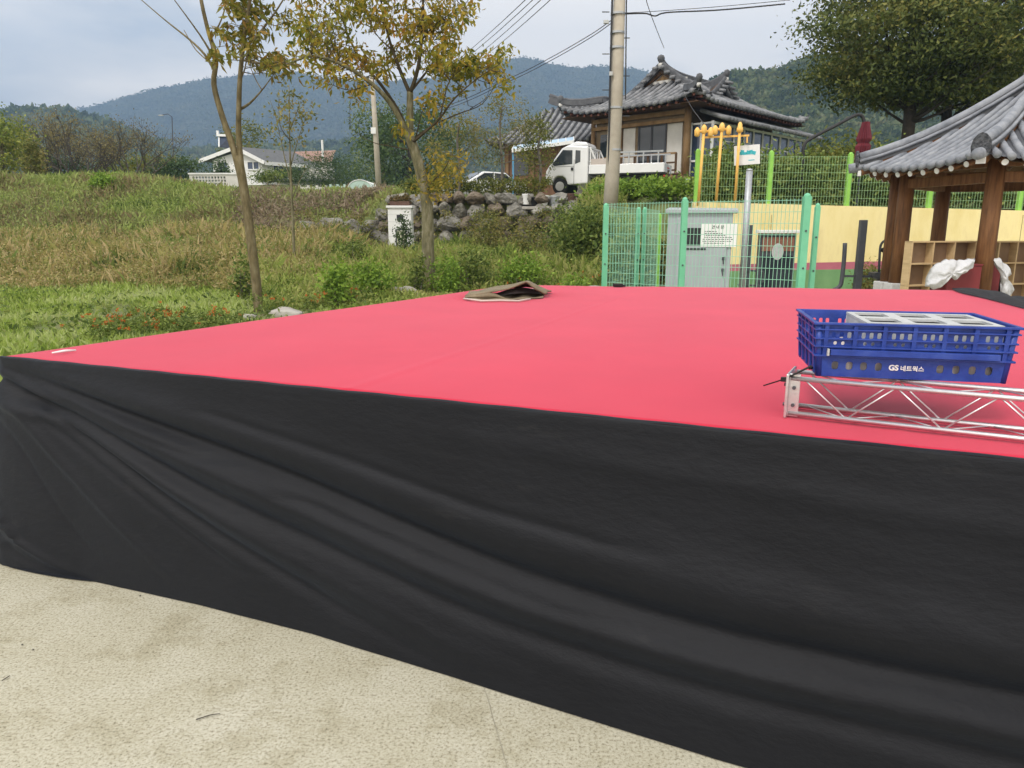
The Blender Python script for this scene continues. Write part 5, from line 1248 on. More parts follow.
# closed parasol on its bent arm
Yp = 20.5; q = at(806,150,Yp)
par = thing('cantilever_parasol', 'closed dark red parasol hanging from a bent black arm behind the fence', 'parasol', (at(803,190,Yp).x,Yp,2.3))
mb = MB(); mb.tube(smooth_path([Vector((at(803,190,Yp).x,Yp,gz(9,Yp)-.05)), at(803,165,Yp), at(804,146,Yp), at(812,138,Yp), at(835,126,Yp), at(855,115.5,Yp), at(862,116,Yp), at(864.5,123,Yp)]), .045, 8); build(mb, 'arm', m_cable, par, smooth=True)
c = at(861,160,Yp); zt = at(862,122,Yp).z; zl = at(860,172,Yp).z; mb = MB(); n_ = 16; prof = [(.09,zl),(.17,zl+.12),(.18,zl+.5),(.20,zl+(zt-zl)*.52),(.14,zl+(zt-zl)*.58),(.20,zl+(zt-zl)*.66),(.12,zt-.12),(.10,zt)]
vs = []; 
for r_, z_ in prof:
    for j in range(n_*2): rr = r_*(1 if j % 2 else .72); vs.append(Vector((c.x+.03*(z_-zl)+rr*math.cos(math.pi*j/n_), Yp+rr*math.sin(math.pi*j/n_), z_)))
k = n_*2; mb.add(vs, [(i*k+j, i*k+(j+1)%k, (i+1)*k+(j+1)%k, (i+1)*k+j) for i in range(len(prof)-1) for j in range(k)] + [tuple(range(k-1,-1,-1)), tuple((len(prof)-1)*k+j for j in range(k))]); build(mb, 'canopy', m_maroon, par)
mb = MB(); mb.tube([(c.x,Yp,gz(c.x,Yp)),(c.x,Yp,zl+.05)], .03, 8); build(mb, 'lower_pole', m_grey_steel, par)

# ------------------------------------------------------------------ tiled house (hanok)
K = Vector((8.0, 35.2, 0)); HR = Vector((.691,.723,0)); HL = Vector((-.72,.694,0)); ZF, ZE = 4.0, 7.05
hs = thing('tiled_house', 'old timber house with curved grey tiled roof and upturned gables behind the truck', 'house', (8.7,35.2,ZF))
def hp_(a, b, z): q = K + HR*a + HL*b; return Vector((q.x, q.y, z))
LA, LB = 9.0, 5.4; OV = 1.3; HS = (LB+2*OV)/2
def hprof(d): t = min(max(d/HS, -.1), 1.1); return 1.95*(.62*t+.38*t*t)
clift = lambda s, L: .55*(abs(2*s/L-1))**5
bmb, tmb = MB(), MB()
Lend = LB+2*OV
roof_face(hp_(-OV,-OV,ZE), hp_(-OV,LB+OV,ZE), HR, hprof, lambda s: max(0, min(3.2, s, Lend-s)), lambda s: clift(s, Lend), .38, .105, bmb, tmb, 8, 6)
Ls_ = LA+2*OV
dm = lambda s: max(0, min(HS, s if s < 3.2 else HS, (Ls_-s) if Ls_-s < 2.4 else HS))
roof_face(hp_(-OV,-OV,ZE), hp_(LA+OV,-OV,ZE), HL, hprof, dm, lambda s: .55*max(abs(2*s/Ls_-1)**12, 0), .38, .105, bmb, tmb, 8, 6)
roof_face(hp_(-OV,LB+OV,ZE), hp_(LA+OV,LB+OV,ZE), -HL, hprof, dm, lambda s: .55*abs(2*s/Ls_-1)**12, .38, .105, bmb, tmb, 8, 6)
roof_face(hp_(LA+OV,-OV,ZE), hp_(LA+OV,LB+OV,ZE), -HR, hprof, lambda s: max(0, min(2.4, s, Lend-s)), lambda s: clift(s, Lend), .38, .105, bmb, tmb, 8, 6)
# wing roof with its own gable over the long side
aB, hw = 5.2, 2.2; zr0 = 7.45
def wprof(d): t = min(d/hw, 1.1); return 1.2*(.5*t+.5*t*t)
for sg in (-1, 1):
    roof_face(hp_(aB+sg*hw, 1.1, zr0), hp_(aB+sg*hw, 5.6, zr0), -HR*sg, wprof, lambda s: hw, lambda s: .30*max(0,1-s/1.6)**2, .38, .105, bmb, tmb, 8, 5)
# lean-to tiles over the sunroom
roof_face(hp_(.5,-1.75,6.32), hp_(LA+1.9,-1.75,6.32), HL, lambda d: .36*d, lambda s: 1.4, lambda s: 0, .36, .10, bmb, tmb, 8, 3)
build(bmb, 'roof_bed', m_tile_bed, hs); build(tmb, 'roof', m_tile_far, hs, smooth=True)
def ridge(pts, w=.26, h=.42, name='ridge'):
    pp = smooth_path(pts, 5); mb = MB()
    for i in range(len(pp)-1): mb.bar(pp[i]+Vector((0,0,h*.5-.08)), pp[i+1]+(pp[i+1]-pp[i])*.03+Vector((0,0,h*.5-.08)), w, h)
    mb.tube([q+Vector((0,0,h-.04)) for q in pp], w*.42, 8); return build(mb, name, m_ridge_dk, hs)
def knob(q, r=.19):
    q = q-Vector((0,0,.12))
    mb = MB(); mb.lathe([(r*.5,-.12),(r*1.1,.0),(r*1.25,.12),(r*.9,.22),(r*.3,.26)], q, 12); build(mb, 'ridge_end', m_ridge_dk, hs, smooth=True)
    mb = MB(); mb.lathe([(r*.7,-.3),(r*.85,-.22),(r*.8,-.13)], q, 12); build(mb, 'ridge_end', m_mortar, hs, smooth=True)
zr = ZE+1.95; mid = LB/2
r1 = [hp_(1.75,mid,zr+.42), hp_(2.3,mid,zr+.12), hp_(3.4,mid,zr-.06), hp_(5,mid,zr-.10), hp_(7.0,mid,zr-.05), hp_(7.9,mid,zr+.2)]
ridge(r1, .24, .32); knob(r1[0]+Vector((0,0,.28)), .15)
zw = zr0+1.2
r2 = [hp_(aB,1.0,zw+.40), hp_(aB,1.6,zw+.10), hp_(aB,2.4,zw-.02), hp_(aB,5.0,zw)]
ridge(r2, .22, .30); knob(r2[0]+Vector((0,0,.24)), .13)
# gable rakes (descending ridges) and gable boards
for sg in (-1, 1):
    pts = [hp_(1.8,mid,zr+.32), hp_(1.8,mid+sg*1.0,ZE+hprof(HS-1.0)+.22), hp_(1.75,mid+sg*2.2,ZE+hprof(HS-2.2)+.12), hp_(1.55,mid+sg*2.9,ZE+hprof(HS-2.9)+.08)]; ridge(pts, .22, .22, 'gable_ridge')
    pts = [hp_(1.6-.2, mid+sg*2.7, ZE+hprof(HS-2.7)+.05), hp_(.4,mid+sg*(HS-1.75),ZE+hprof(1.75)+.08), hp_(-.6,mid+sg*(HS-.75),ZE+hprof(.75)+.35), hp_(-1.2,mid+sg*(HS-.12),ZE+.68)]; ridge(pts, .20, .20, 'hip_ridge'); knob(pts[-1]+Vector((0,0,.20)), .12)
    pts = [hp_(aB,1.05,zw+.26), hp_(aB+sg*.9,1.1,zr0+wprof(hw-.9)+.2), hp_(aB+sg*1.9,1.1,zr0+wprof(hw-1.9)+.14), hp_(aB+sg*2.7,.9,zr0+.06)]; ridge(pts, .20, .20, 'gable_ridge'); knob(pts[-1]+Vector((0,0,.15)), .11)
mb = MB()
for sg in (-1, 1):
    for t_ in np.linspace(.06, .95, 9):
        b_ = 2.9*t_; z_ = max(ZE+hprof(HS-b_), 0)+.22-.12*t_ + (.22*(1-t_)**3)
        mb.tube([hp_(1.82,mid+sg*b_,z_), hp_(1.38,mid+sg*b_,z_-.10)], .085, 8)
        b_ = 2.2*t_; z_ = zr0+wprof(hw-b_)+.16-.05*t_ + (.18*(1-t_)**3)
        mb.tube([hp_(aB+sg*b_,1.1,z_), hp_(aB+sg*b_,.70,z_-.10)], .08, 8)
build(mb, 'gable_tile', m_tile_far, hs, smooth=True, split=True)
mb = MB(); mb.prism([hp_(1.98,mid-1.7,ZE+hprof(3.1)-.1), hp_(1.98,mid+1.7,ZE+hprof(3.1)-.1), hp_(1.98,mid,zr+.1)], (0,0,0), tuple(HR*.1)); build(mb, 'gable_board', m_wood_h, hs)
mb = MB(); mb.prism([hp_(aB-2.1,1.4,zr0-.35), hp_(aB+2.1,1.4,zr0-.35), hp_(aB,1.4,zw+.1)], (0,0,0), tuple(HL*.1)); build(mb, 'gable_board', m_wood_h, hs)
mb = MB()
for sg in (-1, 1):
    mb.bar(hp_(1.9,mid,zr+.15), hp_(1.9,mid+sg*2.3,ZE+hprof(HS-2.3)-.02), .08, .26); mb.bar(hp_(aB,1.3,zw+.1), hp_(aB+sg*2.3,1.3,zr0+wprof(.2)), .08, .24)
build(mb, 'bargeboard', m_wood_dk, hs, split=True)
mb = MB(); mb.bar(hp_(1.93,mid-1.4,ZE+hprof(3.2)+.12), hp_(1.93,mid+1.4,ZE+hprof(3.2)+.12), .05, .14); build(mb, 'gable_plaster', m_mortar, hs)
# eave soffit and rafters
mb = MB()
def so_(a, b, z): return hp_(a, b, z)
mb.hexa([so_(-OV+.12,-OV+.12,ZE-.10), so_(LA+OV-.12,-OV+.12,ZE-.10), so_(LA+OV-.12,LB+OV-.12,ZE-.10), so_(-OV+.12,LB+OV-.12,ZE-.10), so_(0,0,ZE+.45), so_(LA,0,ZE+.45), so_(LA,LB,ZE+.45), so_(0,LB,ZE+.45)]); build(mb, 'soffit', m_wood_dk, hs)
mb = MB(); k = 0
for i in range(18):
    b = -OV+.35+i*(LB+2*OV-.7)/17; lf_ = .55*abs(2*(b+OV)/Lend-1)**5; mb.tube([hp_(-OV+.10,b,ZE-.14+lf_), hp_(.6,min(max(b,.2),LB-.2),ZE+.30)], .065, 6)
for i in range(30):
    a = -OV+.35+i*(LA+2*OV-.7)/29; lf_ = .55*abs(2*(a+OV)/Ls_-1)**12; mb.tube([hp_(a,-OV+.10,ZE-.14+lf_), hp_(min(max(a,.2),LA-.2),.6,ZE+.30)], .065, 6)
build(mb, 'rafter', M('reddish_rafter',(.14,.055,.04),(.20,.085,.06),rough=.8), hs, split=True)
# walls
mb = MB(); mb.hexa([hp_(.1,.1,3.0), hp_(LA-.1,.1,3.0), hp_(LA-.1,LB-.1,3.0), hp_(.1,LB-.1,3.0), hp_(.1,.1,ZE+.4), hp_(LA-.1,.1,ZE+.4), hp_(LA-.1,LB-.1,ZE+.4), hp_(.1,LB-.1,ZE+.4)]); build(mb, 'wall', M('aged_timber_wall',(.17,.125,.075),(.25,.19,.12),scale=3,rough=.85), hs)
mb = MB(); mb.hexa([hp_(-1.5,-.4,2.7), hp_(LA+.6,-.4,2.7), hp_(LA+.6,LB+.6,2.7), hp_(-1.5,LB+.6,2.7), hp_(-1.5,-.4,ZF-.25), hp_(LA+.6,-.4,ZF-.25), hp_(LA+.6,LB+.6,ZF-.25), hp_(-1.5,LB+.6,ZF-.25)]); build(mb, 'stone_plinth', m_rock, hs)
for b in (0, 3.75, LB):
    mb = MB(); r_ = .17 if b == 0 else .12
    mb.tube([hp_(0,b,ZF-.25), hp_(0,b,ZE+.2)], r_, 10); build(mb, 'column', m_wood_h, hs, smooth=True)
for z, h in ((ZE+.1,.22),(ZE-.28,.20),(ZE-.62,.16),(ZF-.05,.2)):
    mb = MB(); mb.bar(hp_(-.04,0,z), hp_(-.04,LB,z), .14, h); build(mb, 'beam', m_wood_h, hs)
def wpanel(b0, b1, z0, z1, mat, name, off=.03, par=hs):
    mb = MB(); mb.hexa([hp_(.1-off,b0,z0), hp_(.1-off,b1,z0), hp_(.12,b1,z0), hp_(.12,b0,z0), hp_(.1-off,b0,z1), hp_(.1-off,b1,z1), hp_(.12,b1,z1), hp_(.12,b0,z1)]); return build(mb, name, mat, par)
wpanel(.3,1.1,ZF+.1,ZE-.72,m_plaster,'door_panel'); wpanel(2.9,3.6,ZF+.1,ZE-.72,m_plaster,'door_panel'); wpanel(4.0,5.0,ZF+.5,ZE-.9,m_glass,'window')
wd = wpanel(1.2,2.7,ZF+.1,ZE-.72,m_glass,'window',.025)
mb = MB()
for b in (1.17,1.95,2.68): mb.bar(hp_(.05,b,ZF+.1), hp_(.05,b,ZE-.72), .07)
mb.bar(hp_(.05,1.17,ZE-.72), hp_(.05,2.68,ZE-.72), .07); build(mb, 'window_frame', m_grey_steel, wd)
# porch railing
mb = MB()
for b in np.linspace(-.3, LB+.2, 9): mb.bar(hp_(-1.35,b,ZF-.3), hp_(-1.35,b,ZF+.85), .09)
for z in (ZF+.45, ZF+.12): mb.bar(hp_(-1.35,-.3,z), hp_(-1.35,LB+.2,z), .07)
build(mb, 'porch_railing', m_wood_dk, hs)
mb = MB(); mb.bar(hp_(-1.35,-.3,ZF+.85), hp_(-1.35,LB+.2,ZF+.85), .12, .08); build(mb, 'handrail', m_wood_h, hs)
mb = MB(); mb.hexa([hp_(-1.5,-.4,ZF-.25), hp_(.1,-.4,ZF-.25), hp_(.1,LB+.3,ZF-.25), hp_(-1.5,LB+.3,ZF-.25), hp_(-1.5,-.4,ZF-.1), hp_(.1,-.4,ZF-.1), hp_(.1,LB+.3,ZF-.1), hp_(-1.5,LB+.3,ZF-.1)]); build(mb, 'porch_floor', m_wood_h, hs)
# glazed sunroom along the right side
zs0, zs1, bs = 3.5, 6.2, -1.1
mb = MB(); mb.hexa([hp_(.3,bs,zs0), hp_(LA+1.2,bs,zs0), hp_(LA+1.2,bs+.05,zs0), hp_(.3,bs+.05,zs0), hp_(.3,bs,zs1), hp_(LA+1.2,bs,zs1), hp_(LA+1.2,bs+.05,zs1), hp_(.3,bs+.05,zs1)])
mb.hexa([hp_(.3,bs+.06,zs0), hp_(.35,bs+.06,zs0), hp_(.35,.05,zs0), hp_(.3,.05,zs0), hp_(.3,bs+.06,zs1), hp_(.35,bs+.06,zs1), hp_(.35,.05,zs1), hp_(.3,.05,zs1)])
build(mb, 'sunroom_glass', m_glass_b, hs)
mb = MB()
for a in np.linspace(.3, LA+1.2, 11): mb.bar(hp_(a,bs-.03,zs0-.1), hp_(a,bs-.03,zs1+.1), .08, .07)
for i, a in enumerate(np.linspace(.3, LA+1.2, 11)[:-1]):
    st_ = (LA+.9)/10
    for z in ((5.5,4.6) if i % 2 else (5.0,)): mb.bar(hp_(a,bs-.028,z), hp_(a+st_,bs-.028,z), .06, .05)
for z in (zs0-.02, zs1+.02): mb.bar(hp_(.25,bs-.032,z), hp_(LA+1.25,bs-.032,z), .1, .1)
for b in (bs,-.55,-.05):
    mb.bar(hp_(.27,b,zs0-.1), hp_(.27,b,zs1+.1), .08)
for z in (zs0-.02, 4.6, zs1+.02): mb.bar(hp_(.265,bs,z), hp_(.265,0,z), .08)
build(mb, 'sunroom_frame', m_white, hs)
mb = MB(); mb.hexa([hp_(.2,bs-.05,2.3), hp_(LA+1.3,bs-.05,2.3), hp_(LA+1.3,.2,2.3), hp_(.2,.2,2.3), hp_(.2,bs-.05,zs0-.07), hp_(LA+1.3,bs-.05,zs0-.07), hp_(LA+1.3,.2,zs0-.07), hp_(.2,.2,zs0-.07)]); build(mb, 'sunroom_base', m_plaster, hs)

# annex with a long tiled roof
an = thing('tiled_annex', 'low timber annex with a long tiled roof and light blue canopy left of the truck', 'house', (2.5,44,3.6))
E0, E1 = at(484,146,43.2), at(616,131,40.0); U_ = (E1-E0); U_.z = 0; UL = U_.length; U_.normalize(); N_ = Vector((-U_.y,U_.x,0)); zE = (E0.z+E1.z)/2-.15
if N_.y < 0: N_ = -N_
E0.z = E1.z = zE; zR = at(560,104,45.5).z
bmb, tmb = MB(), MB(); rs = zR-zE-.3
for (ea, eb, inw) in ((E0, E1, N_), (E0+N_*7.2, E1+N_*7.2, -N_)):
    roof_face(ea, eb, inw, lambda d: rs*(.75*min(d/3.6,1.1)+.25*min(d/3.6,1.1)**2), lambda s: max(0, min(3.6, s*1.5+.02)), lambda s: .35*abs(2*s/UL-1)**6, .38, .105, bmb, tmb, 8, 5)
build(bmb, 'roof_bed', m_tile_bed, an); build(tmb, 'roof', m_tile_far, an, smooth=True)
hs_keep = hs; hs = an
c0_ = E0+N_*3.6; c1_ = E1+N_*3.6
c0_ = c0_ + U_*2.7
ridge([Vector((c0_.x-.2*U_.x,c0_.y,zR+.08)), Vector((c0_.x,c0_.y,0))+U_*1.0+Vector((0,0,zR-.26)), Vector((c0_.x,c0_.y,0))+U_*(UL*.4)+Vector((0,0,zR-.33)), Vector((c1_.x,c1_.y,zR-.28))], .28, .40)
hs = hs_keep
def ap(s, d, z): q = E0+U_*s+N_*d; return Vector((q.x,q.y,z))
mb = MB(); mb.hexa([ap(.8,1.0,3.2), ap(UL-.3,1.0,3.2), ap(UL-.3,6.3,3.2), ap(.8,6.3,3.2), ap(.8,1.0,zE+.25), ap(UL-.3,1.0,zE+.25), ap(UL-.3,6.3,zE+.25), ap(.8,6.3,zE+.25)]); build(mb, 'wall', M('brown_plank_wall',(.16,.085,.05),(.24,.135,.08),scale=2,rough=.85,stretch=(3,3,.4)), an)
roof_l, roof_t = MB(), MB()
roof_face(E0+N_*7.2, E0, U_, lambda d: rs*(.75*min(d/2.4,1.1)+.25*min(d/2.4,1.1)**2), lambda t: max(0, min(2.4, t/1.5, (7.2-t)/1.5)), lambda t: .35*abs(2*t/7.2-1)**6, .38, .105, roof_l, roof_t, 8, 5)
build(roof_l, 'roof_bed', m_tile_bed, an); build(roof_t, 'roof', m_tile_far, an, smooth=True)
for s_ in (1.0, 2.6, 4.2, UL-1.2):
    mb = MB(); mb.bar(ap(s_,.93,3.2), ap(s_,.93,zE+.2), .16); build(mb, 'column', m_wood_h, an)
mb = MB(); mb.hexa([ap(1.4,.96,4.5), ap(2.3,.96,4.5), ap(2.3,1.0,4.5), ap(1.4,1.0,4.5), ap(1.4,.96,5.7), ap(2.3,.96,5.7), ap(2.3,1.0,5.7), ap(1.4,1.0,5.7)]); build(mb, 'window', m_glass, an)
mb = MB(); mb.hexa([ap(UL-1.1,.96,4.3), ap(UL-.5,.96,4.3), ap(UL-.5,1.0,4.3), ap(UL-1.1,1.0,4.3), ap(UL-1.1,.96,5.8), ap(UL-.5,.96,5.8), ap(UL-.5,1.0,5.8), ap(UL-1.1,1.0,5.8)]); build(mb, 'window', m_glass_b, an)
ca, cb = at(512,152,38), at(574,143,36.6); f1 = Vector((.1,1.6,.35))
mb = MB(); mb.hexa([ca, cb, cb+f1, ca+f1, ca+Vector((0,0,.12)), cb+Vector((0,0,.12)), cb+f1+Vector((0,0,.12)), ca+f1+Vector((0,0,.12))]); build(mb, 'canopy', m_lightblue, an)
mb = MB()
for i in range(9):
    q = ca.lerp(cb, i/8)+Vector((0,0,.125)); mb.bar(q, q+f1, .04, .03)
mb.bar(ca+Vector((0,-.03,.05)), cb+Vector((0,-.03,.05)), .06, .16); build(mb, 'canopy_frame', m_white, an)
for q in (ca+Vector((.05,.1,0)), cb-Vector((.1,-.1,0))):
    mb = MB(); mb.bar((q.x,q.y,gz(q.x,q.y)-.05), q, .09); build(mb, 'canopy_post', m_bluepost, an)

# clutter by the house corner
for i, (x, y, yy, h, r_, mt, nm, lb, ct) in enumerate(((664,187,31.5,.85,.28,m_terracotta,'clay_jar','large brown clay jar right of the truck tailgate','jar'),(676,186,32,.7,.24,m_terracotta,'clay_jar','smaller brown jar by the porch railing','jar'),(687,190,31,.55,.22,m_granite,'stone_pot','pale round pot at the house corner','pot'))):
    q = lt(x, y, yy); t = thing(nm, lb, ct, q, 'pots by the house corner'); zb0 = max(0, at(x,y+6,yy).z - q.z)
    mb = MB(); mb.lathe([(r_*.6,-.05),(r_*.75,.05),(r_,.4*h+zb0*.5),(r_*.95,.7*h+zb0),(r_*.6,.9*h+zb0),(r_*.68,h+zb0)], q, 14); build(mb, 'body', mt, t, smooth=True)
    mb = MB(); mb.lathe([(r_*.72,h+zb0+.002),(r_*.74,h+zb0+.05),(r_*.15,h+zb0+.1)], q, 14); build(mb, 'lid', mt, t, smooth=True)

# ------------------------------------------------------------------ truck
def wheel(parent, x, y, r, w, side):
    mb = MB(); mb.tube([(x,y-w/2,r),(x,y-w/2+.02,r),(x,y+w/2-.02,r),(x,y+w/2,r)], [r*.93,r,r,r*.93], 22)
    wh = build(mb, 'wheel', m_rubber, parent, local=True, bevel=0)
    mb = MB(); yy = y+side*(w/2+.003); mb.tube([(x,yy-side*.02,r),(x,yy,r)], [r*.62,r*.58], 18); rim = build(mb, 'rim', m_alu, wh, local=True)
    return wh
tq = at(606,196,33.0); trk = thing('pickup_truck', 'white cab over pickup truck parked beside the concrete utility pole', 'truck', (tq.x-.05,32.4,3.0), rz=R(180-22))
W_ = 1.62
def extr(poly, y0, y1): 
    mb = MB(); mb.prism([(x,y0,z) for x, z in poly], (0,0,0), (0,y1-y0,0)); return mb
cabp = [(.62,.42),(.62,1.05),(.62,1.92),(1.55,1.97),(1.78,1.86),(2.32,1.18),(2.48,.95),(2.52,.42),(2.2,.38),(2.12,.62),(1.98,.74),(1.72,.74),(1.58,.62),(1.5,.38)]
build(extr(cabp, -W_/2, W_/2), 'cab', m_vehicle, trk, local=True, bevel=.05)
mb = extr([(.66,1.95),(.75,2.10),(1.2,2.14),(1.62,1.97)], -W_/2+.15, W_/2-.15); build(mb, 'roof_spoiler', m_vehicle, trk, local=True, bevel=.05)
for sd in (-1, 1):
    y = sd*(W_/2)
    mb = extr([(1.30,1.22),(1.30,1.78),(1.72,1.80),(2.18,1.24),(2.1,1.16)], y-.012, y+.012); build(mb, 'side_window', m_glass, trk, local=True, bevel=.006)
    mb = extr([(.95,1.30),(.95,1.76),(1.16,1.78),(1.18,1.22)], y-.012, y+.012); build(mb, 'side_window', m_glass, trk, local=True, bevel=.006)
    mb = MB(); mb.box((1.30,y+sd*.02,1.02),(.10,.03,.12)); build(mb, 'door_handle', m_darktrim, trk, local=True)
    mb = MB(); mb.box((1.22,y,.9),(.012,.022,1.0)); mb.box((1.7,y,1.13),(.95,.022,.012)); build(mb, 'door_seam', m_darktrim, trk, local=True, split=True)
    mb = MB(); mb.box((2.18,y+sd*.16,1.38),(.07,.18,.26)); mb.bar((2.12,y,1.4),(2.16,y+sd*.12,1.4),.03); build(mb, 'mirror', m_darktrim, trk, local=True, bevel=.02)
    mb = MB(); mb.box((2.47,sd*.55,.78),(.08,.32,.18)); build(mb, 'headlight', m_greypl, trk, local=True, bevel=.03)
    wheel(trk, 1.85, sd*(W_/2-.12), .33, .2, sd); wheel(trk, -1.25, sd*(W_/2-.14), .31, .24, sd)
    mb = MB(); mb.box((-.98,y,.98),(3.1,.035,.36)); build(mb, 'bed_side', m_vehicle, trk, local=True, bevel=.01)
mb = extr([(1.80,1.86),(2.34,1.18),(2.36,1.20),(1.82,1.885)], -W_/2+.12, W_/2-.12); build(mb, 'windscreen', m_glass, trk, local=True)
mb = MB(); mb.box((-.98,0,.78),(3.1,W_-.06,.06)); build(mb, 'bed_floor', m_grey_steel, trk, local=True)
mb = MB(); mb.box((-2.55,0,.98),(.035,W_+.02,.36)); tg = build(mb, 'tailgate', m_vehicle, trk, local=True, bevel=.01)
mb = MB()
for k in range(4): mb.box((-2.572,-.25+k*.13,1.0),(.006,.09,.06))
build(mb, 'lettering', m_red, tg, local=True)
mb = MB(); mb.box((-2.56,0,.58),(.05,.55,.16)); build(mb, 'number_plate', m_grey_steel, trk, local=True)
for sd in (-1,1):
    mb = MB(); mb.box((-2.56,sd*.66,.62),(.05,.26,.15)); build(mb, 'tail_light', m_red, trk, local=True, bevel=.01)
mb = MB(); mb.box((-.6,0,.60),(3.6,.7,.16)); mb.box((-.2,0,.5),(1.0,1.2,.25)); build(mb, 'chassis', m_darktrim, trk, local=True)
mb = MB()
for y in (-.7,-.35,0,.35,.7): mb.bar((.54,y,.8),(.54,y,1.85),.05)
for z in (1.3,1.85): mb.bar((.54,-.74,z),(.54,.74,z),.06)
mb.bar((.54,-.76,1.85),(.2,-.76,1.15),.05); mb.bar((.54,.76,1.85),(.2,.76,1.15),.05); build(mb, 'cab_guard', m_white, trk, local=True)
mb = MB(); mb.box((.612,0,1.5),(.02,1.2,.42)); build(mb, 'rear_window', m_glass, trk, local=True)
mb = MB(); mb.box((.12,-W_/2+.02,1.28),(.75,.05,.24)); mb.box((.12,W_/2-.02,1.28),(.75,.05,.24)); build(mb, 'side_board', m_tarp_pale, trk, local=True, split=True)
mb = MB()
for sd in (-1,1):
    mb = MB()
    for x in (-.5,-1.1,-1.7,-2.3): mb.bar((x,sd*(W_/2-.03),1.1),(x,sd*(W_/2-.03),1.62),.05)
    mb.bar((-.3,sd*(W_/2-.03),1.62),(-2.5,sd*(W_/2-.03),1.62),.06)
    build(mb, 'bed_rail', m_galv, trk, local=True)

# white car behind the hedge
cq = at(487,185,41.0); car = thing('parked_car', 'white car parked behind the clipped hedge left of the annex', 'car', (cq.x-.2,41,gz(cq.x,41)+.02), rz=R(205))
cz0 = max(0.0, at(487,189,41).z - car.location.z - .1)
car.location.z += 0.05
body = [(-2.2,.35),(-2.25,.75),(-2.05,.95),(-1.5,1.0),(-.95,1.42),(.35,1.45),(1.1,1.0),(2.0,.85),(2.2,.6),(2.2,.32)]
build(extr(body, -.88, .88), 'body', m_vehicle, car, local=True, bevel=.09)
for sd in (-1,1):
    y = sd*.88
    build(extr([(-1.35,1.0),(-.9,1.34),(-.3,1.37),(-.3,1.0)], y-.012, y+.012), 'side_window', m_glass, car, local=True); build(extr([(-.22,1.0),(-.22,1.37),(.3,1.36),(.9,1.0)], y-.012, y+.012), 'side_window', m_glass, car, local=True)
    wheel(car, -1.35, sd*.78, .31, .2, sd); wheel(car, 1.35, sd*.78, .31, .2, sd)
    mb = MB(); mb.box((.85,sd*.98,1.0),(.12,.16,.12)); build(mb, 'mirror', m_vehicle, car, local=True, bevel=.03)
    mb = MB(); mb.box((2.1,sd*.6,.72),(.16,.34,.14)); build(mb, 'headlight', m_greypl, car, local=True, bevel=.03)
build(extr([(.40,1.41),(1.06,1.02),(1.09,1.04),(.43,1.435)], -.74, .74), 'windscreen', m_glass, car, local=True)
build(extr([(-1.46,1.03),(-1.0,1.40),(-1.03,1.42),(-1.49,1.05)], -.72, .72), 'rear_window', m_glass, car, local=True)

# ------------------------------------------------------------------ white block box and pots on the boulder wall
q = at(401,252,27.2); zb0 = q.z; zt = at(401,208,27.2).z; wq = .84
bx = thing('block_box', 'white painted block pillar box with a small dark opening', 'block pillar', (q.x,27.3,gz(q.x,27.3)))
mb = MB(); mb.box((q.x,27.4,(zt+bx.location.z-.1)/2),(wq,.6,zt-bx.location.z+.1)); build(mb, 'body', m_white, bx, bevel=.015)
mb = MB(); mb.box((q.x,27.4,zt+.04),(wq+.1,.7,.08)); build(mb, 'cap', m_white, bx, bevel=.01)
mb = MB(); mb.box((q.x+.02,27.095,zt-.34),(.24,.02,.2)); build(mb, 'opening', m_dkslot, bx)
mb = MB(); mb.box((q.x+.04,27.094,zt-1.05),(.40,.02,.62)); build(mb, 'door_frame', m_grey_steel, bx)
mb = MB(); mb.box((q.x+.04,27.086,zt-1.05),(.30,.02,.52)); build(mb, 'door', M('pale_lichen_door',(.42,.44,.30),(.55,.56,.42),scale=4,rough=.8), bx)
mb = MB()
for k in range(6): mb.box((q.x,27.099,zt-.22-k*.26),(wq-.02,.008,.008))
build(mb, 'joint', m_greypl, bx)
t = thing('planter_tray', 'rectangular planter of dry brown plants on top of the white block pillar', 'planter', (q.x,27.4,zt+.08))
mb = MB(); mb.box((q.x,27.4,zt+.16),(.7,.4,.15)); build(mb, 'tray', m_terracotta, t, bevel=.01)
C = np.stack([q.x+rng.uniform(-.33,.33,30), 27.4+rng.uniform(-.18,.18,30), zt+.25+rng.uniform(0,.14,30)],1); quads(clusters(C,16,(.05,.05,.05),.10,.04), 'foliage', f_rust, t)
for px0, px1, yt, yb, mt, nm, lb, tilt in ((522,530,194,204.5,m_white,'bucket','upright white bucket, leftmost on the boulder wall',0),(531,538,197,206,m_blackpl,'bucket','black bucket between the two white buckets',0),(538.5,548,195,206,m_white,'bucket','tilted white bucket right of the black bucket',8),(550,560,196,207,m_galv,'bucket','grey green tub right of the tilted white bucket',0),(567,576.5,193.5,207,m_terracotta,'flower_pot','brown flower pot in front of the truck wheel',0)):
    Y_ = 29.9; a, b_ = at(px0,yb,Y_), at(px1,yt,Y_); cx3 = (a.x+b_.x)/2; h = b_.z-a.z; r_ = (b_.x-a.x)/2
    t = thing(nm, lb, 'pot' if nm == 'flower_pot' else 'bucket', (cx3,Y_,a.z), 'buckets and pots on the boulder wall'); t.rotation_euler = (0,R(tilt),0)
    mb = MB(); mb.lathe([(r_*.78,0),(r_*.8,.02),(r_*.97,h-.06),(r_*1.02,h-.05),(r_*1.02,h),(r_*.92,h),(r_*.88,h-.1)], (0,0,0), 18); build(mb, 'body', mt, t, local=True, smooth=True, bevel=.004)
    mb = MB(); mb.lathe([(r_*.86,h-.10),(r_*.85,h-.06),(r_*.3,h-.055)], (0,0,0), 14); build(mb, 'soil', m_terracotta, t, local=True)
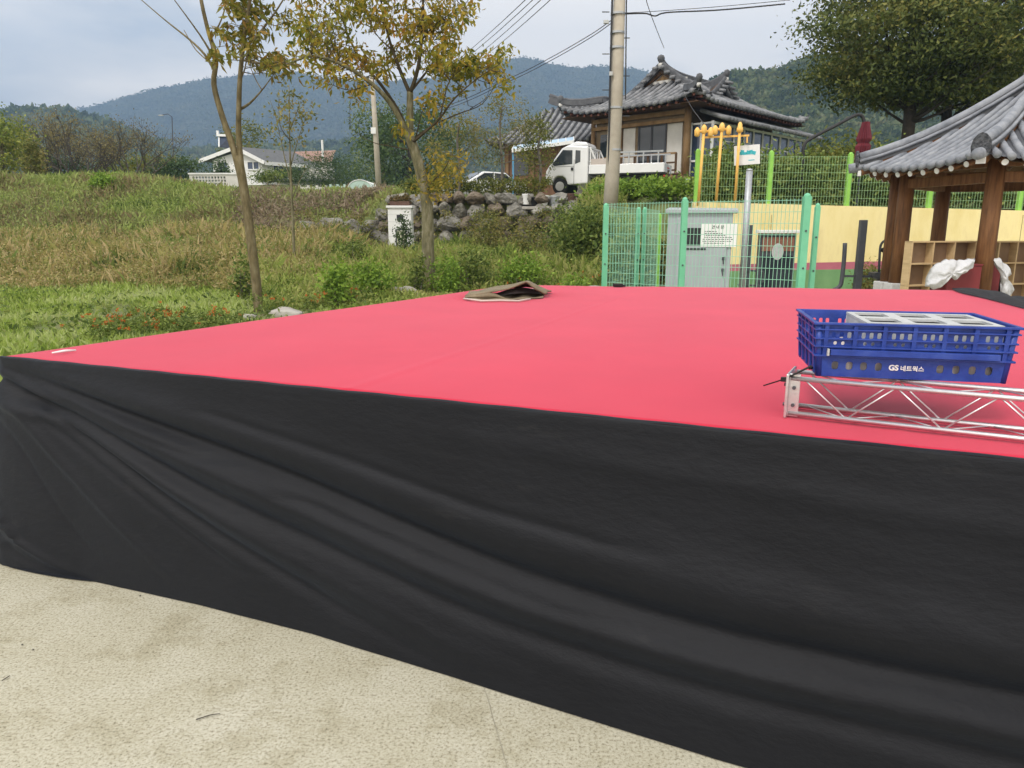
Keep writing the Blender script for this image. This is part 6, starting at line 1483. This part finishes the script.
mb = MB(); q = at(548,207,30.0); mb.prism([(-4.6,29.62,2.68),(2.75,29.62,2.68),(2.75,30.4,2.68),(-4.6,30.4,2.68)],(0,0,0),(0,0,.0))
mb = MB(); z_ = at(545,206.5,29.9).z; mb.box((1.65,29.95,z_-.06),(2.5,.55,.115)); o = build(mb, 'coping_slab', m_rock_pale, bevel=.02, org=(1.65,29.95,z_-.1)); tag(o, 'flat stone slab under the buckets on top of the boulder wall', 'stone slab')

# ------------------------------------------------------------------ poles and wires
Yk = 24.0; q = at(612,182,Yk); pt = at(620,-60,Yk); g = gz(q.x,Yk)
pl = thing('utility_pole', 'tall thick concrete utility pole in front of the truck', 'utility pole', (q.x,Yk,g))
mb = MB(); top = Vector((at(619,0,Yk).x+.02, Yk, 9.6)); mb.tube([(q.x-.05,Yk,g-.2),(q.x,Yk,3.1),(q.x+.06,Yk,5.5),top], [.235,.225,.20,.165], 20); build(mb, 'shaft', m_cpole, pl, smooth=True)
mb = MB()
for y in (14, 33, 48, 108, 150):
    c = at(616,y,Yk); mb.lathe([(.222,-.03),(.222,.03)], (top.x*.5+q.x*.5+.0,Yk,c.z), 20)
build(mb, 'steel_band', m_galv, pl, split=True)
mb = MB()
for i, y in enumerate((12, 38, 54, 76, 90, 116)):
    c = at(616,y,Yk); s_ = 1 if i % 2 else -1; mb.bar((c.x+s_*.2,Yk,c.z),(c.x+s_*.42,Yk,c.z),.025)
build(mb, 'step_bolt', m_grey_steel, pl, split=True)
mb = MB(); mb.tube([(at(608,180,Yk).x,Yk-.12,at(608,185,Yk).z), (at(609,100,Yk).x,Yk-.14,at(609,100,Yk).z), (at(612,-10,Yk).x,Yk-.12,at(612,-10,Yk).z)], .03, 6); mb.tube([(at(625,100,Yk).x,Yk-.1,at(625,100,Yk).z),(at(626,-10,Yk).x,Yk-.1,at(626,-10,Yk).z)], .02, 6); build(mb, 'conduit', m_cable, pl, split=True)
mb = MB(); c = at(609,22,Yk); mb.box(c+Vector((-.1,-.12,-.03)),(.16,.1,.1)); c = at(610,75,Yk); mb.box(c+Vector((0,-.2,0)),(.1,.06,.12)); build(mb, 'insulator', m_greypl, pl, bevel=.01, split=True)
def wire(name, label, pts, r_=.016, group=None, mat=m_cable):
    mb = MB(); mb.tube(smooth_path(pts, 8), r_, 5); o = build(mb, name, mat, org=pts[0]); return tag(o, label, 'cable', group)
def sagline(a, b_, sag, n=7): 
    a, b_ = Vector(a), Vector(b_); return [a.lerp(b_, i/(n-1)) - Vector((0,0,sag*4*(i/(n-1))*(1-i/(n-1)))) for i in range(n)]
# distant pole first, wires run to it
Yd = 47.0; q = at(379,186,Yd); g = gz(q.x,Yd); tp2 = at(371,60,Yd)
p2 = thing('far_utility_pole', 'slim leaning concrete utility pole with a white plate left of the golden tree', 'utility pole', (q.x,Yd,g))
mb = MB(); mb.tube([(q.x,Yd,g-.1), at(376,140,Yd), tp2], [.19,.165,.12], 14); build(mb, 'shaft', m_cpole, p2, smooth=True)
mb = MB(); c = at(374,131,Yd); mb.box(c+Vector((0,-.22,0)),(.30,.03,.36)); build(mb, 'plate', m_white, p2)
mb = MB(); c = at(372,66,Yd); mb.bar(c+Vector((-.7,-.1,0)), c+Vector((.7,-.1,0)), .08); build(mb, 'crossarm', m_grey_steel, p2)
for k, (ya, yb, lb) in enumerate(((19,96,'upper dark cable running down left from the thick concrete pole'),(22,99,'lower dark cable paired under the upper one left of the thick pole'))):
    wire('overhead_cable', lb, [at(613,ya,24), at(590,ya+16,25.5), at(550,ya+39,28), at(510,ya+59,31), at(440,ya+88,36), at(376,yb+14,46)], .013, 'cables from the thick pole')
for k, (x0_, x1_) in enumerate(((530,466),(538,472),(546,480),(556,488))):
    lb = ('leftmost','second from left','third from left','rightmost')[k]+' of four parallel power lines crossing the sky right of the golden tree'
    wire('power_line', lb, sagline(at(x0_+18,-22,30), at(x1_-6,58,60), .1), .018, 'parallel power lines')
wire('overhead_cable', 'thick bundled cable running right from the concrete pole to the dark tree', [at(623,14,24), at(645,13.5,24.2), at(655,16,24.2), at(668,12.5,24.3), at(720,10,24.6), at(785,4,25)], .022, 'cables right of the thick pole')
wire('overhead_cable', 'thin cable just above the bundled cable right of the concrete pole', [at(624,13,24), at(660,11,24.2), at(720,6.5,24.6), at(790,0,25)], .009, 'cables right of the thick pole')
wire('drop_cable', 'thin cable dropping onto the tiled roof peak', [at(641,-20,26), at(650,12,30), at(664,48,37.9)], .014)
wire('drop_cable', 'thin cable slanting from the roof corner to the yellow pipes', [at(683,92,33), at(692,108,28), at(704,124,18)], .010)
q = at(173,178,95); tl = thing('street_lamp', 'thin far street lamp standing before the left mountain foot', 'street lamp', (q.x,95,gz(q.x,95)))
mb = MB(); mb.tube([(q.x,95,gz(q.x,95)-.1), at(172,117,95)], .055, 8); build(mb, 'pole', m_grey_steel, tl)
mb = MB(); mb.tube([at(172,117,95), at(168,114,95), at(161,115,95)], .04, 6); build(mb, 'lamp_arm', m_grey_steel, tl)
mb = MB(); mb.box(at(161,115.4,95), (.6,.25,.1)); build(mb, 'lamp_head', m_greypl, tl, bevel=.03)

# ------------------------------------------------------------------ white house far left
Yh = 76.0; gA = at(206,161,Yh); wz = gz(gA.x, Yh)
wh_ = thing('white_house', 'white house with low gable roof and dark tiles beyond the field', 'house', (gA.x+3.5,Yh,wz))
d1 = Vector((.97,-.1,0)).normalized(); d2 = Vector((.62,.78,0)).normalized()
zE_, zP = at(203,161,Yh).z, at(244,150,Yh).z+.1
W1 = (at(266,160,Yh).x-gA.x)/d1.x; L2 = 5.6
def wp(u, w2, z): q = Vector((gA.x,Yh,0))+d1*u+d2*w2; return Vector((q.x,q.y,z))
mb = MB(); pk = W1*.62
for a_, z_ in (): pass
poly = [wp(.7,0,wz-.3), wp(W1-.25,0,wz-.3), wp(W1-.25,0,zE_-.05), wp(pk,0,zP-.2), wp(.7,0,zE_+.1)]
mb.prism(poly, (0,0,0), tuple(d2*L2)); build(mb, 'wall', m_white, wh_)
mb = MB()
for (u0, z0, u1, z1) in ((-.1,zE_-.12,pk,zP), (pk,zP,W1+.55,zE_-.30)):
    mb.hexa([wp(u0,-.6,z0), wp(u1,-.6,z1), wp(u1,L2+.5,z1), wp(u0,L2+.5,z0), wp(u0,-.6,z0+.16), wp(u1,-.6,z1+.16), wp(u1,L2+.5,z1+.16), wp(u0,L2+.5,z0+.16)])
build(mb, 'roof', m_darkroof, wh_)
mb = MB()
for (u0, z0, u1, z1) in ((-.15,zE_-.14,pk,zP-.02), (pk,zP-.02,W1+.6,zE_-.32)): mb.bar(wp(u0,-.64,z0+.06), wp(u1,-.64,z1+.06), .08, .34)
mb.bar(wp(W1+.62,-.6,zE_-.30), wp(W1+.62,L2+.5,zE_-.30), .08, .34); build(mb, 'fascia', m_white, wh_)
def hwin(u0, u1, z0, z1, face='f'):
    mb = MB(); fr = MB()
    if face == 'f': P_ = lambda u, o_, z: wp(u,-o_,z)
    else: P_ = lambda u, o_, z: wp(W1-.25+o_, u, z)
    mb.hexa([P_(u0,.05,z0), P_(u1,.05,z0), P_(u1,-.02,z0), P_(u0,-.02,z0), P_(u0,.05,z1), P_(u1,.05,z1), P_(u1,-.02,z1), P_(u0,-.02,z1)])
    w_o = build(mb, 'window', m_glass_b, wh_)
    for u in (u0, (u0+u1)/2, u1): fr.bar(P_(u,.07,z0), P_(u,.07,z1), .10)
    for z in (z0, z1): fr.bar(P_(u0,.072,z), P_(u1,.072,z), .11)
    build(fr, 'window_frame', m_white, w_o)
zw0, zw1 = at(258,170,Yh).z, at(258,162,Yh).z
hwin(W1*.72, W1*.98-.35, zw0, zw1); hwin(W1*.2, W1*.38, zw0, zw1); hwin(1.2, 2.4, zw0-.2, zw1, 's'); hwin(3.4, 4.6, zw0-.2, zw1, 's')
sp0 = at(219,147,Yh-.5); mb = MB(); s1_, s2_ = at(231,149,Yh-.3), at(230,137,Yh-.3); s0_ = at(219,136.5,Yh+.3)
mb.hexa([sp0, s1_, s1_+Vector((0,.1,.1)), sp0+Vector((0,.1,.1)), s0_, s2_, s2_+Vector((0,.1,.1)), s0_+Vector((0,.1,.1))]); build(mb, 'solar_panel', m_solar, wh_)
mb = MB(); mb.bar(s0_+Vector((-.15,-.05,.12)), s2_+Vector((.2,-.05,.12)), .25, .22); mb.bar(sp0, s0_, .12); mb.bar(s0_+Vector((-.1,0,.1)), s0_+Vector((-.1,0,.55)), .2); build(mb, 'panel_frame', m_white, wh_)
# lower roofed block right of the white house and reddish roof behind
q = at(306,178,72); t = thing('flat_outbuilding', 'low grey white outbuilding attached right of the white house', 'outbuilding', (q.x,72,gz(q.x,72)))
mb = MB(); zz = at(306,182,72).z; mb.box((q.x-.4,72.5,(zz+3.5)/2),(4.2,3,zz-3.5)); build(mb, 'wall', m_plaster, t)
mb = MB(); mb.box((q.x-.2,72.3,zz+.08),(5.2,3.8,.16)); build(mb, 'roof', m_darkroof, t)
mb = MB(); mb.box((q.x-.6,70.98,zz-.7),(1.1,.05,.7)); build(mb, 'window', m_glass_b, t)
q = at(308,160,100); zt = at(308,154,100).z; t = thing('red_roof_house', 'house with a salmon red roof behind the white house', 'house', (q.x,100,gz(q.x,100)))
mb = MB(); mb.box((q.x,101,(zt-1.0+4)/2),(5.4,4,zt-1.0-4)); build(mb, 'wall', m_plaster, t)
mb = MB(); mb.prism([(q.x-3.4,98.5,zt-1.1),(q.x+3.4,98.5,zt-1.1),(q.x+3.4,101,zt+.5),(q.x-2.6,101,zt+.3)],(0,0,0),(0,.3,.1)); build(mb, 'roof', m_salmon, t)
mb = MB(); c = at(322,140,98); mb.tube([(c.x,98,zt-1.2),(c.x,98,c.z)],.14,8); build(mb, 'chimney_pipe', m_white, t)
# perforated block wall
q0_, q1_ = at(191,190,52), at(241,190,52); zt = at(215,174.5,52).z; zb0 = gz(q0_.x,52)-.3
bw = thing('breeze_block_wall', 'white perforated block wall at the top of the bank', 'wall', ((q0_.x+q1_.x)/2,52,zb0))
wd_ = q1_.x-q0_.x; h_ = zt-zb0; hs_ = []
for i in range(11):
    for j in range(3): hs_.append((.28+i*.21+(.02 if j % 2 else 0), h_-.20-j*.21, .07, .072, .012))
mb = holed(wd_, h_, [o_ for o_ in hs_ if o_[0] < wd_-.15], .18); mb.v = [(q0_.x+v_[0], 52+v_[2], zb0+v_[1]) for v_ in mb.v]; build(mb, 'blocks', m_plaster, bw)
mb = MB(); mb.box(((q0_.x+q1_.x)/2,52,zt+.05),(wd_+.1,.3,.1)); build(mb, 'coping', m_white, bw)
# pale shelter and low walls
q = at(361,188,58); zt = at(361,180.5,58).z; g = gz(q.x,58); t = thing('tunnel_shelter', 'pale green rounded plastic shelter beside the far utility pole', 'shelter', (q.x,58,g))
mb = MB(); n_ = 14; rx_ = .72; hz = zt-g
poly = [(q.x+rx_*math.cos(a_)*1.35, 0, g-.1+ (hz+.1)*abs(math.sin(a_))**.6) for a_ in np.linspace(math.pi, 0, n_)]
mb.prism([(x,57.6,z) for x,_,z in poly],(0,0,0),(0,3.4,0)); build(mb, 'cover', m_poly, t, smooth=False)
mb = MB()
for y in (57.58, 58.7, 59.8, 61.02): mb.tube([(x,y,z+.02) for x,_,z in poly], .03, 6)
build(mb, 'hoop', m_white, t, split=True)
for nm, lb, pxa, pxb, yt, yy, mt in (('low_wall','low white wall right of the white house',300,326,187,60,m_plaster),('low_wall','pale green low fence wall left of the far pole',331,352,186,59,m_poly)):
    a, b_ = at(pxa,190,yy), at(pxb,190,yy); zt = at(pxa,yt,yy).z; g = gz(a.x,yy)-.2
    t = thing(nm, lb, 'wall', ((a.x+b_.x)/2,yy,g)); mb = MB(); mb.box(((a.x+b_.x)/2,yy,(g+zt)/2),(b_.x-a.x,.2,zt-g)); build(mb, 'panel', mt, t)
    mb = MB()
    for k in range(4): x = a.x+(b_.x-a.x)*k/3; mb.box((x,yy-.02,(g+zt)/2+.06),(.16,.26,zt-g+.12))
    build(mb, 'pier', mt, t, split=True)
for nm, lb, px_, yy, w2, yt in (('greenhouse','long pale plastic greenhouse glimpsed under the bare brown tree',72,72,4.4,181),('greenhouse','short pale greenhouse roof behind the leafy tree at far left',24,72,3.2,181.5)):
    q = at(px_,186,yy); zt = at(px_,yt,yy).z; g = gz(q.x,yy); t = thing(nm, lb, 'greenhouse', (q.x,yy,g), 'pale greenhouses behind the left trees')
    poly = [(q.x+w2/2*math.cos(a_), g-.1+(zt-g+.1)*abs(math.sin(a_))**.5) for a_ in np.linspace(math.pi, 0, 12)]
    mb = MB(); mb.prism([(x,yy,z) for x, z in poly],(0,0,0),(0,6,0)); build(mb, 'cover', m_plaster, t)
    mb = MB(); 
    for y in (yy-.03, yy+3, yy+6.03): mb.tube([(x,y,z+.02) for x, z in poly],.05,6)
    build(mb, 'hoop', m_galv, t, split=True)

# ------------------------------------------------------------------ twigs on the plaza
for (x0_, y0_, x1_, y1_, lb) in ((196,720,220,714,'thin dark twig lying on the pale concrete'),(2,681,10,676,'short twig at the left edge of the concrete')):
    a, b_ = onz(x0_,y0_,.003), onz(x1_,y1_,.003); mb = MB(); mb.tube([a+Vector((0,0,.002)), a.lerp(b_,.5)+Vector((.004,.006,.003)), b_+Vector((0,0,.002))], [.0018,.0016,.001], 5); o = build(mb, 'twig', m_bark_dk, org=a); tag(o, lb, 'twig')
for i, (x, y) in enumerate(((22,645),(33,650),(140,596))):
    q = onz(x, y, .002); mb = MB(); mb.lathe([(.0025,0),(.0042,.002),(.0025,.004)], q, 7); o = build(mb, 'pebble', m_rock, org=q); tag(o, 'tiny dark pebble on the pale concrete', 'pebble', 'pebbles on the concrete')

# ------------------------------------------------------------------ haze
mb = MB(); mb.box((0,1270,318.5),(5200,2680,641)); hz_ = build(mb, 'haze', None); hz_['kind'] = 'stuff'
m = bpy.data.materials.new('haze_air'); m.use_nodes = True; nt = m.node_tree; nt.nodes.clear()
out = nt.nodes.new('ShaderNodeOutputMaterial'); pv = nt.nodes.new('ShaderNodeVolumePrincipled'); pv.inputs['Density'].default_value = .00050; pv.inputs['Color'].default_value = (.42,.63,.95,1); pv.inputs['Anisotropy'].default_value = 0.0
nt.links.new(pv.outputs[0], out.inputs['Volume']); hz_.data.materials.append(m)

# ------------------------------------------------------------------ world, sun, camera
SUN_EL, SUN_AZ = R(52), R(215)      # azimuth clockwise from +Y: the sun stands behind the camera, to the left
w = bpy.data.worlds.new('World'); sc.world = w; w.use_nodes = True; nt = w.node_tree; bg = nt.nodes['Background']
sky = nt.nodes.new('ShaderNodeTexSky'); sky.sky_type = 'NISHITA'; sky.sun_disc = False; sky.sun_elevation = SUN_EL; sky.sun_rotation = SUN_AZ
tc = nt.nodes.new('ShaderNodeTexCoord'); mp = nt.nodes.new('ShaderNodeMapping'); mp.inputs['Scale'].default_value = (1,1,3.2); nt.links.new(tc.outputs['Generated'], mp.inputs['Vector'])
n1 = nt.nodes.new('ShaderNodeTexNoise'); n1.inputs['Scale'].default_value = 2.3; n1.inputs['Detail'].default_value = 7; n1.inputs['Roughness'].default_value = .55; nt.links.new(mp.outputs[0], n1.inputs['Vector'])
cr = ramp(nt, [(.34,(5.4,5.9,6.7)),(.45,(9.6,9.2,8.7)),(.56,(13.2,12.0,10.6))]); nt.links.new(n1.outputs['Fac'], cr.inputs['Fac'])
n2 = nt.nodes.new('ShaderNodeTexNoise'); n2.inputs['Scale'].default_value = 1.2; n2.inputs['Detail'].default_value = 4; nt.links.new(mp.outputs[0], n2.inputs['Vector'])
r2_ = ramp(nt, [(.30,(.80,.80,.80)),(.5,(.97,.97,.97))]); nt.links.new(n2.outputs['Fac'], r2_.inputs['Fac'])
mx = nt.nodes.new('ShaderNodeMix'); mx.data_type = 'RGBA'; nt.links.new(r2_.outputs['Color'], mx.inputs[0]); nt.links.new(sky.outputs[0], mx.inputs[6]); nt.links.new(cr.outputs['Color'], mx.inputs[7])
nt.links.new(mx.outputs[2], bg.inputs['Color']); bg.inputs['Strength'].default_value = .10
sl_ = bpy.data.lights.new('sun', 'SUN'); sl_.energy = 1.4; sl_.angle = R(14); sl_.color = (1,.97,.93)
so_ = bpy.data.objects.new('sun', sl_); col.objects.link(so_)
dirv = Vector((math.sin(SUN_AZ)*math.cos(SUN_EL), math.cos(SUN_AZ)*math.cos(SUN_EL), math.sin(SUN_EL)))
so_.rotation_euler = (-dirv).to_track_quat('-Z', 'Y').to_euler(); so_.location = dirv*60
cam = bpy.data.cameras.new('camera'); co = bpy.data.objects.new('camera', cam); col.objects.link(co)
cam.sensor_width = 36; cam.lens = FPX/1024*36; cam.clip_end = 8000; cam.clip_start = .05
co.location = (0,0,CAMH); co.rotation_euler = (R(90)-PITCH, 0, 0); sc.camera = co
sc.view_settings.view_transform = 'Standard'; sc.view_settings.look = 'None'; sc.view_settings.exposure = .55; sc.view_settings.gamma = 1
sc.render.resolution_x, sc.render.resolution_y = 1024, 768
sc.cycles.max_bounces = 6; sc.cycles.transparent_max_bounces = 4; sc.cycles.use_denoising = True
